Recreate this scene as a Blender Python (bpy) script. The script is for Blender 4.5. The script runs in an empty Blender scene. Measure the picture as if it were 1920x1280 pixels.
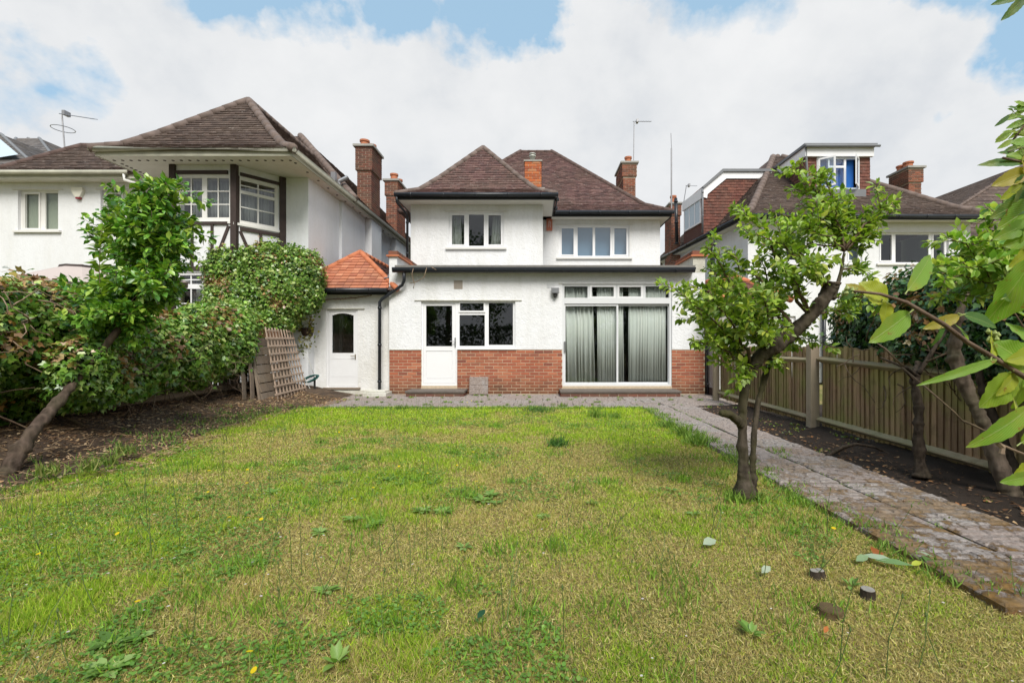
import bpy, bmesh, math, random
import numpy as np
from mathutils import Vector, Matrix, noise as mnoise
R = math.radians
random.seed(7); rng = np.random.default_rng(7)
sc = bpy.context.scene
COL = sc.collection

# ------------------------------------------------------------------ camera
CH, FP, CX, CY = 1.15, 880.0, 1005.0, 652.0       # eye height, focal length in photo pixels, vanishing point
cam_d = bpy.data.cameras.new('camera'); cam = bpy.data.objects.new('camera', cam_d); COL.objects.link(cam)
cam_d.sensor_width = 36; cam_d.lens = 36 * FP / 1920
cam_d.shift_x = (960 - CX) / 1920; cam_d.shift_y = (CY - 640) / 1920
cam_d.clip_start = 0.03; cam_d.clip_end = 2000
cam.location = (0, 0, CH); cam.rotation_euler = (R(90), 0, 0)
sc.camera = cam

# ------------------------------------------------------------------ node helper
class NT:
    def __init__(s, tree): s.t = tree; tree.nodes.clear()
    def n(s, typ, **kw):
        nd = s.t.nodes.new(typ)
        for k, v in kw.items():
            if k.startswith('_'): setattr(nd, k[1:], v)
            else:
                key = k.replace('__', ' ')
                if key.isdigit(): key = int(key)
                sock = nd.inputs[key]
                if isinstance(v, bpy.types.NodeSocket): s.t.links.new(v, sock)
                else: sock.default_value = v
        return nd
    def link(s, a, b): s.t.links.new(a, b)
    def math(s, op, a, b=None, c=None, clamp=False):
        nd = s.t.nodes.new('ShaderNodeMath'); nd.operation = op; nd.use_clamp = clamp
        for i, v in enumerate((a, b, c)):
            if v is None: continue
            if isinstance(v, bpy.types.NodeSocket): s.t.links.new(v, nd.inputs[i])
            else: nd.inputs[i].default_value = v
        return nd.outputs[0]
    def mix(s, f, a, b, mode='MIX'):
        nd = s.t.nodes.new('ShaderNodeMix'); nd.data_type = 'RGBA'; nd.blend_type = mode
        for sock, v in ((nd.inputs[0], f), (nd.inputs[6], a), (nd.inputs[7], b)):
            if isinstance(v, bpy.types.NodeSocket): s.t.links.new(v, sock)
            elif isinstance(v, (tuple, list)): sock.default_value = (*v[:3], 1)
            else: sock.default_value = v
        return nd.outputs[2]
    def ramp(s, f, stops, interp='LINEAR'):
        nd = s.t.nodes.new('ShaderNodeValToRGB'); nd.color_ramp.interpolation = interp
        el = nd.color_ramp.elements
        while len(el) < len(stops): el.new(0.5)
        for e, (p, c) in zip(el, stops):
            e.position = p; e.color = (*c[:3], 1) if isinstance(c, (tuple, list)) else (c, c, c, 1)
        s.t.links.new(f, nd.inputs[0]); return nd.outputs[0]
    def noise(s, vec, scale, detail=4, rough=0.55, dist=0.0):
        return s.n('ShaderNodeTexNoise', Vector=vec, Scale=scale, Detail=detail, Roughness=rough, Distortion=dist).outputs[0]

# ------------------------------------------------------------------ world: broken bright cloud over blue
SUN_EL, SUN_AZ = 50, 165          # degrees; azimuth: direction the light comes from (180 = behind the camera)
w = bpy.data.worlds.new('World'); sc.world = w; w.use_nodes = True
nt = NT(w.node_tree)
sky = nt.n('ShaderNodeTexSky', _sky_type='NISHITA')
sky.sun_disc = False; sky.sun_elevation = R(SUN_EL); sky.sun_rotation = R(SUN_AZ); sky.dust_density = 0.6; sky.ozone_density = 2.0
tc = nt.n('ShaderNodeTexCoord').outputs['Generated']
sep = nt.n('ShaderNodeSeparateXYZ', Vector=tc)
dz = nt.math('ADD', nt.math('MAXIMUM', sep.outputs[2], 0.0), 0.75)
pv = nt.n('ShaderNodeCombineXYZ', X=nt.math('DIVIDE', sep.outputs[0], dz), Y=nt.math('DIVIDE', sep.outputs[1], dz), Z=0.0).outputs[0]
n1 = nt.noise(pv, 3.4, 10, 0.6, 0.15)
n2 = nt.noise(pv, 5.0, 8, 0.58)
elev = sep.outputs[2]
# cloudiness: solid low down, broken high up, with three blue openings at their places in the sky
cov = nt.math('MULTIPLY_ADD', nt.math('MAXIMUM', nt.math('SUBTRACT', elev, 0.47), 0.0), -2.4, 0.80)
wn3 = nt.n('ShaderNodeTexNoise', Vector=tc, Scale=7.0, Detail=5, Roughness=0.6)
wv_ = nt.n('ShaderNodeVectorMath', _operation='MULTIPLY_ADD'); nt.link(wn3.outputs['Color'], wv_.inputs[0]); wv_.inputs[1].default_value = (.26, .26, .26); nt.link(tc, wv_.inputs[2])
wv2 = nt.n('ShaderNodeVectorMath', _operation='SUBTRACT'); nt.link(wv_.outputs[0], wv2.inputs[0]); wv2.inputs[1].default_value = (.13, .13, .13)
warp = wv2.outputs[0]
def hole(px, py, rad, amt):
    global cov
    d = Vector(((px - CX) / FP, 1, (CY - py) / FP)).normalized()
    dist = nt.n('ShaderNodeVectorMath', _operation='DISTANCE'); nt.link(warp, dist.inputs[0]); dist.inputs[1].default_value = d
    g = nt.math('SUBTRACT', 1.0, nt.math('DIVIDE', dist.outputs['Value'], rad), clamp=True)
    cov = nt.math('SUBTRACT', cov, nt.math('MULTIPLY', g, amt))
hole(1940, 40, 0.19, 0.65); hole(1830, -10, 0.11, 0.3); hole(-70, 90, 0.22, 0.6); hole(330, 20, 0.13, 0.4); hole(480, 0, 0.13, 0.42)
hole(650, 5, 0.12, 0.34); hole(780, 20, 0.11, 0.33); hole(920, 20, 0.12, 0.36); hole(1000, 10, 0.10, 0.25); hole(1400, -60, 0.18, 0.3)
hole(1100, 20, 0.10, -0.25); hole(1640, 20, 0.16, -0.2); hole(150, 30, 0.12, -0.2)
m = nt.math('ADD', cov, nt.math('MULTIPLY', nt.math('SUBTRACT', n1, 0.5), 1.5))
mask = nt.ramp(m, [(0.31, 0.0), (0.39, 0.5), (0.50, 1.0)])
shade = nt.ramp(n2, [(0.30, (4.3, 4.5, 4.75)), (0.48, (5.1, 5.2, 5.3)), (0.66, (5.55, 5.6, 5.65))])
low = nt.math('SUBTRACT', 1.0, nt.math('MULTIPLY', elev, 2.2), clamp=True)
shade = nt.mix(nt.math('MULTIPLY', low, 0.35), shade, (4.7, 4.95, 5.3))
blue = nt.mix(0.8, sky.outputs[0], (2.7, 4.1, 5.3))
colr = nt.mix(mask, blue, shade)
bg = nt.n('ShaderNodeBackground', Color=colr, Strength=0.1)
nt.n('ShaderNodeOutputWorld', Surface=bg.outputs[0])

sun_d = bpy.data.lights.new('sun', 'SUN'); sun_d.energy = 2.9; sun_d.angle = R(30); sun_d.color = (1, 0.955, 0.88)
sun = bpy.data.objects.new('sun', sun_d); COL.objects.link(sun)
az = R(SUN_AZ); el = R(SUN_EL)
sdir = Vector((math.sin(az) * math.cos(el), math.cos(az) * math.cos(el), math.sin(el)))   # towards the sun
sun.rotation_euler = sdir.to_track_quat('Z', 'Y').to_euler()
sc.view_settings.view_transform = 'Standard'; sc.view_settings.look = 'None'
sc.view_settings.exposure = 0.68; sc.view_settings.gamma = 1; sc.view_settings.use_curve_mapping = False

# ------------------------------------------------------------------ photo pixel -> place
def at(px, py, Y): return Vector(((px - CX) / FP * Y, Y, CH + (CY - py) / FP * Y))
def XX(px, Y): return (px - CX) / FP * Y
def ZZ(py, Y): return CH + (CY - py) / FP * Y
def G(px, py, z=0.0):
    Y = (CH - z) * FP / (py - CY); return Vector(((px - CX) / FP * Y, Y, z))

# ------------------------------------------------------------------ materials
MATS = {}
def new_mat(name):
    m_ = bpy.data.materials.new(name); m_.use_nodes = True; MATS[name] = m_
    return m_, NT(m_.node_tree)
def finish(nt, bsdf, disp=None):
    nt.n('ShaderNodeOutputMaterial', Surface=bsdf)
def pbr(nt, col, rough=0.6, bump=None, bstr=0.3, bdist=0.01, spec=0.5, metal=0.0):
    kw = dict(Roughness=rough, Metallic=metal); kw['Specular IOR Level'] = spec
    b = nt.t.nodes.new('ShaderNodeBsdfPrincipled')
    for k, v in kw.items():
        if isinstance(v, bpy.types.NodeSocket): nt.link(v, b.inputs[k])
        else: b.inputs[k].default_value = v
    if isinstance(col, bpy.types.NodeSocket): nt.link(col, b.inputs['Base Color'])
    else: b.inputs['Base Color'].default_value = (*col, 1)
    if bump is not None:
        bn = nt.n('ShaderNodeBump', Strength=bstr, Distance=bdist, Height=bump); nt.link(bn.outputs[0], b.inputs['Normal'])
    finish(nt, b.outputs[0]); return b
def ocoord(nt): return nt.n('ShaderNodeTexCoord').outputs['Object']
def simple(name, col, rough=0.6, var=0.12, scale=6, bstr=0.0, spec=0.4, metal=0.0):
    m_, nt = new_mat(name); oc = ocoord(nt)
    f = nt.noise(oc, scale, 5)
    c = nt.mix(f, tuple(x * (1 - var) for x in col), tuple(min(1, x * (1 + var)) for x in col))
    pbr(nt, c, rough, nt.noise(oc, scale * 6, 4) if bstr else None, bstr, 0.004, spec, metal)
    return m_

def stucco(name, base, dirt, bs, rough_scale=1.0, dirt_amt=0.5):
    m_, nt = new_mat(name); oc = ocoord(nt)
    vo = nt.n('ShaderNodeTexVoronoi', Vector=oc, Scale=17 * rough_scale).outputs[0]
    no = nt.noise(oc, 15 * rough_scale, 6, 0.6, 1.4)
    big = nt.noise(oc, 7 * rough_scale, 3, 0.6, 1.2)
    h = nt.math('ADD', nt.math('MULTIPLY', no, 0.8), nt.math('ADD', nt.math('MULTIPLY', vo, 0.12), nt.math('MULTIPLY', big, 0.9)))
    mp = nt.n('ShaderNodeMapping', Vector=oc, Scale=(1.6, 1.6, 0.35)).outputs[0]
    d1 = nt.noise(mp, 1.3, 6, 0.65)
    d2 = nt.noise(oc, 30, 4, 0.6)
    f = nt.math('MULTIPLY', nt.ramp(d1, [(0.45, 0.0), (0.75, 1.0)]), dirt_amt)
    c = nt.mix(f, base, dirt)
    pit = nt.math('MULTIPLY', nt.ramp(h, [(0.62, 1.0), (0.95, 0.0)]), 0.28)
    c = nt.mix(pit, c, tuple(x * 0.72 for x in base))
    c = nt.mix(nt.math('MULTIPLY', d2, 0.1), c, dirt)
    mp2 = nt.n('ShaderNodeMapping', Vector=oc, Scale=(3.2, 3.2, 0.5)).outputs[0]
    c = nt.mix(nt.math('MULTIPLY', nt.ramp(nt.noise(mp2, 1.6, 5, 0.7), [(0.52, 0.0), (0.72, 1.0)]), 0.22 * dirt_amt), c, tuple(x * .6 for x in dirt))
    pbr(nt, c, 0.9, h, bs, 0.022, 0.15)
    return m_
stucco('render_white', (0.78, 0.785, 0.80), (0.58, 0.57, 0.52), 0.55)
stucco('render_grimy', (0.62, 0.61, 0.55), (0.35, 0.33, 0.24), 0.75, 1, 0.8)
stucco('render_shed', (0.74, 0.74, 0.74), (0.5, 0.46, 0.36), 0.6, 1, 0.5)
stucco('render_smooth', (0.74, 0.75, 0.77), (0.58, 0.57, 0.52), 0.16, 1.6, 0.35)
stucco('render_cream', (0.66, 0.64, 0.6), (0.5, 0.47, 0.4), 0.12, 1.6, 0.4)
stucco('pebbledash', (0.55, 0.54, 0.52), (0.25, 0.2, 0.17), 1.0, 3.2, 1.0)

def brickmat(name, cols, dirt=0.4, objrand=True):
    m_, nt = new_mat(name); oc = ocoord(nt)
    if objrand: rnd = nt.n('ShaderNodeObjectInfo').outputs['Random']
    else: rnd = nt.n('ShaderNodeNewGeometry').outputs['Random Per Island']
    c = nt.ramp(rnd, [(i / (len(cols) - 1), cc) for i, cc in enumerate(cols)])
    geo = nt.n('ShaderNodeNewGeometry').outputs['Position']
    f = nt.noise(geo, 2.2, 6, 0.65)
    f2 = nt.noise(geo, 45, 4, 0.7)
    c = nt.mix(nt.math('MULTIPLY', nt.ramp(f, [(0.45, 0.0), (0.7, 1.0)]), dirt), c, (0.12, 0.085, 0.05))
    c = nt.mix(nt.math('MULTIPLY', f2, 0.35), c, (0.30, 0.2, 0.15))
    z = nt.n('ShaderNodeSeparateXYZ', Vector=geo).outputs[2]
    if objrand:
        damp = nt.math('MULTIPLY', nt.ramp(nt.math('ADD', z, nt.math('MULTIPLY', f, 0.7)), [(0.35, 1.0), (0.8, 0.0)]), 0.65)
        c = nt.mix(damp, c, (0.055, 0.055, 0.03))
    pbr(nt, c, 0.9, f2, 0.5, 0.006, 0.2)
brickmat('brick_red', [(0.27, 0.06, 0.03), (0.42, 0.11, 0.05), (0.32, 0.075, 0.04), (0.48, 0.16, 0.08), (0.2, 0.045, 0.03)], 0.3)
brickmat('brick_chimney', [(0.24, 0.065, 0.035), (0.29, 0.085, 0.045), (0.16, 0.05, 0.032), (0.08, 0.036, 0.03)], 0.6, False)
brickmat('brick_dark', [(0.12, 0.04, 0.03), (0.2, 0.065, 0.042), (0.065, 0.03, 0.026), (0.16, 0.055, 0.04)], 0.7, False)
brickmat('brick_orange', [(0.50, 0.10, 0.02), (0.58, 0.17, 0.05), (0.34, 0.07, 0.025), (0.5, 0.22, 0.1)], 0.3, True)
simple('mortar', (0.52, 0.42, 0.30), 0.95, 0.3, 20, 0.4, 0.1)
simple('mortar_dark', (0.50, 0.43, 0.34), 0.95, 0.3, 20, 0.4, 0.1)

def tilemat(name, cols, lichen=0.5, objrand=False):
    m_, nt = new_mat(name)
    rnd = nt.n('ShaderNodeObjectInfo').outputs['Random'] if objrand else nt.n('ShaderNodeNewGeometry').outputs['Random Per Island']
    c = nt.ramp(rnd, [(i / (len(cols) - 1), cc) for i, cc in enumerate(cols)])
    geo = nt.n('ShaderNodeNewGeometry').outputs['Position']
    big = nt.noise(geo, 0.9, 6, 0.6); fine = nt.noise(geo, 9, 7, 0.75); f3 = nt.noise(geo, 40, 3, 0.7)
    c = nt.mix(nt.math('MULTIPLY', nt.ramp(big, [(0.4, 0.0), (0.7, 1.0)]), 0.5), c, (0.10, 0.075, 0.055))
    c = nt.mix(nt.math('MULTIPLY', nt.ramp(fine, [(0.57, 0.0), (0.68, 1.0)]), lichen), c, (0.42, 0.37, 0.33))
    c = nt.mix(nt.math('MULTIPLY', f3, 0.3), c, (0.2, 0.15, 0.12))
    pbr(nt, c, 0.88, f3, 0.5, 0.008, 0.2)
tilemat('tile_plum', [(0.108, 0.054, 0.053), (0.145, 0.073, 0.07), (0.072, 0.038, 0.04), (0.125, 0.064, 0.06), (0.19, 0.105, 0.094)], 0.6)
tilemat('tile_brown', [(0.07, 0.048, 0.042), (0.1, 0.068, 0.057), (0.045, 0.032, 0.03), (0.125, 0.087, 0.072)], 0.6)
tilemat('tile_grey', [(0.1, 0.1, 0.105), (0.14, 0.135, 0.135), (0.075, 0.075, 0.08)], 0.4)
tilemat('tile_orange', [(0.45, 0.15, 0.08), (0.56, 0.2, 0.1), (0.38, 0.12, 0.07), (0.6, 0.25, 0.14)], 0.15, True)
tilemat('tile_hung', [(0.14, 0.045, 0.034), (0.19, 0.062, 0.045), (0.10, 0.034, 0.028), (0.22, 0.08, 0.056)], 0.35)
simple('hip_orange', (0.50, 0.17, 0.08), 0.85, 0.25, 5, 0.3)
simple('hip_plum', (0.10, 0.065, 0.055), 0.9, 0.6, 7, 0.5)
simple('hip_pale', (0.155, 0.115, 0.098), 0.9, 0.6, 5, 0.5)
simple('pot', (0.42, 0.15, 0.075), 0.8, 0.25, 6, 0.2)
simple('cement', (0.32, 0.31, 0.28), 0.95, 0.3, 9, 0.5)
simple('concrete_step', (0.13, 0.11, 0.095), 0.95, 0.35, 9, 0.6)
simple('felt', (0.19, 0.18, 0.165), 0.95, 0.3, 8, 0.5)
simple('upvc', (0.80, 0.80, 0.81), 0.35, 0.02, 3)
simple('upvc_aged', (0.70, 0.69, 0.66), 0.5, 0.06, 4)
simple('paint_door', (0.72, 0.72, 0.73), 0.5, 0.06, 4)
simple('alu', (0.66, 0.67, 0.68), 0.4, 0.03, 4)
simple('gutter_black', (0.018, 0.021, 0.026), 0.35, 0.3, 10)
simple('gutter_old', (0.42, 0.41, 0.33), 0.7, 0.4, 4, 0.2)
simple('soffit', (0.62, 0.60, 0.55), 0.8, 0.08, 2)
simple('timber_black', (0.045, 0.03, 0.026), 0.7, 0.5, 7, 0.3)
simple('fascia_black', (0.02, 0.02, 0.022), 0.6, 0.3, 7)
simple('lead', (0.17, 0.175, 0.185), 0.6, 0.2, 5)
simple('metal_grey', (0.3, 0.3, 0.31), 0.4, 0.2, 5, 0, 0.5, 0.6)
simple('flue', (0.5, 0.5, 0.46), 0.55, 0.25, 14, 0, 0.5, 0.3)
simple('fitting_black', (0.02, 0.02, 0.02), 0.35, 0.2, 5)
simple('brass', (0.35, 0.3, 0.2), 0.35, 0.1, 5, 0, 0.5, 0.8)
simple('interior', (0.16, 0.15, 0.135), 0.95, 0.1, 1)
simple('blue_blind', (0.03, 0.17, 0.55), 0.8, 0.05, 1)
simple('blind_beige', (0.34, 0.35, 0.28), 0.8, 0.05, 1)
simple('blind_sky_tint', (0.34, 0.44, 0.52), 0.8, 0.05, 1)  # blue of the sky mirrored in the pane is put into this colour
simple('curtain', (0.62, 0.61, 0.58), 0.9, 0.06, 2)
simple('net', (0.36, 0.35, 0.36), 0.9, 0.08, 3)
simple('alarm_orange', (0.5, 0.16, 0.1), 0.5, 0.06, 3)
simple('alarm_white', (0.72, 0.7, 0.6), 0.5, 0.04, 3)
simple('alarm_red', (0.25, 0.02, 0.03), 0.4, 0.04, 3)
simple('canvas', (0.46, 0.39, 0.36), 0.9, 0.05, 3)
simple('hose_green', (0.02, 0.09, 0.08), 0.5, 0.2, 8)
simple('hose_white', (0.5, 0.5, 0.45), 0.5, 0.2, 8)
simple('moss_stump', (0.09, 0.06, 0.025), 0.95, 0.5, 30, 0.6)
simple('cut_wood', (0.26, 0.24, 0.21), 0.9, 0.4, 30, 0.6)
simple('brown_pot', (0.06, 0.035, 0.03), 0.7, 0.3, 8)
simple('vent_clay', (0.42, 0.37, 0.32), 0.9, 0.15, 8, 0.2)
simple('skylight', (0.45, 0.55, 0.62), 0.15, 0.02, 3)

def woodmat(name, c0, c1, algae, aamt, objrand=True, dark=(0.05, 0.03, 0.02)):
    m_, nt = new_mat(name)
    geo = nt.n('ShaderNodeNewGeometry').outputs['Position']; oc = ocoord(nt)
    rnd = nt.n('ShaderNodeObjectInfo').outputs['Random']
    off = nt.n('ShaderNodeCombineXYZ', X=nt.math('MULTIPLY', rnd, 37.0), Y=nt.math('MULTIPLY', rnd, 11.0), Z=0.0).outputs[0]
    va = nt.n('ShaderNodeVectorMath', _operation='ADD'); nt.link(oc, va.inputs[0]); nt.link(off, va.inputs[1])
    mp = nt.n('ShaderNodeMapping', Vector=va.outputs[0], Scale=(22, 22, 1.6)).outputs[0]
    g = nt.noise(mp, 2.5, 6, 0.65, 0.4)
    big = nt.noise(geo, 2.0, 5, 0.6); b2 = nt.noise(va.outputs[0], 5.0, 5, 0.6)
    c = nt.mix(g, c0, c1)
    c = nt.mix(nt.math('MULTIPLY', rnd, 0.55), c, dark)
    c = nt.mix(nt.math('MULTIPLY', nt.ramp(big, [(0.42, 0.0), (0.62, 1.0)]), aamt), c, algae)
    c = nt.mix(nt.math('MULTIPLY', nt.ramp(b2, [(0.55, 0.0), (0.75, 1.0)]), 0.45), c, dark)
    pbr(nt, c, 0.9, g, 0.6, 0.006, 0.15)
woodmat('wood_fence', (0.15, 0.08, 0.045), (0.60, 0.42, 0.26), (0.24, 0.26, 0.07), 0.6)
woodmat('wood_rail', (0.34, 0.27, 0.17), (0.52, 0.43, 0.29), (0.24, 0.25, 0.12), 0.5, True, (0.16, 0.12, 0.08))
woodmat('wood_post', (0.34, 0.27, 0.19), (0.48, 0.39, 0.29), (0.24, 0.23, 0.15), 0.3, True, (0.2, 0.16, 0.12))
woodmat('wood_trellis', (0.38, 0.27, 0.20), (0.56, 0.43, 0.34), (0.3, 0.25, 0.18), 0.3, True, (0.28, 0.2, 0.15))
woodmat('wood_grey', (0.2, 0.165, 0.13), (0.34, 0.28, 0.22), (0.2, 0.14, 0.08), 0.4, True, (0.12, 0.08, 0.06))
woodmat('wood_rust', (0.24, 0.11, 0.06), (0.34, 0.18, 0.1), (0.2, 0.1, 0.05), 0.3)

def barkmat(name, c0, c1, green=(0.06, 0.07, 0.02), ga=0.3, sc_=14):
    m_, nt = new_mat(name); oc = ocoord(nt)
    mp = nt.n('ShaderNodeMapping', Vector=oc, Scale=(1, 1, 0.35)).outputs[0]
    g = nt.noise(mp, sc_, 8, 0.7, 0.6); v = nt.n('ShaderNodeTexVoronoi', Vector=mp, Scale=sc_ * 1.6).outputs[0]
    h = nt.math('ADD', g, nt.math('MULTIPLY', v, 0.5))
    c = nt.mix(nt.ramp(h, [(0.4, 0.0), (1.0, 1.0)]), c0, c1)
    f = nt.noise(oc, 3.0, 5)
    c = nt.mix(nt.math('MULTIPLY', nt.ramp(f, [(0.45, 0.0), (0.6, 1.0)]), ga), c, green)
    pbr(nt, c, 0.92, h, 0.9, 0.012, 0.15)
barkmat('bark_apple', (0.018, 0.014, 0.01), (0.10, 0.08, 0.06), (0.055, 0.055, 0.018), 0.6)
barkmat('bark_grey', (0.04, 0.03, 0.022), (0.17, 0.13, 0.10), (0.1, 0.1, 0.05), 0.3)
barkmat('bark_dark', (0.018, 0.013, 0.01), (0.08, 0.06, 0.045), (0.04, 0.04, 0.02), 0.2, 22)
barkmat('bark_brown', (0.02, 0.014, 0.01), (0.12, 0.085, 0.065), (0.06, 0.06, 0.03), 0.3)
barkmat('twig_brown', (0.07, 0.045, 0.03), (0.2, 0.14, 0.1), (0.08, 0.08, 0.03), 0.3)
barkmat('twig_dry', (0.13, 0.085, 0.055), (0.34, 0.25, 0.18), (0.12, 0.1, 0.05), 0.1)
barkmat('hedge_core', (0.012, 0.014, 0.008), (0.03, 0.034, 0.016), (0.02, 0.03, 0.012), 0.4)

def leafmat(name, rough=0.42, trans=0.32, tb=(1.35, 1.45, 0.6), spec=0.45):
    m_, nt = new_mat(name)
    a = nt.n('ShaderNodeAttribute', _attribute_name='Col').outputs[0]
    geo = nt.n('ShaderNodeNewGeometry').outputs['Position']
    f = nt.noise(geo, 60, 3, 0.6)
    c = nt.mix(nt.math('MULTIPLY', f, 0.28), a, nt.mix(1.0, a, (0.55, 0.5, 0.4), 'MULTIPLY'))
    b = nt.t.nodes.new('ShaderNodeBsdfPrincipled'); nt.link(c, b.inputs['Base Color']); b.inputs['Roughness'].default_value = rough
    b.inputs['Specular IOR Level'].default_value = spec
    t = nt.n('ShaderNodeBsdfTranslucent', Color=nt.mix(1.0, c, tb, 'MULTIPLY'))
    mx = nt.n('ShaderNodeMixShader', Fac=trans, **{'1': b.outputs[0], '2': t.outputs[0]})
    finish(nt, mx.outputs[0])
leafmat('leaf'); leafmat('leaf_glossy', 0.33, 0.2, spec=0.6); leafmat('blade', 0.6, 0.3, (1.2, 1.25, 0.8), 0.25); leafmat('petal', 0.7, 0.3, (1, 1, 1), 0.1)
leafmat('litter', 0.9, 0.1, (1, 1, 1), 0.1)

# near leaves: veins, edge and rust spots (geometry UV gives the leaf's own axes)
m_, nt = new_mat('leaf_near')
uvn = nt.n('ShaderNodeUVMap', _uv_map='UVMap').outputs[0]
sp = nt.n('ShaderNodeSeparateXYZ', Vector=uvn); u_, v_ = sp.outputs[0], sp.outputs[1]
au = nt.math('ABSOLUTE', u_)
mid = nt.ramp(au, [(0.0, 1.0), (0.035, 0.0)])
wv = nt.math('FRACT', nt.math('MULTIPLY', nt.math('SUBTRACT', v_, nt.math('MULTIPLY', au, 0.75)), 8.5))
vein = nt.ramp(nt.math('ABSOLUTE', nt.math('SUBTRACT', wv, 0.5)), [(0.0, 1.0), (0.10, 0.0)])
geo = nt.n('ShaderNodeNewGeometry').outputs['Position']
a = nt.n('ShaderNodeAttribute', _attribute_name='Col').outputs[0]
f1 = nt.noise(geo, 28, 6, 0.65); f2 = nt.noise(geo, 75, 4, 0.6); f3 = nt.noise(geo, 14, 4, 0.6)
c = nt.mix(nt.math('MULTIPLY', f1, 0.4), a, nt.mix(1.0, a, (0.45, 0.55, 0.3), 'MULTIPLY'))
c = nt.mix(nt.math('MULTIPLY', nt.ramp(f3, [(0.5, 0.0), (0.72, 1.0)]), 0.5), c, (0.42, 0.40, 0.05))
c = nt.mix(nt.math('MULTIPLY', nt.math('MAXIMUM', mid, nt.math('MULTIPLY', vein, 0.6)), 0.7), c, (0.50, 0.56, 0.20))
c = nt.mix(nt.math('MULTIPLY', nt.ramp(f2, [(0.63, 0.0), (0.70, 1.0)]), 0.8), c, (0.26, 0.09, 0.02))
b = nt.t.nodes.new('ShaderNodeBsdfPrincipled'); nt.link(c, b.inputs['Base Color']); b.inputs['Roughness'].default_value = 0.45
bn = nt.n('ShaderNodeBump', Strength=0.5, Distance=0.002, Height=nt.math('MAXIMUM', mid, vein)); nt.link(bn.outputs[0], b.inputs['Normal'])
t = nt.n('ShaderNodeBsdfTranslucent', Color=nt.mix(1.0, c, (1.5, 1.5, 0.5), 'MULTIPLY'))
finish(nt, nt.n('ShaderNodeMixShader', Fac=0.38, **{'1': b.outputs[0], '2': t.outputs[0]}).outputs[0])

def glassmat(name, ior, tint):
    m_, nt = new_mat(name)
    fr = nt.math('MULTIPLY', nt.n('ShaderNodeFresnel', IOR=ior).outputs[0], nt.math('SUBTRACT', 1.0, nt.n('ShaderNodeNewGeometry').outputs['Backfacing']))
    tr = nt.n('ShaderNodeBsdfTransparent', Color=(*tint, 1)); gl = nt.n('ShaderNodeBsdfGlossy', Color=(0.95, 0.97, 1, 1), Roughness=0.012)
    finish(nt, nt.n('ShaderNodeMixShader', Fac=fr, **{'1': tr.outputs[0], '2': gl.outputs[0]}).outputs[0])
glassmat('glass', 1.75, (0.9, 0.93, 0.92)); glassmat('glass_mirror', 2.3, (0.8, 0.86, 0.9)); glassmat('glass_clear', 1.5, (0.9, 0.93, 0.92))

# ground materials
m_, nt = new_mat('soil'); geo = nt.n('ShaderNodeNewGeometry').outputs['Position']
a1 = nt.noise(geo, 3, 8, 0.7); a2 = nt.noise(geo, 40, 6, 0.75)
c = nt.mix(nt.ramp(a1, [(0.35, 0.0), (0.65, 1.0)]), (0.05, 0.036, 0.028), (0.14, 0.098, 0.068))
c = nt.mix(nt.math('MULTIPLY', nt.ramp(a2, [(0.5, 0.0), (0.75, 1.0)]), 0.6), c, (0.15, 0.11, 0.075))
pbr(nt, c, 0.95, a2, 1.0, 0.03, 0.1)
m_, nt = new_mat('soil_dark'); geo = nt.n('ShaderNodeNewGeometry').outputs['Position']
a1 = nt.noise(geo, 3, 8, 0.7); a2 = nt.noise(geo, 45, 6, 0.75)
c = nt.mix(a1, (0.022, 0.018, 0.015), (0.075, 0.056, 0.045))
c = nt.mix(nt.math('MULTIPLY', nt.ramp(a2, [(0.55, 0.0), (0.75, 1.0)]), 0.5), c, (0.09, 0.07, 0.055))
pbr(nt, c, 0.95, a2, 1.0, 0.03, 0.1)
m_, nt = new_mat('turf'); geo = nt.n('ShaderNodeNewGeometry').outputs['Position']
a1 = nt.noise(geo, 1.2, 6, 0.6); a2 = nt.noise(geo, 55, 5, 0.75)
c = nt.mix(nt.ramp(a1, [(0.4, 0.0), (0.6, 1.0)]), (0.14, 0.17, 0.04), (0.3, 0.24, 0.10))
c = nt.mix(nt.ramp(a2, [(0.3, 0.0), (0.6, 1.0)]), (0.09, 0.07, 0.035), c)
pbr(nt, c, 0.95, a2, 0.8, 0.02, 0.1)
m_, nt = new_mat('paver'); geo = nt.n('ShaderNodeNewGeometry').outputs['Position']
rnd = nt.n('ShaderNodeObjectInfo').outputs['Random']
a1 = nt.noise(geo, 1.7, 7, 0.7); a2 = nt.noise(geo, 38, 6, 0.75); a3 = nt.noise(geo, 7.5, 7, 0.75)
c = nt.mix(nt.ramp(a2, [(0.3, 0.0), (0.7, 1.0)]), (0.12, 0.098, 0.088), (0.44, 0.40, 0.375))
c = nt.mix(nt.math('MULTIPLY', rnd, 0.35), c, (0.26, 0.175, 0.14))
py_ = nt.n('ShaderNodeSeparateXYZ', Vector=geo).outputs[1]
near = nt.ramp(nt.math('MULTIPLY', py_, 0.1), [(0.25, 1.0), (0.62, 0.12)])
mo = nt.math('MULTIPLY', nt.ramp(nt.math('ADD', nt.math('MULTIPLY', a1, 0.5), nt.math('MULTIPLY', a3, 0.5)), [(0.485, 0.0), (0.53, 1.0)]), near)
c = nt.mix(nt.math('MULTIPLY', mo, 0.92), c, nt.mix(a2, (0.045, 0.02, 0.006), (0.30, 0.17, 0.035)))
c = nt.mix(nt.math('MULTIPLY', nt.ramp(nt.math('ADD', a1, nt.math('MULTIPLY', a3, 0.25)), [(0.66, 0.0), (0.8, 1.0)]), 0.3), c, (0.35, 0.36, 0.38))
pbr(nt, c, 0.9, nt.math('ADD', a2, nt.math('MULTIPLY', mo, 0.6)), 1.0, 0.014, 0.2)
M = MATS

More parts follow.
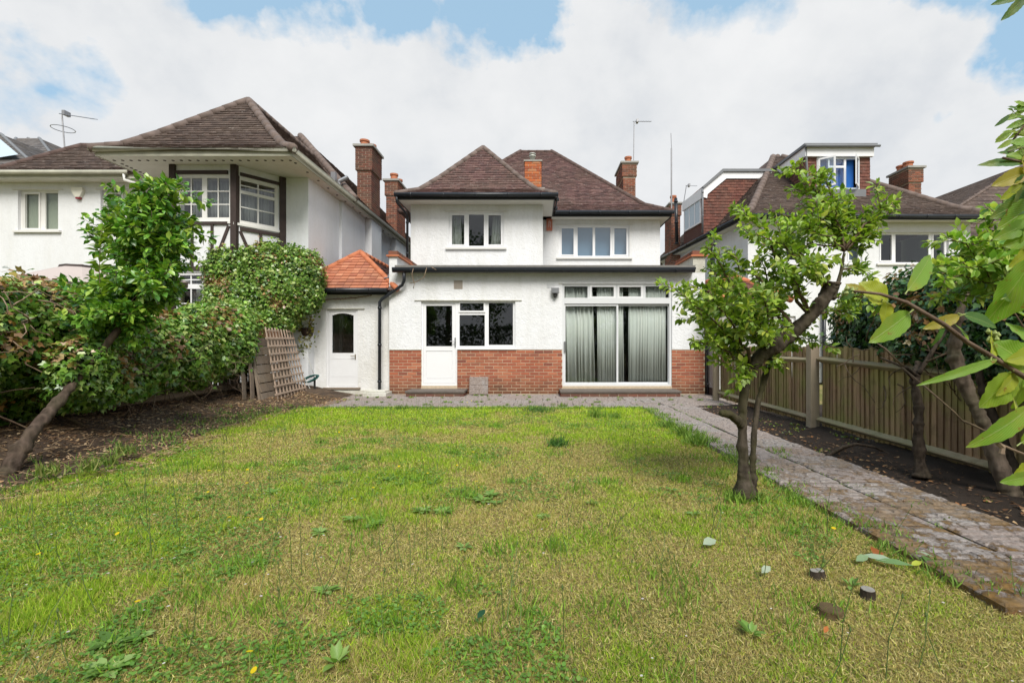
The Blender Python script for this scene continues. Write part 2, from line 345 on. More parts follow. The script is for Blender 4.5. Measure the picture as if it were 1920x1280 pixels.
# ------------------------------------------------------------------ mesh helpers
ORG = {}
def link(o, parent=None):
    COL.objects.link(o)
    if parent is not None: o.parent = parent
def props(o, label=None, cat=None, group=None, kind=None):
    for k, v in (('label', label), ('category', cat), ('group', group), ('kind', kind)):
        if v: o[k] = v
    return o
def thing(name, loc, label, cat, group=None):
    o = bpy.data.objects.new(name, None); link(o); o.location = loc; o.empty_display_size = 0.2
    ORG[o.name] = Vector(loc); return props(o, label, cat, group)
def org(o): return ORG.get(o.name, Vector((0, 0, 0))) if o else Vector((0, 0, 0))

class Fr:
    """a wall frame: u along the wall (left to right seen from outside), z up, d outwards"""
    def __init__(s, x, y, ux=1, uy=0):
        l = math.hypot(ux, uy); s.o = Vector((x, y, 0)); s.u = Vector((ux / l, uy / l, 0)); s.n = Vector((uy / l, -ux / l, 0))
    def P(s, u, z, d=0): return s.o + s.u * u + s.n * d + Vector((0, 0, z))

class MB:
    def __init__(s): s.v = []; s.f = []; s.m = []; s.mi = 0
    def q(s, *idx): s.f.append(idx); s.m.append(s.mi)
    def poly(s, pts):
        b = len(s.v); s.v += [Vector(p) for p in pts]; s.q(*range(b, b + len(pts))); return s
    def hexa(s, p):   # p: 8 pts, bottom 4 ccw then top 4
        b = len(s.v); s.v += [Vector(x) for x in p]
        for f in ((3, 2, 1, 0), (4, 5, 6, 7), (0, 1, 5, 4), (1, 2, 6, 5), (2, 3, 7, 6), (3, 0, 4, 7)): s.q(*[b + i for i in f])
        return s
    def box(s, x0, x1, y0, y1, z0, z1):
        return s.hexa([(x0, y0, z0), (x1, y0, z0), (x1, y1, z0), (x0, y1, z0), (x0, y0, z1), (x1, y0, z1), (x1, y1, z1), (x0, y1, z1)])
    def fbox(s, F, u0, u1, z0, z1, d0, d1):   # d0 inner, d1 outer
        P = F.P
        return s.hexa([P(u0, z0, d1), P(u1, z0, d1), P(u1, z0, d0), P(u0, z0, d0), P(u0, z1, d1), P(u1, z1, d1), P(u1, z1, d0), P(u0, z1, d0)])
    def beam(s, a, b, w_, h_, up=Vector((0, 0, 1))):
        a = Vector(a); b = Vector(b); d = (b - a).normalized(); sx = d.cross(up)
        if sx.length < 1e-4: sx = Vector((1, 0, 0))
        sx.normalize(); sz = sx.cross(d)
        x = sx * w_ / 2; z = sz * h_ / 2
        return s.hexa([a - x - z, a + x - z, b + x - z, b - x - z, a - x + z, a + x + z, b + x + z, b - x + z])
    def tube(s, pts, rad, n=8, cap=True, arc=None):
        pts = [Vector(p) for p in pts]
        if not isinstance(rad, (list, tuple)): rad = [rad] * len(pts)
        rings = []; prev = None
        for i, p in enumerate(pts):
            d = (pts[min(i + 1, len(pts) - 1)] - pts[max(i - 1, 0)]).normalized()
            if prev is None:
                x = d.cross(Vector((0, 0, 1)))
                if x.length < 0.05: x = d.cross(Vector((0, 1, 0)))
                x.normalize()
            else:
                x = prev - d * prev.dot(d); x.normalize()
            prev = x; y = d.cross(x)
            b = len(s.v)
            for k in range(n): 
                a = 2 * math.pi * k / n; s.v.append(p + (x * math.cos(a) + y * math.sin(a)) * rad[i])
            rings.append(b)
        for b0, b1 in zip(rings, rings[1:]):
            for k in range(n): s.q(b0 + k, b0 + (k + 1) % n, b1 + (k + 1) % n, b1 + k)
        if cap:
            s.q(*[rings[0] + k for k in range(n)][::-1]); s.q(*[rings[-1] + k for k in range(n)])
        return s
    def lathe(s, c, prof, n=12):
        c = Vector(c); rings = []
        for r, z in prof:
            rings.append(len(s.v))
            for k in range(n): a = 2 * math.pi * k / n; s.v.append(c + Vector((r * math.cos(a), r * math.sin(a), z)))
        for b0, b1 in zip(rings, rings[1:]):
            for k in range(n): s.q(b0 + k, b0 + (k + 1) % n, b1 + (k + 1) % n, b1 + k)
        s.q(*[rings[0] + k for k in range(n)][::-1]); s.q(*[rings[-1] + k for k in range(n)])
        return s
    def mesh(s, name, mats, off=Vector((0, 0, 0)), smooth=False):
        me = bpy.data.meshes.new(name); me.from_pydata([v - off for v in s.v], [], s.f)
        for m_ in (mats if isinstance(mats, (list, tuple)) else [mats]): me.materials.append(M[m_] if isinstance(m_, str) else m_)
        if any(s.m): me.polygons.foreach_set('material_index', s.m)
        if smooth: me.polygons.foreach_set('use_smooth', [True] * len(me.polygons))
        me.update(); return me
    def build(s, name, mats, parent=None, smooth=False, **kw):
        off = org(parent)
        o = bpy.data.objects.new(name, s.mesh(name, mats, off, smooth)); link(o, parent); ORG[o.name] = off
        return props(o, **kw)
def bevel(o, wdt=0.006, seg=2):
    md = o.modifiers.new('bevel', 'BEVEL'); md.width = wdt; md.segments = seg; md.limit_method = 'ANGLE'; return o
def place(me, name, parent, pos, rot=(0, 0, 0), scale=(1, 1, 1)):
    o = bpy.data.objects.new(name, me); link(o, parent); o.location = Vector(pos) - org(parent); o.rotation_euler = rot; o.scale = scale; return o

def wall(mb, F, u0, u1, z0, z1, openings=(), th=0.28):
    us = sorted({u0, u1, *[o[0] for o in openings], *[o[1] for o in openings]}); zs = sorted({z0, z1, *[o[2] for o in openings], *[o[3] for o in openings]})
    us = [u for u in us if u0 <= u <= u1]; zs = [z for z in zs if z0 <= z <= z1]
    def solid(i, j):
        if i < 0 or j < 0 or i >= len(us) - 1 or j >= len(zs) - 1: return False
        uc = (us[i] + us[i + 1]) / 2; zc = (zs[j] + zs[j + 1]) / 2
        return not any(o[0] < uc < o[1] and o[2] < zc < o[3] for o in openings)
    P = F.P
    for i in range(len(us) - 1):
        for j in range(len(zs) - 1):
            if not solid(i, j): continue
            a, b, c, d = us[i], us[i + 1], zs[j], zs[j + 1]
            mb.poly([P(a, c), P(b, c), P(b, d), P(a, d)]); mb.poly([P(a, c, -th), P(a, d, -th), P(b, d, -th), P(b, c, -th)])
            if not solid(i - 1, j): mb.poly([P(a, c), P(a, d), P(a, d, -th), P(a, c, -th)])
            if not solid(i + 1, j): mb.poly([P(b, c), P(b, c, -th), P(b, d, -th), P(b, d)])
            if not solid(i, j - 1): mb.poly([P(a, c), P(a, c, -th), P(b, c, -th), P(b, c)])
            if not solid(i, j + 1): mb.poly([P(a, d), P(b, d), P(b, d, -th), P(a, d, -th)])

def ring(mb, F, u0, u1, z0, z1, t, d0, d1, tb=None):
    tb = tb or t
    mb.fbox(F, u0, u1, z0, z0 + tb, d0, d1); mb.fbox(F, u0, u1, z1 - t, z1, d0, d1)
    mb.fbox(F, u0, u0 + t, z0 + tb, z1 - t, d0, d1); mb.fbox(F, u1 - t, u1, z0 + tb, z1 - t, d0, d1)
def window(parent, F, u0, u1, z0, z1, lights, mat='upvc', glass='glass', t=0.05, sill=0.06, bars=None, inset=0.07, head=False, sash=True):
    """frame mesh (the part) with panes, sashes, bars and sill as sub-parts. lights: (u0,u1,z0,z1,sash?) glass openings"""
    fm = MB(); ring(fm, F, u0, u1, z0, z1, t, -inset - 0.06, -inset)
    us = sorted({(l[0], l[1]) for l in lights})
    for l in lights:   # mullions between the lights come from filling round each light
        pass
    # fill: everything in the frame that is not a light
    uu = sorted({u0 + t, u1 - t, *[l[0] for l in lights], *[l[1] for l in lights]}); zz = sorted({z0 + t, z1 - t, *[l[2] for l in lights], *[l[3] for l in lights]})
    for a, b in zip(uu, uu[1:]):
        run = None
        for c, d in zip(zz, zz[1:]):
            uc, zc = (a + b) / 2, (c + d) / 2
            if not any(l[0] < uc < l[1] and l[2] < zc < l[3] for l in lights): fm.fbox(F, a, b, c, d, -inset - 0.05, -inset - 0.012)
    o = fm.build('window', mat, parent)
    for l in lights:
        MB().fbox(F, l[0], l[1], l[2], l[3], -inset - 0.04, -inset - 0.034).build('pane', glass, o)
        if sash and l[4]:
            s_ = MB(); ring(s_, F, l[0] - 0.035, l[1] + 0.035, l[2] - 0.035, l[3] + 0.035, 0.04, -inset - 0.045, -inset + 0.012); s_.build('sash', mat, o)
        if bars:
            nb, nr = bars; g = MB()
            for k in range(1, nb): x = l[0] + (l[1] - l[0]) * k / nb; g.fbox(F, x - 0.012, x + 0.012, l[2], l[3], -inset - 0.033, -inset - 0.015)
            for k in range(1, nr): z = l[2] + (l[3] - l[2]) * k / nr; g.fbox(F, l[0], l[1], z - 0.012, z + 0.012, -inset - 0.0335, -inset - 0.0145)
            g.build('glazing_bar', mat, o)
    if sill: MB().fbox(F, u0 - 0.09, u1 + 0.09, z0 - 0.055, z0 - 0.002, -inset, sill).build('sill', 'upvc_aged' if mat == 'upvc' else mat, o)
    if head: MB().fbox(F, u0 - 0.12, u1 + 0.12, z1 + 0.002, z1 + 0.018, -0.02, 0.025).build('drip_strip', 'soffit', o)
    return o

def tiles(mb, eL, eR, tR, tL, w_=0.165, g=0.1, th=0.023, jit=0.006):
    eL, eR, tR, tL = map(Vector, (eL, eR, tR, tL))
    e = eR - eL; L = e.length; e.normalize(); s = (tL - eL); s = s - e * s.dot(e)
    if s.length < 1e-3: s = (tR - eR); s = s - e * s.dot(e)
    h = s.length; s.normalize(); n = e.cross(s); xl = (tL - eL).dot(e); xr = (tR - eL).dot(e)
    rows = max(1, int(round(h / g))); g = h / rows
    for r in range(rows):
        sm = (r + 0.5) * g; a = xl * sm / h; b = L + (xr - L) * sm / h
        if b - a < 0.03: continue
        x = math.floor(a / w_) * w_ - (w_ / 2 if r % 2 else 0)
        dr = 0.006 * math.sin(r * 12.9)
        while x < b:
            x0 = max(x + 0.002, a); x1 = min(x + w_ - 0.002, b); x += w_
            if x1 - x0 < 0.02: continue
            s0 = r * g + random.uniform(-jit, jit); t0 = th + random.uniform(-jit, jit); s1 = (r + 1) * g + 0.02
            A = eL + e * x0; B = eL + e * x1; k = len(mb.v)
            mb.v += [A + s * s0, B + s * s0, A + s * s0 + n * t0, B + s * s0 + n * (t0 + random.uniform(-.002, .002)), B + s * s1 + n * 0.002, A + s * s1 + n * 0.002]
            mb.q(k, k + 1, k + 3, k + 2); mb.q(k + 2, k + 3, k + 4, k + 5); mb.q(k, k + 2, k + 5); mb.q(k + 1, k + 4, k + 3)

def hip_roof(parent, levels, sides='frl', mat='tile_plum', hipmat='hip_plum', hips=(0, 1), w_=0.165, g=0.1, hr=0.085, ridge=True, name='roof'):
    """levels: list of (z, [fl, fr, br, bl] xy corners). returns the roof part; tiles and hip caps are sub-parts"""
    base = MB(); tl = MB(); lv = [[Vector((x, y, z)) for x, y in c] for z, c in levels]
    idx = {'f': (0, 1), 'r': (1, 2), 'b': (2, 3), 'l': (3, 0)}
    for A, B in zip(lv, lv[1:]):
        for sd in 'frbl':
            i, j = idx[sd]; q = [A[i], A[j], B[j], B[i]]
            if (q[2] - q[3]).length < 1e-4: q2 = q[:3]
            else: q2 = q
            dn = Vector((0, 0, -0.03))
            base.poly([p + dn for p in q2])
            if sd in sides: tiles(tl, q[0], q[1], q[2], q[3], w_, g)
    base.poly([p + Vector((0, 0, -0.04)) for p in lv[0]][::-1])
    r = base.build(name, 'hip_plum', parent)
    tl.build('tile', mat, r, kind='stuff')
    hm = MB()
    def capline(pts, r_):
        for a, b in zip(pts, pts[1:]):
            L = (b - a).length
            if L < 0.05: continue
            k = max(1, int(L / 0.3))
            for i in range(k):
                p0 = a.lerp(b, i / k); p1 = a.lerp(b, (i + 1) / k + 0.02); hm.tube([p0, p1], [r_ * 1.03, r_ * 0.96], 8)
    for h in hips: capline([l[h] + Vector((0, 0, -0.01)) for l in lv], hr)
    if ridge:
        t = lv[-1]; a = (t[0] + t[3]) / 2 if (t[0] - t[3]).length < (t[0] - t[1]).length else (t[0] + t[1]) / 2
        b = (t[1] + t[2]) / 2 if (t[0] - t[3]).length < (t[0] - t[1]).length else (t[2] + t[3]) / 2
        if (a - b).length > 0.1: capline([a, b], hr)
    hm.build('ridge_tile', hipmat, r, smooth=True, kind='stuff')
    return r

def gutter(parent, pts, mat='gutter_black', r_=0.058, fascia='fascia_black', fh=0.16, fin=0.07, inward=None):
    g = MB(); pts = [Vector(p) for p in pts]
    g.tube(pts, r_, 10); 
    for a, b in zip(pts, pts[1:]):
        if mat == 'gutter_old': break
        L = (b - a).length; k = int(L / 1.0)
        for i in range(k + 1):
            p = a.lerp(b, (i + .5) / (k + 1)); d = (b - a).normalized() * 0.025; g.tube([p - d, p + d], r_ * 1.05, 10)
    o = g.build('gutter', mat, parent, smooth=True)
    return o
def downpipe(parent, pts, r_=0.036, mat='gutter_black'):
    g = MB(); g.tube(pts, r_, 8)
    for a, b in zip(pts, pts[1:]):
        a = Vector(a); b = Vector(b); L = (b - a).length
        if abs((b - a).normalized().z) > 0.9 and L > 0.6:
            for k in range(int(L / 0.9) + 1):
                p = a.lerp(b, min(1, (k * 0.9 + 0.12) / L)); g.tube([p, p + (b - a).normalized() * 0.05], r_ * 1.3, 8)
    return g.build('downpipe', mat, parent, smooth=True)

def brick_faces(mb, x0, x1, y0, y1, z0, z1, faces='flr', gw=0.225, gh=0.075, p=0.012):
    rows = int((z1 - z0) / gh)
    for r in range(rows):
        z = z0 + r * gh + 0.005; zt = z + gh - 0.018
        for fc in faces:
            a, b = (x0, x1) if fc in 'fb' else (y0, y1)
            x = a - (gw / 2 if r % 2 else 0)
            while x < b - 0.01:
                s0, s1 = max(a, x), min(b, x + gw - 0.012); x += gw
                if s1 - s0 < 0.02: continue
                q = p + random.uniform(-0.003, 0.003)
                if fc == 'f': mb.box(s0, s1, y0 - q, y0, z, zt)
                elif fc == 'b': mb.box(s0, s1, y1, y1 + q, z, zt)
                elif fc == 'l': mb.box(x0 - q, x0, s0, s1, z, zt)
                else: mb.box(x1, x1 + q, s0, s1, z, zt)
def chimney(parent, x0, x1, y0, y1, z0, z1, mat='brick_chimney', pots=(), faces='flr', corbel=0.35, pot_h=0.3, pot_r=0.13, label=None, cowl=False):
    c = MB(); c.box(x0, x1, y0, y1, z0, z1 - 0.001)
    o = c.build('chimney', 'mortar_dark', parent)
    if label: o['label'] = label
    b = MB(); brick_faces(b, x0, x1, y0, y1, z0, z1 - corbel, faces)
    e = 0.045; bb = MB().box(x0 - e, x1 + e, y0 - e, y1 + e, z1 - corbel, z1 - 0.002); bb.build('chimney_head', 'mortar_dark', o)
    brick_faces(b, x0 - e, x1 + e, y0 - e, y1 + e, z1 - corbel, z1, faces)
    b.build('brick', mat, o, kind='stuff')
    MB().box(x0 - 0.11, x1 + 0.11, y0 - 0.11, y1 + 0.11, z1, z1 + 0.07).build('capping', 'cement', o)
    for px_, py_ in pots:
        MB().lathe((px_, py_, z1 + 0.06), [(pot_r * 1.1, 0), (pot_r, 0.06), (pot_r * .93, pot_h * .75), (pot_r * 1.15, pot_h * .8), (pot_r * 1.15, pot_h), (pot_r * .8, pot_h)], 12).build('chimney_pot', 'pot', o, smooth=False)
    return o
def curtain(x0, x1, y, z0, z1, label, mat='curtain', folds=14, amp=0.03, lean=0.0, group=None, cat='curtain', Fm=None):
    mb = MB(); n = folds * 6
    for i in range(n + 1):
        t = i / n; x = x0 + (x1 - x0) * t
        ph = t * folds * 2 * math.pi + 1.3 * math.sin(t * 9 + x0 * 3); dy = amp * (math.sin(ph) * (.7 + .5 * math.sin(t * 14 + x0)) + 0.5 * math.sin(t * folds * 4.3 + x0 * 9))
        for z, k in ((z0, 1.15), (z1, 0.8)):
            if Fm: mb.v.append(Fm.P(x, z, y + dy * k))
            else: mb.v.append(Vector((x + (lean if z == z0 else 0), y + dy * k, z)))
    for i in range(n): mb.q(2 * i, 2 * i + 2, 2 * i + 3, 2 * i + 1)
    o = mb.build('curtain', mat, None, smooth=True); sol = o.modifiers.new('solid', 'SOLIDIFY'); sol.thickness = 0.004
    return props(o, label, cat, group)

# numpy scatter ------------------------------------------------------
def leaf_t(kind):
    if kind == 'ovate':   # folded along the midrib, slightly drooping tip
        v = [(0, 0, 0), (-.24, .28, .07), (0, .3, 0), (.24, .28, .07), (-.27, .58, .06), (0, .62, -.02), (.27, .58, .06), (0, 1, -.1)]
        f = [(0, 2, 1), (0, 3, 2), (1, 2, 5), (1, 5, 4), (2, 3, 6), (2, 6, 5), (4, 5, 7), (5, 6, 7)]
    elif kind == 'ivy':
        v = [(0, 0, 0), (-.34, .02, .03), (-.52, .42, -.02), (-.2, .5, .05), (0, 1, -.04), (.2, .5, .05), (.52, .42, -.02), (.34, .02, .03), (0, .35, 0)]
        f = [(0, 8, 1), (1, 8, 2), (2, 8, 3), (3, 8, 4), (4, 8, 5), (5, 8, 6), (6, 8, 7), (7, 8, 0)]
    elif kind == 'blade':
        v = [(-.035, 0, 0), (.035, 0, 0), (-.028, .5, .03), (.028, .5, .03), (0, 1, .2)]
        f = [(0, 1, 3), (0, 3, 2), (2, 3, 4)]
    elif kind == 'round':
        v = [(0, 0, 0)] + [(.42 * math.sin(a), .5 - .45 * math.cos(a), .05 * abs(math.sin(a))) for a in np.linspace(0.5, 2 * math.pi - .5, 6)]
        f = [(0, i + 1, i) for i in range(1, 6)]
    elif kind == 'litter':
        v = [(-.2, 0, .1), (.25, .05, 0), (-.3, .5, 0), (.3, .55, .15), (0, 1, .05)]
        f = [(0, 1, 3), (0, 3, 2), (2, 3, 4)]
    elif kind == 'twig':
        v = [(-.03, 0, 0), (.03, 0, 0), (0, 0, .05), (-.02, .5, .08), (.02, .5, .08), (0, .5, .12), (0, 1, .02)]
        f = [(0, 3, 5), (0, 5, 2), (1, 2, 5), (1, 5, 4), (0, 1, 4), (0, 4, 3), (3, 6, 5), (4, 5, 6), (3, 4, 6)]
    elif kind == 'flower':
        v = [(0, 0, 0)] + [(.5 * math.cos(a), .5 * math.sin(a), .12) for a in np.linspace(0, 2 * math.pi, 9)[:-1]]
        f = [(0, i, i % 8 + 1) for i in range(1, 9)]
    return np.array(v, float), np.array(f, int)
def unit(a): return a / np.maximum(np.linalg.norm(a, axis=1, keepdims=True), 1e-9)
def mesh_np(name, V, F, C=None, mat=None, off=(0, 0, 0)):
    me = bpy.data.meshes.new(name); V = V - np.array(off)
    me.vertices.add(len(V)); me.vertices.foreach_set('co', V.astype(np.float32).ravel())
    me.loops.add(F.size); me.loops.foreach_set('vertex_index', F.astype(np.int32).ravel())
    me.polygons.add(len(F)); me.polygons.foreach_set('loop_start', np.arange(0, F.size, 3, dtype=np.int32))
    if C is not None:
        at_ = me.color_attributes.new('Col', 'FLOAT_COLOR', 'POINT')
        at_.data.foreach_set('color', np.concatenate([C, np.ones((len(C), 1))], 1).astype(np.float32).ravel())
    me.update(calc_edges=True); me.polygons.foreach_set('use_smooth', np.ones(len(F), bool))
    if mat: me.materials.append(M[mat])
    return me
def scatter(kind, P, D, N, S, C, bend=None):
    v, f = leaf_t(kind); D = unit(D); N = N - D * (N * D).sum(1, keepdims=True); N = unit(N); X = np.cross(D, N)
    n, k = len(P), len(v); S = np.asarray(S).reshape(-1, 1) if np.ndim(S) == 1 else S
    sx, sy = (S[:, :1], S[:, 1:2]) if S.shape[1] == 2 else (S, S)
    V = P[:, None] + (X[:, None] * v[None, :, :1] + N[:, None] * v[None, :, 2:]) * sx[:, None] + D[:, None] * v[None, :, 1:2] * sy[:, None]
    F = f[None] + (np.arange(n) * k)[:, None, None]
    CC = np.repeat(C[:, None], k, 1)
    return V.reshape(-1, 3), F.reshape(-1, 3), CC.reshape(-1, 3)
def scatter_obj(name, parts, mat, parent=None, **kw):
    Vs, Fs, Cs, o_ = [], [], [], 0
    for V, F, C in parts: Vs.append(V); Fs.append(F + o_); Cs.append(C); o_ += len(V)
    off = org(parent); me = mesh_np(name, np.concatenate(Vs), np.concatenate(Fs), np.concatenate(Cs), mat, off)
    o = bpy.data.objects.new(name, me); link(o, parent); ORG[o.name] = off; return props(o, **kw)
def rdir(n): return unit(rng.normal(size=(n, 3)))
def pal(n, cols, weights=None, var=0.15):
    cols = np.array(cols, float); i = rng.choice(len(cols), n, p=None if weights is None else np.array(weights) / sum(weights))
    j = rng.choice(len(cols), n, p=None if weights is None else np.array(weights) / sum(weights)); t = rng.random((n, 1)) * 0.5
    c = cols[i] * (1 - t) + cols[j] * t
    return c * (1 + rng.normal(0, var, (n, 1))).clip(0.5, 1.6)
class VN:
    def __init__(s, seed, n=64): s.g = np.random.default_rng(seed).random((n, n)); s.n = n
    def __call__(s, x, y, sc_):
        x = np.asarray(x) * sc_ + 100.0; y = np.asarray(y) * sc_ + 100.0; i = np.floor(x).astype(int); j = np.floor(y).astype(int)
        a = x - i; b = y - j; a = a * a * (3 - 2 * a); b = b * b * (3 - 2 * b); g = s.g; n = s.n
        return (g[i % n, j % n] * (1 - a) + g[(i + 1) % n, j % n] * a) * (1 - b) + (g[i % n, (j + 1) % n] * (1 - a) + g[(i + 1) % n, (j + 1) % n] * a) * b
vn1, vn2, vn3 = VN(1), VN(2), VN(3)
def fbm(v, x, y, s): return 0.5 * v(x, y, s) + 0.28 * v(x, y, s * 2.1) + 0.15 * v(x, y, s * 4.3) + 0.07 * v(x, y, s * 9)

# ================================================================== GROUND
def sheet(name, pts, z, mat, kind='structure', nx=0):
    me = bpy.data.meshes.new(name); me.from_pydata([(x, y, z) for x, y in pts], [], [tuple(range(len(pts)))]); me.materials.append(M[mat])
    o = bpy.data.objects.new(name, me); link(o); o['kind'] = kind; return o
sheet('ground', [(-400, -400), (400, -400), (400, 600), (-400, 600)], -0.06, 'turf')
def lawn_left(y):   # left edge of the lawn
    return np.interp(y, [-1, 3.0, 3.7, 4.6, 6.4, 7.9, 9.0], [-4.6, -4.35, -4.2, -4.0, -4.35, -4.55, -4.35])
def lawn_right(y): return np.interp(y, [-1, 1.5, 2.3, 3.5, 6.6, 6.9, 8.9], [2.9, 2.9, 2.04, 2.03, 2.04, 2.04, 2.02])
def lawn_z(x, y): return 0.035 * (fbm(vn3, x, y, 0.8) - 0.5)
def bank_z(x, y):   # soil bank rising to the left boundary
    d = np.clip((lawn_left(y) - x) / 1.5, 0, 1); return 0.30 * d ** 1.1 + 0.05 * (fbm(vn2, x, y, 1.9) - 0.5) * np.clip((lawn_left(y) - x) * 3, 0, 1)
def grid(name, xs, ys, zf, mat, kind='structure'):
    Xg, Yg = np.meshgrid(xs, ys); Zg = zf(Xg, Yg); nx, ny = len(xs), len(ys)
    V = np.stack([Xg, Yg, Zg], -1).reshape(-1, 3); i = np.arange((ny - 1) * nx).reshape(ny - 1, nx)[:, :-1].ravel()
    F = np.concatenate([np.stack([i, i + 1, i + nx + 1], 1), np.stack([i, i + nx + 1, i + nx], 1)])
    o = bpy.data.objects.new(name, mesh_np(name, V, F, None, mat)); link(o); o['kind'] = kind; return o
grid('lawn', np.linspace(-4.8, 3.2, 120), np.linspace(-1, 9.2, 150), lambda x, y: lawn_z(x, y) - 0.006 - 0.25 * (x > lawn_right(y) + .1) * np.clip(y - 1.6, 0, .2), 'turf')
grid('soil_bank', np.linspace(-8.5, -3.85, 90), np.linspace(-1, 11.5, 160), lambda x, y: bank_z(x, y) - 0.03 + 0.035 * np.clip((lawn_left(y) - x) * 6, -1, 1), 'soil')
grid('soil_bed', np.linspace(2.95, 6.2, 70), np.linspace(-1, 9.3, 170), lambda x, y: 0.0 + 0.08 * (fbm(vn1, x, y, 2.4) - 0.5) + 0.04 * np.clip(x - 3.2, 0, 1), 'soil_dark')

# paved path and patio: textured slabs, each one a piece
def slab_mesh(w_, d_, seed, cell=0.078):
    r = random.Random(seed); mb = MB(); mb.box(-w_ / 2 + .004, w_ / 2 - .004, -d_ / 2 + .004, d_ / 2 - .004, -0.05, -0.004)
    ny = max(2, round(d_ / cell)); y = -d_ / 2 + .004; hy = (d_ - .008) / ny
    for j in range(ny):
        x = -w_ / 2 + .004; xe = w_ / 2 - .004
        while x < xe - .03:
            l = r.uniform(0.09, 0.19); x1 = min(xe, x + l)
            if xe - x1 < .07: x1 = xe
            zt = r.uniform(0.0, 0.009); c = .013
            a, b, p, q = x + .002, x1 - .002, y + .002, y + hy - .002
            tp = [(a + c, p + c, zt + r.uniform(-.003, .003)), (b - c, p + c, zt + r.uniform(-.003, .003)), (b - c, q - c, zt), (a + c, q - c, zt + r.uniform(-.003, .003))]
            bt = [(a, p, -.006), (b, p, -.006), (b, q, -.006), (a, q, -.006)]
            k = len(mb.v); mb.v += [Vector(v) for v in bt + tp]
            mb.q(k + 4, k + 5, k + 6, k + 7)
            for i in range(4): mb.q(k + i, k + (i + 1) % 4, k + 4 + (i + 1) % 4, k + 4 + i)
            x = x1
        y += hy
    return mb.mesh('slab', 'paver')
path_root = props(MB().box(2.0, 3.02, 1.2, 8.9, -0.14, -0.035).build('path', 'soil'), kind='structure')
PS = [slab_mesh(0.505, 0.46, 10 + i) for i in range(6)]
for c_ in range(2):
    y = 2.02 if c_ == 0 else 1.4
    y += 0.17 * c_
    k = 0
    while y < 8.75:
        x = 2.02 + 0.252 + c_ * 0.52 + 0.006 * math.sin(y * 3)
        place(PS[random.randrange(6)], 'slab', path_root, (x, y + .23, 0.034 + random.uniform(-.006, .006)), (R(random.uniform(-.8, .8)), R(random.uniform(-.8, .8)), R(random.uniform(-.5, .5))))
        y += 0.468
lower = place(PS[0], 'slab', path_root, (2.27, 1.77, -0.03), (0, 0, R(2)))
patio_root = props(MB().box(-5.75, 4.2, 8.95, 11.6, -0.14, -0.045).build('patio', 'soil'), kind='structure')
PT = [slab_mesh(0.60, 0.45, 40 + i, 0.11) for i in range(6)]
y = 8.93; r_ = 0
while y < 11.4:
    x = -5.6 + (0.3 if r_ % 2 else 0)
    while x < 4.0:
        if not (r_ == 0 and x < -4.6):
            place(PT[random.randrange(6)], 'slab', patio_root, (x + .3, y + .22, 0.0 + random.uniform(-.005, .005)), (R(random.uniform(-.6, .6)), R(random.uniform(-.6, .6)), 0))
        x += 0.606
    y += 0.456; r_ += 1

# ================================================================== MAIN HOUSE
FY = 11.58
HX0, HX1 = -3.62, 4.17
house = thing('house', (0, FY, 0), 'white two-storey house with red brick plinth and flat-roofed extension, between the others', 'house')
F0 = Fr(HX0, FY); U = lambda px: XX(px, FY) - HX0; Zf = lambda py: ZZ(py, FY)
door_o = (U(789.7), U(857.4), Zf(722.9), Zf(564.8)); win_o = (U(857.4), U(966.3), Zf(652.5), Zf(563.8))
pat_o = (U(1054.3), U(1260), Zf(723.5), Zf(532))
W = MB(); PL = 1.11
wall(W, Fr(HX0, FY - 0.006), 0, HX1 - HX0, PL, 3.0, [door_o[:2] + (PL, door_o[3]), win_o, pat_o[:2] + (PL, pat_o[3])], 0.30)
W.build('front_wall', 'render_white', house)
W = MB(); wall(W, Fr(HX0, FY + 0.006), 0, HX1 - HX0, -0.05, PL - 0.001, [door_o[:2] + (door_o[2], PL), pat_o[:2] + (pat_o[2], PL)], 0.26)
plinth = W.build('plinth', 'mortar', house)
MB().fbox(F0, 0.0, door_o[0], PL - 0.012, PL + .006, -.01, 0.016).build('plinth_drip', 'render_grimy', plinth)
# bricks, one by one
bm_ = []
for L in (0.214, 0.104, 0.16):
    b_ = MB().box(-L / 2, L / 2, -0.02, 0.02, -0.031, 0.031); me = b_.mesh('brick', 'brick_red'); bm_.append((L, me))
def lay(u0, u1, z0, z1):
    r = 0; z = z0
    while z < z1 - 0.04:
        x = u0 + (-.112 if r % 2 else 0)
        while x < u1 - 0.03:
            a = max(u0, x); b = min(u1, x + 0.2145); x += 0.2245
            if b - a < 0.03: continue
            L, me = min(bm_, key=lambda t: abs(t[0] - (b - a)))
            place(me, 'brick', plinth, (HX0 + (a + b) / 2, FY + 0.02 + random.uniform(-.003, .003), z + .0325), (0, R(random.uniform(-.4, .4)), 0), ((b - a) / L, 1, 1))
        z += 0.077; r += 1
lay(0.004, door_o[0], 0.02, PL); lay(door_o[1], pat_o[0], 0.02, PL); lay(pat_o[1], HX1 - HX0 - .004, 0.02, PL)
s_ = MB(); brick_faces(s_, HX0 + door_o[0] + .01, HX0 + door_o[1], FY + .012, FY + .1, 0.0, door_o[2], 'f'); brick_faces(s_, HX0 + pat_o[0] + .01, HX0 + pat_o[1], FY + .012, FY + .1, 0, pat_o[2], 'f')
s_.build('brick_under_doors', 'brick_dark', plinth, kind='stuff')
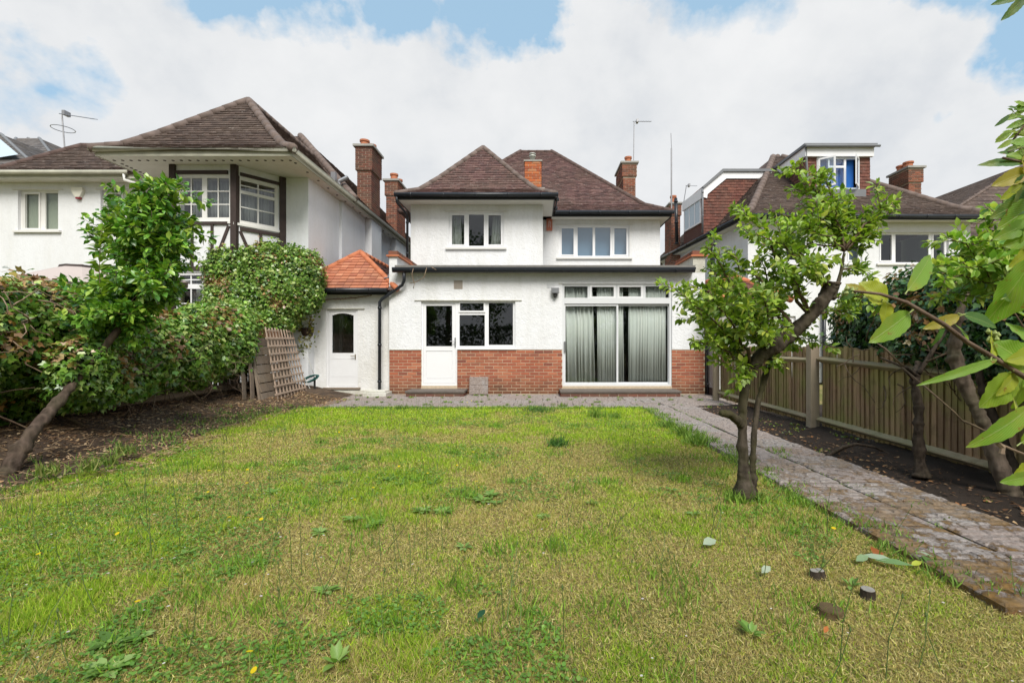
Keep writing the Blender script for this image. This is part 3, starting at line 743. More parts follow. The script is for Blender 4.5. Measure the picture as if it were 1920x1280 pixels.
# side walls, extension and main
W = MB()
W.box(HX0, HX0 + .25, FY + .31, 15.2, -0.05, 3.0); W.box(HX1 - .25, HX1, FY + .31, 15.2, -.05, 3.0)
W.build('side_wall', 'render_grimy', house)
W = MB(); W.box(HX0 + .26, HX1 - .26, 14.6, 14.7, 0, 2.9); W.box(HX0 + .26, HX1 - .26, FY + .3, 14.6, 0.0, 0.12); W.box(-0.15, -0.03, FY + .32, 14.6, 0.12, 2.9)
W.build('inner_wall', 'interior', house)
W = MB(); W.box(-3.42, 3.86, FY - 0.22, 13.6, 3.10, 3.15); W.box(-3.42, 3.86, FY - 0.14, 13.6, 3.005, 3.099); W.box(0.2, 3.86, 13.6, 15.2, 3.005, 3.13)
W.build('flat_roof', 'felt', house)
MB().box(-3.42, 3.86, FY - 0.16, FY - 0.135, 2.985, 3.125).build('fascia', 'fascia_black', house)
gutter(house, [(-3.47, FY - 0.225, 3.035), (3.84, FY - 0.225, 3.035)], r_=0.066)
MB().box(-3.47, 3.85, FY - .295, FY - .17, 3.045, 3.088).build('gutter_lip', 'gutter_black', house)
# upper storey: left bay and recessed right part
YB, YR = 13.6, 15.2
FB = Fr(-3.63, YB); UB = lambda px: XX(px, YB) + 3.63; ZB = lambda py: ZZ(py, YB)
wl = (UB(841.5), UB(944), ZB(464), ZB(397))
W = MB(); wall(W, FB, 0, 3.83, 3.0, 5.29, [wl]); W.box(0.2 - .25, 0.2, YB + .28, YR, 3.0, 5.29); W.box(-3.63, -3.38, YB + .28, 20, 3.0, 5.29)
W.build('upper_wall', 'render_white', house)
FRr = Fr(0.2, YR); UR = lambda px: XX(px, YR) - 0.2; ZR = lambda py: ZZ(py, YR)
wr = (UR(1048.6), UR(1180), ZR(482.5), ZR(422))
W = MB(); wall(W, FRr, 0.002, 3.82, 3.0, 5.29, [wr]); W.box(3.77, 4.02, YR + .28, 22, 0, 5.29); W.box(-3.9, 4.02, 22, 22.3, 0, 5.29)
W.build('upper_wall', 'render_white', house)
W = MB(); W.box(-3.3, -0.1, YB + .3, 17, 3.0, 3.12); W.box(0.25, 3.7, YR + .3, 18, 3.0, 3.12); W.box(-3.3, -.1, 17, 17.1, 3.1, 5.25); W.box(.25, 3.7, 18, 18.1, 3.1, 5.25)
W.box(-3.3, -0.1, YB + .3, 17, 5.2, 5.26); W.box(0.25, 3.7, YR + .3, 18, 5.2, 5.26)
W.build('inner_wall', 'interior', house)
# soffits and fascias
W = MB(); W.box(-3.86, .5, 13.12, YB - .002, 5.292, 5.31); W.box(.202, .5, YB - .002, 14.82, 5.2925, 5.3105); W.box(.5, 4.24, 14.82, YR - .002, 5.292, 5.31); W.box(4.024, 4.24, YR, 21, 5.2925, 5.31); W.box(-3.86, -3.632, YB, 15, 5.2925, 5.31)
W.build('soffit', 'soffit', house)
W = MB(); W.box(-3.89, .53, 13.09, 13.118, 5.28, 5.44); W.box(.502, .53, 13.12, 14.8, 5.28, 5.44); W.box(.53, 4.28, 14.79, 14.818, 5.28, 5.44); W.box(4.25, 4.28, 14.82, 21, 5.28, 5.44); W.box(-3.89, -3.862, 13.12, 15, 5.28, 5.44)
W.build('fascia', 'fascia_black', house)
gutter(house, [(-3.93, 13.03, 5.40), (.60, 13.03, 5.40), (.60, 14.73, 5.40), (4.33, 14.73, 5.40)], r_=0.06)
# roofs
def rect(x0, x1, y0, y1): return [(x0, y0), (x1, y0), (x1, y1), (x0, y1)]
mr = hip_roof(house, [(5.44, rect(-4.3, 4.3, 14.76, 22.6)), (5.86, rect(-3.55, 3.55, 15.45, 21.9)), (8.93, rect(-.66, .66, 18.66, 18.70))], 'frl', 'tile_plum', 'hip_plum')
lr = hip_roof(house, [(5.44, rect(-3.92, .56, 13.06, 19.5)), (5.72, rect(-3.35, .0, 13.55, 19.4)), (6.25, rect(-2.85, -.5, 14.02, 19.3)), (7.58, rect(-1.72, -1.68, 15.1, 19.2))], 'frl', 'tile_plum', 'hip_pale')
# small brick chimney with a metal flue, its bricks one by one
cx0, cx1, cy0, cy1, cz0, cz1 = XX(984, 13.9), XX(1015, 13.9), 13.9, 14.35, 5.5, ZZ(303, 13.9)
sc_ = MB().box(cx0, cx1, cy0, cy1, cz0, cz1).build('chimney', 'mortar_dark', house); sc_['label'] = 'short orange brick chimney with a metal flue'
r = 0; z = cz0 + .35
while z < cz1 - .05:
    x = cx0 - (.11 if r % 2 else 0)
    while x < cx1 - .02:
        a, b = max(cx0, x), min(cx1, x + .213); x += .225
        if b - a > .03:
            me = MB().box(a, b, cy0 - .012, cy0 + .002, z, z + .065).mesh('brick', 'brick_orange', Vector(((a + b) / 2, cy0, z)))
            place(me, 'brick', sc_, ((a + b) / 2, cy0 - random.uniform(0, .004), z))
    z += .075; r += 1
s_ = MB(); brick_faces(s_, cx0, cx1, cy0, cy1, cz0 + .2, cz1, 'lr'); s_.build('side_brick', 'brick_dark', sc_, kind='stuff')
MB().box(cx0 - .03, cx1 + .03, cy0 - .03, cy1, cz1, cz1 + .045).build('capping', 'cement', sc_)
fx = (cx0 + cx1) / 2 - .02
MB().lathe((fx, cy0 + .2, cz1 + .04), [(.075, 0), (.075, .17), (.105, .175), (.105, .2), (.085, .205), (.085, .24), (.11, .245), (.10, .27), (.02, .285)], 14).build('flue', 'flue', sc_, smooth=True)
chimney(house, 3.42, 3.90, 18.4, 19.7, 6.0, ZZ(307, 18.4), 'brick_chimney', [(3.68, 18.75), (3.68, 19.3)], 'fl', 0.5, 0.33)
# leading flashings at the little chimney foot
MB().box(cx0 - .1, cx1 + .1, cy0 - .12, cy0, cz0 + .28, cz0 + .36).build('flashing', 'cement', house)
# windows of the house
def lights(Uf, Zfn, rows): return [(Uf(a), Uf(b), Zfn(d), Zfn(c), s) for a, b, c, d, s in rows]
window(house, FB, *wl, lights(UB, ZB, [(846.3, 870.3, 402, 458, 1), (878.4, 906.8, 399.5, 461, 0), (915, 939.3, 402, 458, 1)]), t=.06, inset=.06, head=True)
window(house, FRr, *wr, lights(UR, ZR, [(1053, 1076, 427, 477, 1), (1083.4, 1111.7, 425.5, 479, 0), (1116.4, 1145, 425.5, 479, 0), (1152, 1175.5, 427, 477, 1)]), t=.05, inset=.06, head=True, glass='glass_mirror')
window(house, F0, *win_o, lights(U, Zf, [(861.4, 907, 567.5, 582.5, 1), (860.6, 908.4, 590, 648.5, 0), (915.8, 961.6, 567, 646.5, 0)]), t=.045, inset=.05, sill=None)
MB().fbox(F0, win_o[0] + .002, win_o[1] + .03, win_o[2] - .035, win_o[2] - .002, -.05, .03).build('sill', 'upvc', house)
MB().fbox(F0, door_o[0] - .16, win_o[1] + .16, win_o[3] + .002, win_o[3] + .02, -.02, .03).build('drip_strip', 'render_grimy', house)
# back door
fm = MB(); ring(fm, F0, *door_o, .05, -.11, -.045)
dr = fm.build('back_door', 'upvc', house)
lf = MB(); a, b, c, d = door_o[0] + .052, door_o[1] - .052, door_o[2] + .055, door_o[3] - .052
gl = (U(797.8), U(847), Zf(649), Zf(572.8)); pn = (U(797.8), U(847), Zf(710.5), Zf(658))
lf.fbox(F0, a, gl[0], c, d, -.1, -.055); lf.fbox(F0, gl[1], b, c, d, -.1, -.055); lf.fbox(F0, gl[0], gl[1], gl[3], d, -.1, -.055)
lf.fbox(F0, gl[0], gl[1], pn[3], gl[2], -.1, -.055); lf.fbox(F0, gl[0], gl[1], c, pn[2], -.1, -.055)
bevel(lf.build('door_leaf', 'upvc', dr), .004)
MB().fbox(F0, gl[0], gl[1], gl[2], gl[3], -.09, -.084).build('pane', 'glass', dr)
pnl = MB(); pnl.fbox(F0, pn[0] + .012, pn[1] - .012, pn[2] + .012, pn[3] - .012, -.095, -.063); pnl.fbox(F0, pn[0], pn[1], pn[2], pn[3], -.1, -.072); bevel(pnl.build('door_panel', 'upvc', dr), .004)
hd = MB(); hu, hz = U(853), Zf(642); hd.fbox(F0, hu - .017, hu + .017, hz - .12, hz + .12, -.054, -.042); hd.tube([F0.P(hu, hz + .03, -.045), F0.P(hu, hz + .03, .012), F0.P(hu - .12, hz + .03, .012)], .011, 8)
hd.build('handle', 'metal_grey', dr)
# sliding patio doors with top lights
fm = MB(); T0 = Zf(569)
ring(fm, F0, *pat_o, .055, -.13, -.03, .05); fm.fbox(F0, pat_o[0] + .055, pat_o[1] - .055, T0, Zf(558), -.128, -.024)
tops = [(1056.9, 1102.1), (1108.7, 1152.5), (1160.5, 1203.8), (1211, 1254.6)]
for (a, b), (c, d) in zip(tops, tops[1:]): fm.fbox(F0, U(b), U(c), Zf(558), pat_o[3] - .055, -.125, -.034)
pd = fm.build('patio_door', 'alu', house)
for i, (a, b) in enumerate(tops):
    MB().fbox(F0, U(a), U(b), Zf(557), Zf(535.5), -.1, -.094).build('pane', 'glass', pd)
    if i in (1, 2): s_ = MB(); ring(s_, F0, U(a) - .03, U(b) + .03, Zf(559), Zf(534), .045, -.092, -.028); s_.build('sash', 'upvc', pd)
for a, b, dd in ((1057, 1160, -.05), (1157, 1257.5, -.09)):
    s_ = MB(); ring(s_, F0, U(a), U(b), Zf(720.5), T0 - .01, .045, dd - .03, dd, .05); sl = s_.build('sliding_sash', 'alu', pd)
    MB().fbox(F0, U(a) + .045, U(b) - .045, Zf(720) + .05, T0 - .05, dd - .018, dd - .013).build('pane', 'glass', pd)
hd = MB(); hd.fbox(F0, U(1057.5), U(1060.2), Zf(660), Zf(640), -.05, .0); hd.build('handle', 'metal_grey', pd)
MB().fbox(F0, pat_o[0] - .09, pat_o[0] - .002, Zf(533), Zf(531.3), -.01, .02).build('drip_strip', 'render_grimy', house)
# steps
for x0, x1, lab in ((760, 871, None), (1050, 1277, None)):
    zt = .145; a, b = XX(x0, 11.05), XX(x1, 11.05)
    st = bevel(MB().box(a, b, 11.0, FY + .005, zt - .055, zt).build('step', 'concrete_step', house), .012)
    rb = MB(); rb.box(a + .03, b - .03, 11.035, 11.55, -.02, zt - .057); rb.build('step_base', 'mortar_dark', st)
    s_ = MB(); brick_faces(s_, a + .03, b - .03, 11.035, 11.5, 0.005, zt - .057, 'flr'); s_.build('brick', 'brick_dark', st, kind='stuff')
# air vents
for a, b, c, d, m_ in ((851, 867.5, 525.5, 542, 'vent_clay'), (1025, 1040.5, 531, 540, 'render_smooth'), (1278, 1295, 530, 540.5, 'render_smooth')):
    v = MB(); v.fbox(F0, U(a), U(b), Zf(d), Zf(c), -.01, .008)
    n_ = 5 if m_ != 'vent_clay' else 8
    for k in range(n_):
        zc = Zf(d) + (Zf(c) - Zf(d)) * (k + .5) / n_; v.fbox(F0, U(a) + .01, (U(a) + U(b)) / 2 - .006, zc - .006, zc + .003, .008, .016); v.fbox(F0, (U(a) + U(b)) / 2 + .006, U(b) - .01, zc - .006, zc + .003, .008, .016)
    v.build('air_vent', m_, house)
# parapets with tile creasing and brick coping
for x0, x1, xf0, xf1 in ((-3.62, -3.43, -3.62, -3.43), (3.87, 4.17, 3.87, 4.17)):
    zt = 3.40
    p_ = MB().box(x0, x1, FY - .006, YB if x0 < 0 else 14.4, 3.0, zt).build('parapet', 'render_grimy' if x0 > 0 else 'render_white', house)
    ye = YB - .002 if x0 < 0 else 14.4
    MB().box(x0 - .06, x1 + .06, FY - .06, ye, zt, zt + .035).build('tile_creasing', 'hip_orange', p_)
    s_ = MB(); y = FY - .02
    while y < ye - .05:
        s_.box(x0 - .015, x1 + .015, y, y + .062, zt + .037, zt + .037 + .10 + random.uniform(-.004, .004)); y += .075
    s_.build('coping_brick', 'brick_chimney', p_, kind='stuff')
    MB().box(x0 + .01, x1 - .01, FY - .01, ye, zt + .036, zt + .115).build('coping_bed', 'mortar', p_)
# rainwater pipes
downpipe(house, [(-3.87, 13.03, 5.36), (-3.87, 13.05, 5.2), (-3.70, 13.4, 4.98), (-3.70, 13.5, 4.9), (-3.70, 13.5, 3.5)])
downpipe(house, [(XX(757.5, 11.37), 11.37, 3.0), (XX(757.5, 11.4), 11.4, 2.78), (XX(754, 11.45), 11.45, 2.68), (XX(716, 11.5), 11.5, 2.34), (XX(712, 11.5), 11.5, 2.27), (XX(711.5, 11.5), 11.5, .08)], .04)
gl_ = MB().box(XX(686, 11.3), XX(729, 11.3), 11.08, 11.56, -.02, .09); gl_.box(XX(690, 11.3), XX(726, 11.3), 11.13, 11.5, .09, .13)
bevel(gl_.build('gully_surround', 'render_grimy', house), .012)

lamp = thing('security_lamp', F0.P(U(1040), Zf(549), 0), 'small square grey security floodlight with black sensor on the wall left of the patio doors', 'outdoor lamp')
q = MB(); q.fbox(F0, U(1033.5), U(1048), Zf(551), Zf(539.5), .05, .13); bevel(q.build('lamp_housing', 'metal_grey', lamp), .008)
q = MB(); q.fbox(F0, U(1035), U(1046.5), Zf(550), Zf(541), .1302, .136); q.build('lamp_glass', 'lead', lamp)
q = MB(); q.fbox(F0, U(1037), U(1044), Zf(554), Zf(551), 0, .08); q.lathe(F0.P(U(1040.5), Zf(559), .07), [(.02, 0), (.04, .02), (.045, .05), (.03, .075)], 12); q.build('motion_sensor', 'fitting_black', lamp)
al = thing('burglar_alarm', (XX(1030, YR), YR, ZR(421)), 'faded orange alarm box with white mark under the main house eaves', 'alarm box')
q = MB(); q.fbox(FRr, UR(1024.5), UR(1035.5), ZR(433), ZR(410.5), .002, .075); bevel(q.build('alarm_case', 'alarm_orange', al), .012, 3)
q = MB(); z_ = [(1028, 427), (1028.3, 416), (1032, 428), (1032.3, 417)]
q.tube([FRr.P(UR(a), ZR(b), .077) for a, b in z_], .006, 5); q.tube([FRr.P(UR(1029.5), ZR(414.5), .077), FRr.P(UR(1030.8), ZR(419), .077)], .005, 5); q.build('alarm_mark', 'upvc', al)
cb = MB(); cb.tube([FRr.P(UR(1024), ZR(408.7), .02), FRr.P(.01, ZR(404), .02)], .012, 5); cb.tube([(0.19, YB + .1, 5.0), (.23, YR - .1, 4.95)], .01, 5); cb.build('cable', 'fitting_black', house)

# curtains
GRP = 'pleated curtains behind the patio doors'
yC = FY + .175
def cX(px): return XX(px, yC)
curtain(cX(1056), cX(1111), yC + .02, .2, 2.66, 'leftmost pleated pale curtain behind the patio doors', folds=8, amp=.034, lean=.06, group=GRP)
curtain(cX(1119), cX(1168), yC, .2, 2.66, 'pleated pale curtain covering right half of the left patio door pane', folds=11, amp=.018, group=GRP, lean=.03)
curtain(cX(1178.5), cX(1248), yC, .2, 2.66, 'pleated pale curtain filling the right patio door pane', folds=15, amp=.018, group=GRP)
curtain(XX(846, YB + .35), XX(864, YB + .35), YB + .35, 3.8, 5.15, 'cream curtain at left side of the upstairs left window', folds=5, lean=.05)
curtain(XX(925, YB + .35), XX(941, YB + .35), YB + .35, 3.8, 5.15, 'cream curtain at right side of the upstairs left window', folds=5, lean=-.1)
bl = MB(); bl.box(XX(1048, 15.55), XX(1184, 15.55), 15.5, 15.52, 3.75, 5.15); props(bl.build('window_blind', 'blind_sky_tint'), 'closed blind tinted with reflected-sky blue behind the upstairs right window', 'blind')

# ================================================================== STOREROOM (lean-to at the left)
SY = 11.7
shed = thing('storeroom', (-4.8, SY, 0), 'narrow white rendered storeroom with orange tiled hip roof left of the house', 'outbuilding')
SX0, SX1 = -5.95, -3.625
FS = Fr(SX0, SY); US = lambda px: XX(px, SY) - SX0; ZS = lambda py: ZZ(py, SY)
do = (US(611.7), US(670.9), .17, ZS(579.5))
W = MB(); wall(W, FS, 0, SX1 - SX0, -.05, 2.52, [do], .22); W.box(SX0, SX0 + .2, SY + .22, 15, 0, 2.52); W.box(SX0 + .2, SX1, 14.8, 15, 0, 2.52); W.build('wall', 'render_shed', shed)
W = MB(); W.box(SX0 + .21, SX1 - .01, SY + 1.6, SY + 1.65, 0, 2.5); W.build('inner_wall', 'interior', shed)
rf = hip_roof(shed, [(2.60, rect(-6.05, -3.4, SY - .22, 15)), (3.72, rect(-4.76, -4.72, SY + .95, 15))], '', 'tile_orange', 'hip_orange', (0, 1), hr=.075)
# tiles one by one on the front slope
A, B, C_, D_ = Vector((-6.05, SY - .22, 2.60)), Vector((-3.62, SY - .22, 2.60)), Vector((-4.72, SY + .95, 3.72)), Vector((-4.76, SY + .95, 3.72))
Bf = Vector((-3.4, SY - .22, 2.60)); e_ = (Bf - A).normalized(); s__ = (D_ - A); s__ -= e_ * s__.dot(e_); hh = s__.length; s__.normalize(); nn = e_.cross(s__)
xl, xr, L_ = (D_ - A).dot(e_), (C_ - A).dot(e_), (Bf - A).length; rows = 13; g_ = hh / rows
rotm = Matrix((e_, s__, nn)).transposed().to_euler()
for r in range(rows):
    sm = (r + .5) * g_; a = xl * sm / hh; b = min(L_ + (xr - L_) * sm / hh, 2.43); x = a - (.09 if r % 2 else 0)
    while x < b - .03:
        x0, x1 = max(x, a) + .003, min(x + .18, b) - .003; x += .18
        if x1 - x0 < .03: continue
        L = x1 - x0; t0 = .024
        me = MB().hexa([(0, 0, 0), (L, 0, 0), (L, g_ + .02, -.004), (0, g_ + .02, -.004), (0, 0, t0), (L, 0, t0), (L, g_ + .02, .004), (0, g_ + .02, .004)]).mesh('tile', 'tile_orange')
        tlt = R(random.uniform(-2.6, 2.6)) if random.random() < .3 else R(random.uniform(-.5, .5))
        p = A + e_ * x0 + s__ * (r * g_ + random.uniform(-.006, .006)) + nn * random.uniform(0, .006)
        rm = Matrix((e_, s__, nn)).transposed() @ Matrix.Rotation(tlt, 3, 'Z')
        place(me, 'tile', rf, p, rm.to_euler())
tl = MB(); tiles(tl, (-3.4, SY - .2, 2.62), (-3.4, 15, 2.62), (-4.7, 15, 3.70), (-4.74, SY + .95, 3.70), .18, .12); tiles(tl, (-6.05, 15, 2.6), (-6.05, SY - .2, 2.6), (-4.76, SY + .95, 3.72), (-4.76, 15, 3.72), .18, .12)
tl.build('side_tile', 'tile_plum', rf, kind='stuff')
MB().poly([(-3.80, SY - .02, 2.88), (-3.61, SY - .05, 2.9), (-3.61, SY + .3, 3.1), (-3.7, SY + .3, 3.08)]).build('flashing', 'lead', rf)
gutter(shed, [(-6.05, SY - .28, 2.555), (-3.63, SY - .28, 2.555)], r_=.055)
MB().box(-6.05, -3.63, SY - .2, SY - .17, 2.45, 2.60).build('fascia', 'fascia_black', shed)
MB().box(-6.05, -3.63, SY - .17, SY, 2.50, 2.52).build('soffit', 'soffit', shed)
fm = MB(); ring(fm, FS, *do, .055, -.1, -.02, .012); sd = fm.build('door', 'paint_door', shed)
a, b, c, d = do[0] + .058, do[1] - .058, do[2] + .02, do[3] - .058
gl = (US(621.5), US(662), ZS(661.5), ZS(587)); lf = MB()
lf.fbox(FS, a, gl[0], c, d, -.08, -.035); lf.fbox(FS, gl[1], b, c, d, -.08, -.035); lf.fbox(FS, gl[0], gl[1], c, gl[2], -.08, -.035)
n_ = 10
for k in range(n_):   # arched head of the glass
    u0 = gl[0] + (gl[1] - gl[0]) * k / n_; u1 = gl[0] + (gl[1] - gl[0]) * (k + 1) / n_; uc = ((u0 + u1) / 2 - (gl[0] + gl[1]) / 2) / ((gl[1] - gl[0]) / 2)
    lf.fbox(FS, u0, u1, gl[3] - .06 * abs(uc) ** 2.2, d, -.08, -.035)
lf.fbox(FS, a + .02, b - .02, c + .25, c + .262, -.036, -.03); lf.fbox(FS, a + .02, b - .02, gl[2] - .14, gl[2] - .128, -.036, -.03)
lf.build('door_leaf', 'paint_door', sd); MB().fbox(FS, gl[0], gl[1], gl[2], gl[3], -.06, -.055).build('pane', 'glass', sd)
hd = MB(); hu = US(665.5); hd.fbox(FS, hu - .014, hu + .014, ZS(674), ZS(664), -.034, -.026); hd.tube([FS.P(hu, ZS(667), -.03), FS.P(hu, ZS(667), .02), FS.P(hu - .1, ZS(667), .02)], .009, 8); hd.build('handle', 'brass', sd)
MB().fbox(FS, do[0] - .06, do[1] + .07, .12, .165, -.08, .07).build('door_sill', 'wood_grey', sd)
MB().fbox(FS, do[0] - .17, do[1] + .17, do[3] + .003, do[3] + .025, -.02, .03).build('drip_strip', 'render_grimy', shed)
MB().fbox(FS, .2, SX1 - SX0 - .42, -.03, .1, .0, .05).build('footing', 'render_grimy', shed)

# ================================================================== LEFT NEIGHBOUR
nl = thing('house', (-8, 11.5, 0), 'white half-timbered neighbouring house with corner bay window and deep eaves, at the left', 'house')
ZE = 5.4
def LX(px, Y): return XX(px, Y)
YF, YW, YB2 = 11.4, 11.75, 10.6
SXr = -5.53
W = MB()
# front wall right of the bay, side wall with chimney breasts
W.box(-6.13, SXr, YF, YF + .25, 0, 5.28); W.build('front_wall', 'render_smooth', nl); W = MB(); W.box(SXr - .25, SXr, YF + .25, 26, 0, 5.28)
W.build('side_wall', 'render_smooth', nl)
W = MB(); W.box(SXr, SXr + .07, 13.2, 15.0, 0, 5.27); W.box(SXr, SXr + .26, 15.05, 16.0, 0, 5.27); W.box(SXr, SXr + .24, 17.8, 19.3, 0, 5.27); W.build('chimney_breast', 'render_smooth', nl)
# left wing wall with two windows
FW = Fr(-16, YW); UW = lambda px: XX(px, YW) + 16; ZW = lambda py: ZZ(py, YW)
w1 = (UW(33.5), UW(109), ZW(432), ZW(356)); w2 = (UW(188.5), UW(268), ZW(432), ZW(356))
W = MB(); wall(W, FW, 0, 7.2, 0, 5.28, [w1, w2]); W.build('wing_wall', 'render_smooth', nl)
window(nl, FW, *w1, lights(UW, ZW, [(41.5, 68, 362, 427, 1), (79, 107, 360, 429, 0)]), 'upvc_aged', 'glass_clear', t=.05, head=True)
window(nl, FW, *w2, lights(UW, ZW, [(196.5, 224, 362, 427, 1), (233, 262, 360, 429, 0)]), 'upvc_aged', 'glass', t=.05, head=True)
W = MB(); W.box(-13.3, -11.6, YW + .16, YW + .18, 3.2, 5.2); props(W.build('window_blind', 'blind_beige'), 'beige blind closed behind left window of the left neighbour wing', 'blind')
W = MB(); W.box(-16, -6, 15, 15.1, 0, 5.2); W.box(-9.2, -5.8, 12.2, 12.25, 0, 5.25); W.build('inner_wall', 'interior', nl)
# the bay: front, right cant, left cant
bay = [(-8.2, YB2), (-6.8, YB2), (-6.13, YF)]
FBf = Fr(-8.2, YB2); UBf = lambda px: XX(px, YB2) + 8.2; ZBf = lambda py: ZZ(py, YB2)
bo = (UBf(328.7), UBf(433.4), ZBf(415), ZBf(327.5)); bo2 = (UBf(330), UBf(404), ZBf(600), ZBf(511))
W = MB(); wall(W, FBf, 0, 1.4, 0, 5.28, [bo, bo2], .12); bayw = W.build('bay_wall', 'render_smooth', nl)
Lc = math.hypot(.67, .8); FBr = Fr(-6.8, YB2, .67, .8); FBl = Fr(-8.87, YF, .67, -.8)
bo3 = (.05, Lc - .12, 3.98, ZBf(327.5)); 
W = MB(); wall(W, FBr, 0, Lc, 0, 5.28, [bo3], .12); wall(W, FBl, 0, Lc, 0, 5.28, [], .12); W.build('bay_wall', 'render_smooth', nl)
l1 = lights(UBf, ZBf, [(335.5, 377, 333, 407, 0), (386, 428, 333, 407, 0)])
bw = window(nl, FBf, *bo, l1, 'upvc_aged', 'glass', t=.05, inset=.02, bars=(2, 3), sill=.03)
bw3 = window(nl, FBr, *bo3, [(.13, Lc - .19, 4.06, 4.68, 0), (.13, Lc - .19, 4.75, 4.98, 0)], 'upvc_aged', 'glass', t=.06, inset=.02, bars=(2, 2), sill=.03)
window(nl, FBf, *bo2, lights(UBf, ZBf, [(335, 377, 541, 596, 0), (386, 400, 541, 596, 0), (335, 377, 516, 532, 0), (386, 400, 516, 532, 0)]), 'upvc', 'glass', t=.05, inset=.02, bars=(2, 2))
curtain(.3, 1.36, .2 - .45, 3.9, 5.0, 'net curtain behind the front panes of the upper bay window', 'net', 14, .03, Fm=FBf, group='net curtains in the half-timbered bay')
curtain(.1, Lc - .15, .2 - .42, 3.9, 4.95, 'net curtain behind the slanted side panes of the upper bay window', 'net', 14, .03, Fm=FBr, group='net curtains in the half-timbered bay')
curtain(.3, 1.3, .2 - .45, 1.7, 2.7, 'net curtain behind the lower bay window near the hedge', 'net', 14, .03, Fm=FBf, group='net curtains in the half-timbered bay')
T = MB()
def timber(F, u0, u1, z0, z1, p=.035): MB().fbox(F, u0, u1, z0, z1, -.01, p).build('timber', 'timber_black', nl)
timber(FBf, -.06, .07, 0, 5.277, .045)
MB().box(-6.88, -6.75, YB2 - .045, YB2 + .10, 0, 5.276).build('timber', 'timber_black', nl)
MB().fbox(FBr, Lc - .1, Lc + .04, 0, 5.274, -.03, .05).build('timber', 'timber_black', nl)
timber(FBf, .07, 1.25, ZBf(327), ZBf(320.5)); timber(FBf, .07, 1.25, ZBf(421.5), ZBf(416)); timber(FBf, .07, 1.25, ZBf(507), ZBf(500))
timber(FBr, .1, Lc - .1, bo3[3] + .002, bo3[3] + .075); timber(FBr, .1, Lc - .1, bo3[2] - .16, bo3[2] - .085); timber(FBr, .1, Lc - .1, 2.9, 2.98)
for px_ in (361, 398.5): timber(FBf, UBf(px_) - .028, UBf(px_) + .028, ZBf(500), ZBf(421.5), .03)
timber(FBr, .50, .555, 2.98, bo3[2] - .16, .03)
def brace(F, u0, z0, u1, z1): MB().beam(F.P(u0, z0, .01), F.P(u1, z1, .01), .06, .04, F.n).build('brace', 'timber_black', nl)
brace(FBf, 1.27, 3.9, .98, 3.15); brace(FBr, .1, 3.8, .44, 3.0); brace(FBr, Lc - .1, 3.75, .62, 3.0)
# soffit with a row of round vents
W = MB(); W.box(-9.45, -5.25, 10.1, YF, 5.282, 5.30); W.box(SXr, -5.25, YF, 26, 5.2825, 5.3); W.box(-16, -9.45, 11.44, YW, 5.2815, 5.3); W.box(-9.45, SXr, YF, 12.4, 5.2825, 5.3)
so = W.build('soffit', 'render_cream', nl)
vm = MB()
for k in range(22): vm.lathe((-9.3 + k * .185, 10.35, 5.272), [(.03, 0), (.03, .009)], 8)
for k in range(12): vm.lathe((-9.3 + .0, 10.55 + k * .12, 5.272), [(.03, 0), (.03, .009)], 8) if k < 7 else None
for k in range(14): vm.lathe((-5.38, 10.5 + k * .55, 5.272), [(.03, 0), (.03, .009)], 8)
vm.build('soffit_vent', 'timber_black', so, kind='stuff')
gutter(nl, [(-9.52, 12.3, 5.40), (-9.52, 10.03, 5.40), (-5.2, 10.03, 5.40), (-5.2, 25, 5.40)], 'gutter_old', .062)
gutter(nl, [(-16, 11.37, 5.40), (-9.9, 11.37, 5.40)], 'gutter_old', .055)
W = MB(); W.box(-9.47, -5.24, 10.08, 10.10, 5.27, 5.40); W.box(-5.26, -5.235, 10.1, 25, 5.27, 5.4); W.box(-9.47, -9.452, 10.1, 12, 5.27, 5.4); W.box(-16, -9.5, 11.42, 11.44, 5.27, 5.4); W.build('fascia', 'gutter_old', nl)
downpipe(nl, [(-9.98, 11.37, 5.36), (-9.98, 11.38, 5.22), (-9.2, 11.5, 4.98)], .035, 'upvc_aged')
hip_roof(nl, [(5.42, rect(-9.55, -5.18, 10.02, 18)), (5.60, rect(-9.05, -5.55, 10.3, 18)), (6.08, rect(-8.62, -6.05, 10.78, 17.6)), (7.46, rect(-7.38, -7.34, 12.0, 17))], 'frl', 'tile_brown', 'hip_pale', w_=.16, hr=.1)
hip_roof(nl, [(5.42, rect(-13.5, -5.18, 13.4, 27)), (8.62, rect(-10.2, -8.3, 16.6, 24))], 'fr', 'tile_brown', 'hip_pale', w_=.16, hr=.11)
hip_roof(nl, [(5.42, rect(-13.75, -7, 11.36, 14.5)), (5.6, rect(-13.3, -7, 11.65, 14.3)), (6.62, rect(-12.32, -8, 12.72, 12.76))], 'fl', 'tile_brown', 'hip_plum', w_=.16)
chimney(nl, -5.75, -5.31, 15.1, 15.95, 4.9, ZZ(276, 15.1), 'brick_dark', [(-5.6, 15.35), (-5.5, 15.7)], 'fr', .75, .26, .14)
chimney(nl, -5.73, -5.33, 17.95, 19.1, 4.9, ZZ(340, 17.95), 'brick_chimney', [(-5.5, 18.2), (-5.5, 18.8)], 'fr', .55, .3, .14)
q = MB(); q.lathe((-5.75, 13.7, 5.75), [(.05, 0), (.05, .3)], 10); q.tube([(-5.75, 13.7, 6.0), (-5.5, 13.75, 6.15)], .06, 10); q.box(-5.95, -5.82, 13.6, 13.72, 5.8, 6.25); q.build('vent_cowl', 'metal_grey', nl)
ab = thing('burglar_alarm', (XX(149, YW), YW, ZW(362)), 'cream shield-shaped alarm box with dark red base on the left neighbour wall', 'alarm box')
q = MB(); sh = [(139, 353), (159, 353), (160, 360), (154, 371), (146, 371), (139, 360)]
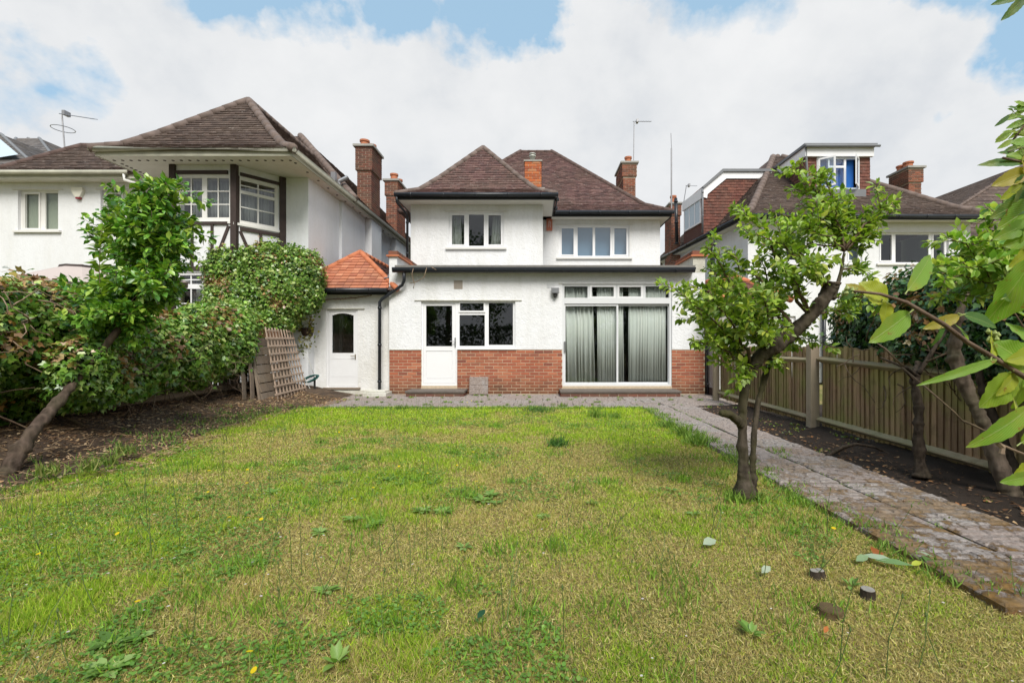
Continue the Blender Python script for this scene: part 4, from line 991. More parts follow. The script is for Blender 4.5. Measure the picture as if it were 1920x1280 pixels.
q.v = [FW.P(UW(a), ZW(b), .0) for a, b in sh] + [FW.P(UW(a), ZW(b), .08) for a, b in sh]; q.q(*range(6)); q.q(*range(6, 12))
for i in range(6): q.q(i, (i + 1) % 6, 6 + (i + 1) % 6, 6 + i)
q.build('alarm_case', 'alarm_white', ab)
q = MB(); q.fbox(FW, UW(146.3), UW(154), ZW(374), ZW(371.1), .01, .07); q.build('alarm_strobe', 'alarm_red', ab)

# aerials
def aerial(base, top, arm, label, n=6, loop=False, side=(1, 0, 0)):
    a = thing('tv_aerial', base, label, 'aerial')
    q = MB(); q.tube([base, top], .018, 6); q.build('mast', 'metal_grey', a)
    q = MB(); e = Vector(top) + Vector(arm); q.tube([Vector(top) - Vector(arm) * .08, e], .012, 5)
    for k in range(n):
        p = Vector(top).lerp(e, (k + .6) / n); d = Vector((0, .14, .05)); q.tube([p - d, p + d], .008, 4)
    q.box(top[0] + .08, top[0] + .16, top[1] - .09, top[1] + .09, top[2] - .05, top[2] + .07)
    q.build('aerial_boom', 'metal_grey', a)
    if loop:
        q = MB(); c = Vector(base).lerp(Vector(top), .55); pts = [c + Vector((.25 * math.cos(t), .25 * math.sin(t), 0)) for t in np.linspace(0, 2 * math.pi, 17)]
        q.tube(pts, .01, 4); q.build('loop_dipole', 'metal_grey', a)
    return a
aerial(tuple(at(121, 276, 13)), tuple(at(116, 214, 13)), (.9, 0, -.14), 'thin tv aerial with loop on the far left roof', 9, True)
aerial(tuple(at(1188, 300, 18.5)), tuple(at(1189, 228, 18.5)), (.68, 0, 0), 'tall tv aerial strapped to the main house right chimney', 7)
aerial(tuple(at(1281, 385, 22)), tuple(at(1287, 348, 22)), (.5, 0, -.02), 'small tv aerial beside the slim red chimney of the right neighbour', 4)
ms = props(MB().tube([at(1259, 400, 19), at(1259, 278, 19)], .03, 6).tube([at(1259, 278, 19), at(1258, 250, 19)], .012, 5).build('mast', 'metal_grey'), 'tall bare thin mast rising between main house and right neighbour', 'mast')

# neighbour's parasols behind the hedge
for c, r_, z0, z1, lab in (((-9.3, 9.6), 1.3, 2.36, 2.86, 'pale pink canvas parasol, lower and nearer one over the left hedge'), ((-9.0, 11.0), 1.25, 2.62, 3.14, 'pale pink canvas parasol, higher one behind the other over the left hedge')):
    pa = thing('parasol', (c[0], c[1], 0), lab, 'parasol', 'parasols in the left neighbour garden')
    q = MB(); n_ = 8
    q.lathe((c[0], c[1], 0), [(r_, z0), (r_ * .5, (z0 + z1) / 2 + .03), (.3, z1 - .08), (.02, z1)], 8); q.build('canopy', 'canvas', pa)
    q = MB(); q.lathe((c[0], c[1], 0), [(r_ + .02, z0 - .1), (r_ + .02, z0 - .02), (r_, z0 + .012)], 8); q.lathe((c[0], c[1], 0), [(.34, z1 - .10), (.32, z1 - .045)], 8); q.build('canopy_trim', 'timber_black', pa)
    MB().tube([(c[0], c[1], 0), (c[0], c[1], z1)], .025, 8).build('pole', 'wood_grey', pa)

# far dark roof at the extreme left, with roof window
fl = thing('house', (-26, 24, 0), 'distant house with grey roof and skylight at the far left edge', 'house')
W = MB(); W.box(-34, -23.5, 23, 34, 0, 9.0); W.build('wall', 'render_smooth', fl)
Yd = 22.5
hip_roof(fl, [(ZZ(322, Yd), rect(XX(-160, Yd), XX(78, Yd), Yd, 36)), (ZZ(255, Yd + 3.5), rect(XX(-90, 26), XX(10, 26), Yd + 3.3, 32))], 'fr', 'tile_grey', 'lead', w_=.3, g=.3)
hip_roof(fl, [(ZZ(300, 28), rect(XX(0, 28), XX(105, 28), 28, 36)), (ZZ(266, 30.5), rect(XX(30, 30), XX(74, 30), 30, 34))], 'fr', 'tile_grey', 'lead', w_=.3, g=.3)
q = MB(); A, B, C_, D_ = at(2, 303, 23.4), at(40, 297, 23.4), at(6, 268, 25.2), at(-40, 268, 25.2)
q.poly([p + Vector((0, -.14, .14)) for p in (A, B, C_, D_)]); q.build('skylight', 'skylight', fl)

# ================================================================== RIGHT NEIGHBOUR
nr = thing('house', (10, 15.5, 0), 'white neighbouring house with two tile-hung dormers and brown hipped roof, at the right', 'house')
YN = 15.5
FN = Fr(7.0, YN); UN = lambda px: XX(px, YN) - 7.0; ZN = lambda py: ZZ(py, YN)
wa = (UN(1648), UN(1779), ZN(494), ZN(436)); wb = (UN(1588), UN(1617), ZN(494), ZN(436)); wc = (UN(1470), UN(1500), ZN(494), ZN(436))
lowd = (UN(1440), UN(1492), .2, 2.2)
W = MB(); wall(W, FN, 0, 7.35, 0, 5.28, [wa, wb, wc, lowd]); W.build('front_wall', 'render_smooth', nr)
FNs = Fr(6.2, 23.0, .8, -7.5)
W = MB(); wall(W, FNs, 0, math.hypot(.8, 7.5), 0, 5.28, []); W.build('side_wall', 'render_smooth', nr); W = MB(); W.box(14.1, 14.35, 15.8, 25, 0, 5.28); W.build('far_side_wall', 'render_smooth', nr)
W = MB(); W.box(7.3, 14, 18, 18.1, 0, 5.2); W.box(7.3, 14, 15.9, 18, 2.9, 3.0); W.build('inner_wall', 'interior', nr)
window(nr, FN, *wa, lights(UN, ZN, [(1654, 1675, 439, 488, 1), (1682.5, 1745, 438, 491, 0), (1753, 1774, 439, 488, 1)]), t=.05, glass='glass', head=True)
window(nr, FN, *wb, lights(UN, ZN, [(1594, 1612, 440, 487, 1)]), t=.05, glass='glass_clear')
window(nr, FN, *wc, lights(UN, ZN, [(1476, 1495, 440, 487, 1)]), t=.05, glass='glass_clear')
window(nr, FN, *lowd, [(lowd[0] + .1, lowd[1] - .1, .35, 2.1, 1)], t=.05)
W = MB(); W.box(XX(1590, 15.9), XX(1620, 15.9), 15.9, 15.92, 3.5, 5.0); props(W.build('window_blind', 'blind_sky_tint'), 'pale blind behind the narrow upstairs window of right neighbour', 'blind')
W = MB(); W.poly([(6.72, 15.12, 5.282), (14.75, 15.12, 5.282), (14.75, YN, 5.282), (7.0, YN, 5.282)]); W.poly([(6.72, 15.12, 5.282), (7.0, YN, 5.282), (6.2, 23, 5.282), (5.92, 22.5, 5.282)])
W.build('soffit', 'soffit', nr)
gutter(nr, [(5.88, 22.6, 5.40), (6.66, 15.05, 5.40), (14.8, 15.05, 5.36)], r_=.062)
W = MB(); W.beam((6.7, 15.1, 5.36), (14.75, 15.1, 5.34), .03, .16); W.beam((6.7, 15.1, 5.36), (5.93, 22.5, 5.36), .03, .16); W.build('fascia', 'fascia_black', nr)
hip_roof(nr, [(5.42, [(6.64, 15.04), (14.82, 15.04), (14.82, 24.5), (5.7, 24.5)]), (5.78, [(7.15, 15.6), (14.0, 15.6), (14.0, 24), (6.3, 24)]), (7.6, [(8.65, 17.7), (11.9, 17.7), (11.9, 22), (8.1, 22)]), (9.08, [(9.84, 19.5), (10.25, 19.5), (10.25, 21), (9.84, 21)])], 'frl', 'tile_brown', 'hip_pale', hr=.12)
# front dormer
DY = 16.4; dx0, dx1 = XX(1512, DY), XX(1631, DY); dzb, dzt = 6.45, ZZ(273, DY)
df = thing('tmp', (0, 0, 0), None, None); bpy.data.objects.remove(df)
FD = Fr(dx0, DY); UD = lambda px: XX(px, DY) - dx0; ZD = lambda py: ZZ(py, DY)
dw = (UD(1531), UD(1611), ZD(355), ZD(296))
W = MB(); wall(W, FD, 0, dx1 - dx0, dzb, dzt - .05, [dw], .15); W.box(dx0, dx0 + .12, DY + .15, 19.3, dzb, dzt - .05); W.box(dx1 - .12, dx1, DY + .15, 19.3, dzb, dzt - .05); W.box(dx0 + .12, dx1 - .12, 18.2, 18.3, dzb - .5, dzt - .1); W.box(dx0 + .12, dx1 - .12, DY + .15, 18.2, dzb - .3, dzb - .1)
dorm = W.build('dormer', 'tile_hung', nr); dorm['label'] = 'flat-roofed front dormer with open white casements'
tl = MB(); tiles(tl, (dx0, DY, dzb), (dx0 + dw[0] - .02, DY, dzb), (dx0 + dw[0] - .02, DY, ZD(295)), (dx0, DY, ZD(295)), .165, .115, .02); tiles(tl, (dx0 + dw[1] + .02, DY, dzb), (dx1, DY, dzb), (dx1, DY, ZD(295)), (dx0 + dw[1] + .02, DY, ZD(295)), .165, .115, .02)
tiles(tl, (dx0, 19.2, dzb), (dx0, DY, dzb), (dx0, DY, ZD(295)), (dx0, 19.2, ZD(295)), .165, .115, .02)
tl.build('hanging_tile', 'tile_hung', dorm, kind='stuff')
W = MB(); W.box(dx0 - .1, dx1 + .06, DY - .12, DY - .01, ZD(295.5), dzt - .09); W.box(dx0 - .1, dx0 - .022, DY - .01, 19.2, ZD(295.5), dzt - .09); W.build('fascia', 'upvc', dorm)
W = MB(); W.box(dx0 - .17, dx1 + .13, DY - .2, 19.3, dzt - .088, dzt); W.build('dormer_roof', 'lead', dorm)
W = MB(); W.tube([(dx0 - .15, DY - .22, dzt - .1), (dx1 + .2, DY - .22, dzt - .1)], .045, 8); W.tube([(dx0 - .08, DY - .1, dzt - .1), (dx0 + .04, DY - .06, dzb)], .035, 8); W.build('gutter', 'lead', dorm)
MB().box(dx0 + .1, dx1 - .2, DY - .1, DY - .01, dzb - .05, ZD(356.5)).build('flashing', 'lead', dorm)
fm = MB(); ring(fm, FD, *dw, .05, -.08, .02); fm.fbox(FD, UD(1552), UD(1555), dw[2], dw[3], -.07, .015); fm.fbox(FD, UD(1582), UD(1586), dw[2], dw[3], -.07, .015)
fm.fbox(FD, UD(1555), UD(1582), ZD(315), ZD(311), -.07, .015); wn = fm.build('window_frame', 'upvc', dorm)
MB().fbox(FD, UD(1555), UD(1580), dw[2] + .05, dw[3] - .05, -.04, -.034).build('pane', 'glass_mirror', dorm)
MB().fbox(FD, dw[0] + .1, dw[1] - .1, dw[2], dw[3], -.16, -.15).build('blue_curtain', 'blue_blind', dorm)
for (hu, ang, wd) in ((dw[0] + .04, 38, UD(1553) - dw[0]), (dw[1] - .04, -48, -(dw[1] - UD(1585)))):   # open casements
    o_ = FD.P(hu, 0, .03); d2 = Vector((math.cos(R(ang)), -math.sin(R(abs(ang))), 0)) * (1 if wd > 0 else 1)
    ux = (1 if wd > 0 else -1) * math.cos(R(abs(ang))); uy = -math.sin(R(abs(ang)))
    if wd > 0: Fc = Fr(o_.x, o_.y, ux, uy); a, b = 0, .52
    else:
        e = o_ + Vector((ux, uy, 0)) * .55; Fc = Fr(e.x, e.y, -ux, -uy); a, b = 0, .55
    s_ = MB(); ring(s_, Fc, a, b, dw[2] + .04, dw[3] - .04, .06, -.02, .02); s_.build('casement', 'upvc', dorm)
    MB().fbox(Fc, a + .06, b - .06, dw[2] + .1, dw[3] - .1, -.003, .003).build('pane', 'glass_mirror', dorm)
# side dormer
sy0, sy1 = 18.0, 19.75; sx0, sx1, sx2 = 6.42, 7.12, 9.0; ztop, zmid = ZZ(320, 18), ZZ(352, 18)
W = MB(); pr = [(sx0, 5.5), (sx2, 5.5), (sx2, ztop), (sx1, ztop), (sx0, zmid)]
W.v = [Vector((x, sy0, z)) for x, z in pr] + [Vector((x - (.2 if x < 7 else 0), sy1, z)) for x, z in pr]; n_ = 5
W.q(*range(5)); W.q(*range(5, 10))
for i in range(5): W.q(i, (i + 1) % 5, 5 + (i + 1) % 5, 5 + i)
sdm = W.build('dormer', 'tile_hung', nr); sdm['label'] = 'side dormer with sloping white edge and dark red tiles'
tl = MB(); zf = ztop - .32
tiles(tl, (sx0, sy0, 5.5), (sx2, sy0, 5.5), (sx2, sy0, zmid - .30), (sx0, sy0, zmid - .30), .165, .115, .022); tiles(tl, (sx0 + .1, sy0, zmid - .30), (sx2, sy0, zmid - .30), (sx2, sy0, zf), (sx1 + .14, sy0, zf), .165, .115, .022)
tl.build('hanging_tile', 'tile_hung', sdm, kind='stuff')
W = MB(); Y0, Y1 = sy0 - .06, sy0 - .0
def strip(pts, y0, y1, mb):
    n = len(pts); b = len(mb.v); mb.v += [Vector((x, y0, z)) for x, z in pts] + [Vector((x, y1, z)) for x, z in pts]
    mb.q(*[b + i for i in range(n)]); mb.q(*[b + n + i for i in range(n)][::-1])
    for i in range(n): mb.q(b + i, b + (i + 1) % n, b + n + (i + 1) % n, b + n + i)
strip([(sx0 - .02, zmid), (sx0 - .02, zmid - .38), (sx0 + .12, zmid - .42), (sx0 + .14, zmid - .27), (sx1 + .16, zf), (sx1 + .05, ztop - .07)], Y0, sy0 - .024, W); strip([(sx1 + .05, ztop - .07), (sx1 + .16, zf), (sx2, zf), (sx2, ztop - .07)], Y0 + .001, sy0 - .0235, W)
W.build('fascia', 'upvc', sdm)
W = MB(); strip([(sx0 - .06, zmid + .02), (sx0 - .03, zmid - .06), (sx1 + .04, ztop - .07), (sx2, ztop - .07), (sx2, ztop + .03), (sx1, ztop + .03)], sy0 - .12, sy1 + .1, W); W.build('dormer_roof', 'lead', sdm)
Fd2 = Fr(sx0 - .2 - .015, sy1, .2, sy0 - sy1); Ld = math.hypot(.2, sy1 - sy0)
wb_ = MB(); ring(wb_, Fd2, .12, Ld - .15, 5.98, 6.95, .06, -.01, .04)
for k in (1, 2): wb_.fbox(Fd2, .12 + (Ld - .27) * k / 3 - .03, .12 + (Ld - .27) * k / 3 + .03, 6.04, 6.89, -.005, .035)
wb_.build('window_frame', 'upvc', sdm); MB().fbox(Fd2, .16, Ld - .19, 6.0, 6.93, -.006, .02).build('pane', 'skylight', sdm)
MB().fbox(Fd2, 0, Ld, zmid - .4, zmid - .03, -.005, .06).build('fascia', 'upvc', sdm)
downpipe(sdm, [(sx0 - .05, sy0 - .06, zmid - .05), (sx0 - .05, sy0 - .06, 5.55)], .035, 'lead')
chimney(nr, 13.5, 13.95, 17.0, 17.85, 5.6, ZZ(316, 17), 'brick_chimney', [(13.68, 17.25), (13.7, 17.6)], 'fl', .5, .26, .15)
chimney(nr, 6.02, 6.42, 20.9, 21.9, 4.6, ZZ(383, 20.9), 'brick_chimney', [(6.2, 21.2)], 'fl', .5, .4, .13)
downpipe(nr, [at(1267, 372, 20.2), at(1269, 455, 20.2)], .07)
downpipe(nr, [(XX(1336, 15.2), 15.2, ZZ(450, 15.2)), (XX(1336, 15.2), 15.2, ZZ(515, 15.2))], .08)
downpipe(nr, [(XX(1545, 15.4), 15.4, 2.6), (XX(1545, 15.4), 15.4, 0)], .06)
# far right house
fr_ = thing('house', (19, 18, 0), 'brown-roofed house at the far right edge behind the foliage', 'house')
W = MB(); wall(W, Fr(15.4, 16.6), 0, 9, 0, 4.85, [(.6, 1.5, 3.4, 4.5)]); W.box(16.4, 38, 22.5, 23, 0, 5.25); W.build('wall', 'render_smooth', fr_)
hip_roof(fr_, [(5.3, rect(16, 42, 22, 44)), (11.9, rect(28.6, 30, 27.5, 38))], 'fl', 'tile_brown', 'hip_pale', w_=.33, g=.34)
hip_roof(fr_, [(4.87, rect(15.2, 26, 16.4, 22)), (5.7, rect(16.4, 25, 18.6, 21))], 'fl', 'tile_brown', 'hip_plum', w_=.33, g=.3, name='lean_to_roof')
W = MB(); n_ = 10; pts = [(.6, 3.4)] + [(1.05 - .45 * math.cos(math.pi * k / n_), 4.2 + .3 * math.sin(math.pi * k / n_)) for k in range(n_ + 1)] + [(1.5, 3.4)]
Ff = Fr(15.4, 16.6); W.poly([Ff.P(a, b, -.05) for a, b in pts]); W.build('window', 'lead', fr_)

# right neighbour's lean-to: pebble-dash side wall, red hip roof
lt = thing('outbuilding', (5.0, 11, 0), 'pebble-dashed lean-to with small red tiled roof beside the right end of the house', 'outbuilding')
W = MB(); W.box(4.24, 5.65, 10.85, 15.2, .19, 2.24); W.build('wall', 'pebbledash', lt)
W = MB(); W.box(4.225, 5.67, 10.835, 15.2, -.05, .19); W.build('plinth', 'timber_black', lt)
hip_roof(lt, [(2.26, rect(4.2, 5.8, 10.65, 15.2)), (3.05, rect(4.96, 5.02, 12.2, 15.2))], 'fl', 'tile_hung', 'hip_orange', w_=.18, g=.12)
downpipe(lt, [(4.20, FY - .1, 2.2), (4.20, FY - .1, .03)], .02)

# ================================================================== FENCE at the right
fence = thing('fence', (4.03, 6.7, 0), 'weathered close-board timber fence along the dark bed at the right', 'fence')
def post(y, h, w_=.11): 
    o = bevel(MB().box(3.95 - w_ / 2, 3.95 + w_ / 2, y - w_ / 2, y + w_ / 2, -.1, h).build('post', 'wood_post', fence), .006); return o
post(10.3, 1.17); post(6.7, 1.20, .125); post(3.1, 1.2, .125)
BM = [MB().hexa([(-.020, -.045, 0), (.004, -.045, 0), (.004, .045, 0), (-.004, .045, 0), (-.020, -.045, 1.1), (.004, -.045, 1.1), (.004, .045, 1.1), (-.004, .045, 1.1)]).mesh('board', 'wood_fence') for _ in range(3)]
y = 10.22
while y > 2.6:
    if all(abs(y - p) > .085 for p in (6.7, 3.1)):
        sag = .12 * max(0, (6.6 - y) / 3.5) ** 1.0
        place(BM[random.randrange(3)], 'board', fence, (4.045 + random.uniform(-.006, .006), y, .05 + random.uniform(-.01, .01)), (R(random.uniform(-.7, .7)), R(random.uniform(-.5, .5)), 0), (1, .99 + random.uniform(-.02, .04), (1.12 - sag + random.uniform(-.012, .012)) / 1.1))
    y -= .079
def rail(y0, z0, y1, z1):
    a, b = Vector((4.03, y0, z0)), Vector((4.03, y1, z1)); d = Vector((-.07, 0, -.004))
    q = MB(); q.hexa([a + Vector((0, 0, -.05)), a + d, b + d, b + Vector((0, 0, -.05)), a + Vector((0, 0, .04)), a + d + Vector((0, 0, .014)), b + d + Vector((0, 0, .014)), b + Vector((0, 0, .04))]); return q.build('rail', 'wood_rail', fence)
rail(10.25, .99, 6.76, .97); rail(6.64, .99, 3.16, .84); rail(10.25, .17, 6.76, .13); rail(6.64, .14, 3.16, .09)

# ================================================================== LEFT FENCE REMAINS under the hedge
lfn = thing('fence', (-5.95, 8, 0.2), 'old low timber fence half buried under the left ivy hedge', 'fence')
for k, y in enumerate(np.arange(6.0, 10.6, .115)):
    a = Vector((-5.98, y, .12)); b = a + Vector((random.uniform(-.04, .04), random.uniform(-.05, .05), random.uniform(.7, .95)))
    MB().beam(a, b, .1, .014, Vector((1, 0, 0))).build('board', 'wood_grey', lfn)
MB().beam((-5.86, 5.8, .36), (-5.80, 10.4, .44), .05, .09).build('rail', 'wood_grey', lfn)
MB().beam((-5.72, 6.9, .45), (-5.80, 7.9, .75), .09, .03).build('rail', 'wood_rail', lfn)

# ================================================================== TRELLIS and panels leaning at the left
A, B, C_, D_ = G(521, 762), G(579, 746), Vector((XX(548, 11.1), 11.1, ZZ(618, 11.1))), Vector((XX(496, 9.45), 9.45, ZZ(614, 9.45)))
A.z = B.z = .02
tre = thing('trellis', (A + B) / 2, 'pale square timber trellis leaning beside the ivy hedge', 'trellis')
nT = (B - A).cross(D_ - A).normalized()
if nT.x < 0: nT = -nT
def TP(u, v): return (A * (1 - u) + B * u) * (1 - v) + (D_ * (1 - u) + C_ * u) * v
for k in range(10):
    u = .03 + k * .104; MB().beam(TP(u, .0), TP(u, random.uniform(.985, 1.01)), .036, .016, nT).build('upright', 'wood_trellis', tre)
for k in range(10):
    v = .035 + k * .103; e = random.uniform(-.03, .02); q = MB()
    if k == 9: q.beam(TP(.02, v) + nT * .018, TP(.42, v) + nT * .018, .028, .014, nT); q.build('crossbar', 'wood_trellis', tre); q = MB(); q.beam(TP(.72, v) + nT * .018, TP(1, v) + nT * .018, .028, .014, nT); q.build('crossbar', 'wood_trellis', tre)
    else: q.beam(TP(0 - .02 + e, v) + nT * .018, TP(.99 + e, v + .008) + nT * .018, .036, .014, nT); q.build('crossbar', 'wood_trellis', tre)
pnl_ = thing('timber_screen', (A + B) / 2 - nT * .15, 'grey horizontal-board panel with rusty top board, behind the trellis', 'screen')
off = -nT * .10 + Vector((0, -.28, 0))
for k in range(9):
    v = .02 + k * .115; q = MB(); q.beam(TP(-.02, v) + off, TP(.98, v) + off, .165, .018, nT); q.build('board', 'wood_rust' if k == 8 else 'wood_grey', pnl_)
for u in (-.03, .96): MB().beam(TP(u, -.02) + off - nT * .03, TP(u, 1.02) + off - nT * .03, .05, .04, nT).build('batten', 'wood_grey', pnl_)
for k in range(2):
    q = MB(); o_ = off - nT * (.14 + k * .10) + Vector((0, -.10 - .08 * k, 0)); pts = [TP(-.04, v) + o_ + nT * .10 * math.sin(v * 3.0) for v in (0, .2, .4, .6, .8, .95 - .1 * k)]
    for a, b in zip(pts, pts[1:]): q.beam(a, b, .11, .02, nT)
    props(q.build('plank', 'wood_grey'), 'bowed grey plank leaning %s the trellis by the hedge' % ('just behind' if k == 0 else 'furthest behind'), 'plank')

# slab leaning on the brick plinth
sl = slab_mesh(.46, .44, 99, .11); o = place(sl, 'paving_slab', None, (XX(897.5, 11.42), 11.42, .235), (R(78), 0, 0)); props(o, 'single textured grey paving slab leaning on the brick plinth', 'paving slab')
# timber offcut on the flat roof
a, b = at(1139, 499, 12.6), at(1175, 492, 12.6); props(MB().beam((a.x, 12.3, 3.17), (b.x, 12.7, 3.24), .07, .05).build('timber_offcut', 'wood_rail'), 'short timber offcut lying on the flat extension roof', 'timber')
# dry stems looping over the gutter at the left end
for k, pts in enumerate(([(775, 503), (772, 515), (777, 532), (775, 541)], [(800, 502), (795, 520), (782, 528), (768, 531)], [(808, 500), (818, 506)])):
    q = MB(); P_ = [at(x, y, 11.25 - .02 * k) for x, y in pts]; q.tube(P_, .009, 5); props(q.build('dry_stem', 'twig_dry', smooth=True), ('pale dry stem hanging straight over the gutter end', 'pale dry stem curling back to the wall below the gutter', 'short pale dry stem lying on the gutter edge')[k], 'stem')

# hose on its stand, hanging basket, stem on storeroom wall
hs = thing('garden_hose', (XX(586, 11.2), 11.2, 0), 'green garden hose bundled on a short black stand by the storeroom', 'hose')
c0 = at(590, 708, 11.2); MB().tube([(c0.x, 11.2, 0), (c0.x, 11.2, .46)], .025, 8).build('stand', 'fitting_black', hs)
for k in range(7):
    q = MB(); pts = [c0 + Vector((-.10 + .17 * math.cos(t) + .01 * k, -.05 + .03 * math.sin(t * 2 + k), .04 - .12 * (1 - math.cos(t)) * .5 + .06 * math.sin(t) + random.uniform(-.01, .01))) for t in np.linspace(0, 2 * math.pi, 14)]
    q.tube(pts, .011, 6); q.build('hose_coil', 'hose_green', hs, smooth=True)
q = MB(); q.tube([at(x, y, 11.25) for x, y in ((560, 662), (570, 662), (578, 672), (584, 690), (588, 700))], .006, 5); q.tube([at(x, y, 11.1) for x, y in ((570, 705), (575, 716), (581, 728), (590, 741))], .008, 5); q.build('hose_end', 'hose_white', hs, smooth=True)
props(MB().lathe((XX(583, 11.0), 11.0, 0.0), [(.10, 0), (.13, .04), (.11, .09), (.03, .10)], 10).build('plastic_sack', 'render_grimy'), 'small crumpled pale sack at the foot of the hose stand', 'bag')
wp = thing('wall_pot', (XX(577, 11.5), 11.5, ZZ(624, 11.5)), 'brown round pot on the storeroom wall wrapped in dying ivy', 'pot')
c0 = at(576, 624, 11.5); MB().lathe(c0 + Vector((0, 0, -.12)), [(.06, 0), (.12, .05), (.15, .16), (.16, .24), (.13, .24), (.12, .18)], 14).build('pot', 'brown_pot', wp, smooth=True)
n = 420; P = np.array(c0)[None] + rng.normal(size=(n, 3)) * np.array([.10, .07, .17]) + np.array([.03, -.1, .0]); k_ = n // 4
P[:k_] = np.array(at(583, 590, 11.45))[None] + rng.normal(size=(k_, 3)) * np.array([.04, .04, .2]); P[k_:2 * k_] = np.array(at(566, 655, 11.45))[None] + rng.normal(size=(k_, 3)) * np.array([.09, .05, .1])
ring_ = np.linalg.norm((P - np.array(c0)) / np.array([.09, 9, .09]), axis=1) > 1; P = P[ring_]; n = len(P)
scatter_obj('foliage', [scatter('ivy', P, rdir(n) + [0, -.3, -.6], rdir(n) + [0, -1, .5], rng.uniform(.04, .07, n), pal(n, [(.28, .27, .05), (.12, .16, .03), (.4, .36, .1), (.2, .14, .06)]))], 'leaf', wp, kind='stuff')
q = MB(); pts = [(556, 575), (585, 569), (612, 563), (640, 560), (668, 559), (697, 554)]; q.tube([at(x, y + random.uniform(-2, 2), 11.66) for x, y in pts], .012, 5)
for k in range(60):
    t = random.random() * 4.99; i = int(t); f = t - i; x = pts[i][0] * (1 - f) + pts[i + 1][0] * f; y = pts[i][1] * (1 - f) + pts[i + 1][1] * f
    p = at(x, y, 11.65); q.tube([p, p + Vector((random.uniform(-.05, .05), -.03, random.uniform(-.05, .05)))], .004, 3)
props(q.build('dry_stem', 'twig_dry'), 'brown dried creeper stem running above the storeroom door', 'stem')

# ================================================================== IVY AND HEDGES
def ivy_mass(name, label, cat, ells, n, size, cols, wts, top_cols=None, top_amt=0.3, mat='leaf_glossy', kind='ivy', facing=True, core=.80, pexp=2.5, base_z=0.0, parent_loc=None, lump=.12, sprig=0.05):
    root = thing(name, parent_loc or (ells[0][0][0], ells[0][0][1], 0), label, cat)
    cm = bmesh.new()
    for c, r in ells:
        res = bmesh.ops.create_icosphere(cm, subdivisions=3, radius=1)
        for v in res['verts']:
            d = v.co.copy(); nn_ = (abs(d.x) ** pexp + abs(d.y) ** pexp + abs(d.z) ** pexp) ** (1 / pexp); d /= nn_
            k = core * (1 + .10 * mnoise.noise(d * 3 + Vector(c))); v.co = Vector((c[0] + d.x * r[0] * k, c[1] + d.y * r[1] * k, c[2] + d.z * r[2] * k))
    me = bpy.data.meshes.new('dark_core'); cm.to_mesh(me); cm.free(); me.materials.append(M['hedge_core']); me.transform(Matrix.Translation(-root.location))
    o = bpy.data.objects.new('dark_core', me); link(o, root)  # solid dark core that fills the mass behind the leaves
    C0 = np.array([e[0] for e in ells]); R0 = np.array([e[1] for e in ells]); a = (R0[:, 0] * R0[:, 1] + R0[:, 1] * R0[:, 2] + R0[:, 0] * R0[:, 2]); a /= a.sum()
    m_ = int(n * 2.6); i = rng.choice(len(ells), m_, p=a); d = rdir(m_)
    nrm = (np.abs(d) ** pexp).sum(1, keepdims=True) ** (1 / pexp); d2 = d / nrm
    lum = np.array([mnoise.noise(Vector(x)) for x in (d2 * 2.6 + C0[i])]); 
    rad = rng.uniform(core + .02, 1.02, m_) ** .8 + lump * lum + (rng.random(m_) < sprig) * rng.uniform(0, .18, m_)
    P = C0[i] + d2 * R0[i] * rad[:, None]
    keep = np.ones(m_, bool)
    for k, (c, r) in enumerate(ells):
        q = (np.abs((P - np.array(c)) / np.array(r)) ** pexp).sum(1) ** (1 / pexp); keep &= (q > core - .02) | (i == k)
    keep &= P[:, 2] > base_z
    Nn = unit(d / R0[i])
    if facing: V = unit(np.array([0, 0, CH]) - P); keep &= (V * Nn).sum(1) > -.35
    P, Nn = P[keep][:n], Nn[keep][:n]; k = len(P)
    D = rdir(k) * .8 + np.array([0, 0, -.55]) + Nn * .25; N = Nn + rdir(k) * .6 + np.array([0, 0, .35])
    C = pal(k, cols, wts); cl = np.array([mnoise.noise(Vector(x)) for x in P * 3.2]); C *= (1 + .35 * cl)[:, None].clip(.5, 1.5)
    if top_cols:
        tn = np.array([mnoise.noise(Vector(x) + Vector((9, 3, 1))) for x in P * 2.1]); sel = (tn + rng.normal(0, .25, k) + Nn[:, 2] * .35) > (1 - top_amt * 2)
        C[sel] = pal(int(sel.sum()), top_cols)
    S = rng.uniform(size * .6, size * 1.25, k)
    scatter_obj('foliage', [scatter(kind, P, D, N, S, C)], mat, root, kind='stuff')
    return root
IV = [(.09, .20, .03), (.14, .29, .04), (.24, .39, .06), (.045, .11, .025), (.42, .50, .16)]
BR = [(.30, .16, .08), (.42, .27, .16), (.2, .11, .06), (.36, .30, .08), (.45, .24, .08)]
near_h = ivy_mass('ivy_hedge', 'overgrown ivy hedge with dead brown top at the left edge', 'hedge', [((-6.05, 3.3, 1.3), (.85, .9, .62)), ((-6.05, 4.6, 1.25), (.85, 1.0, .70)), ((-6.15, 5.9, 1.25), (.8, .95, .74)), ((-6.45, 4.6, .55), (.7, 2.2, .65)), ((-6.3, 6.6, .95), (.6, .6, .6)), ((-4.82, 5.0, .95), (.20, .3, .30)), ((-5.15, 5.4, .8), (.3, .4, .35))], 34000, .066, IV, [4, 5, 4, 3, 2], BR, .30, base_z=.1, sprig=.14, parent_loc=(-6.1, 4.5, 0))
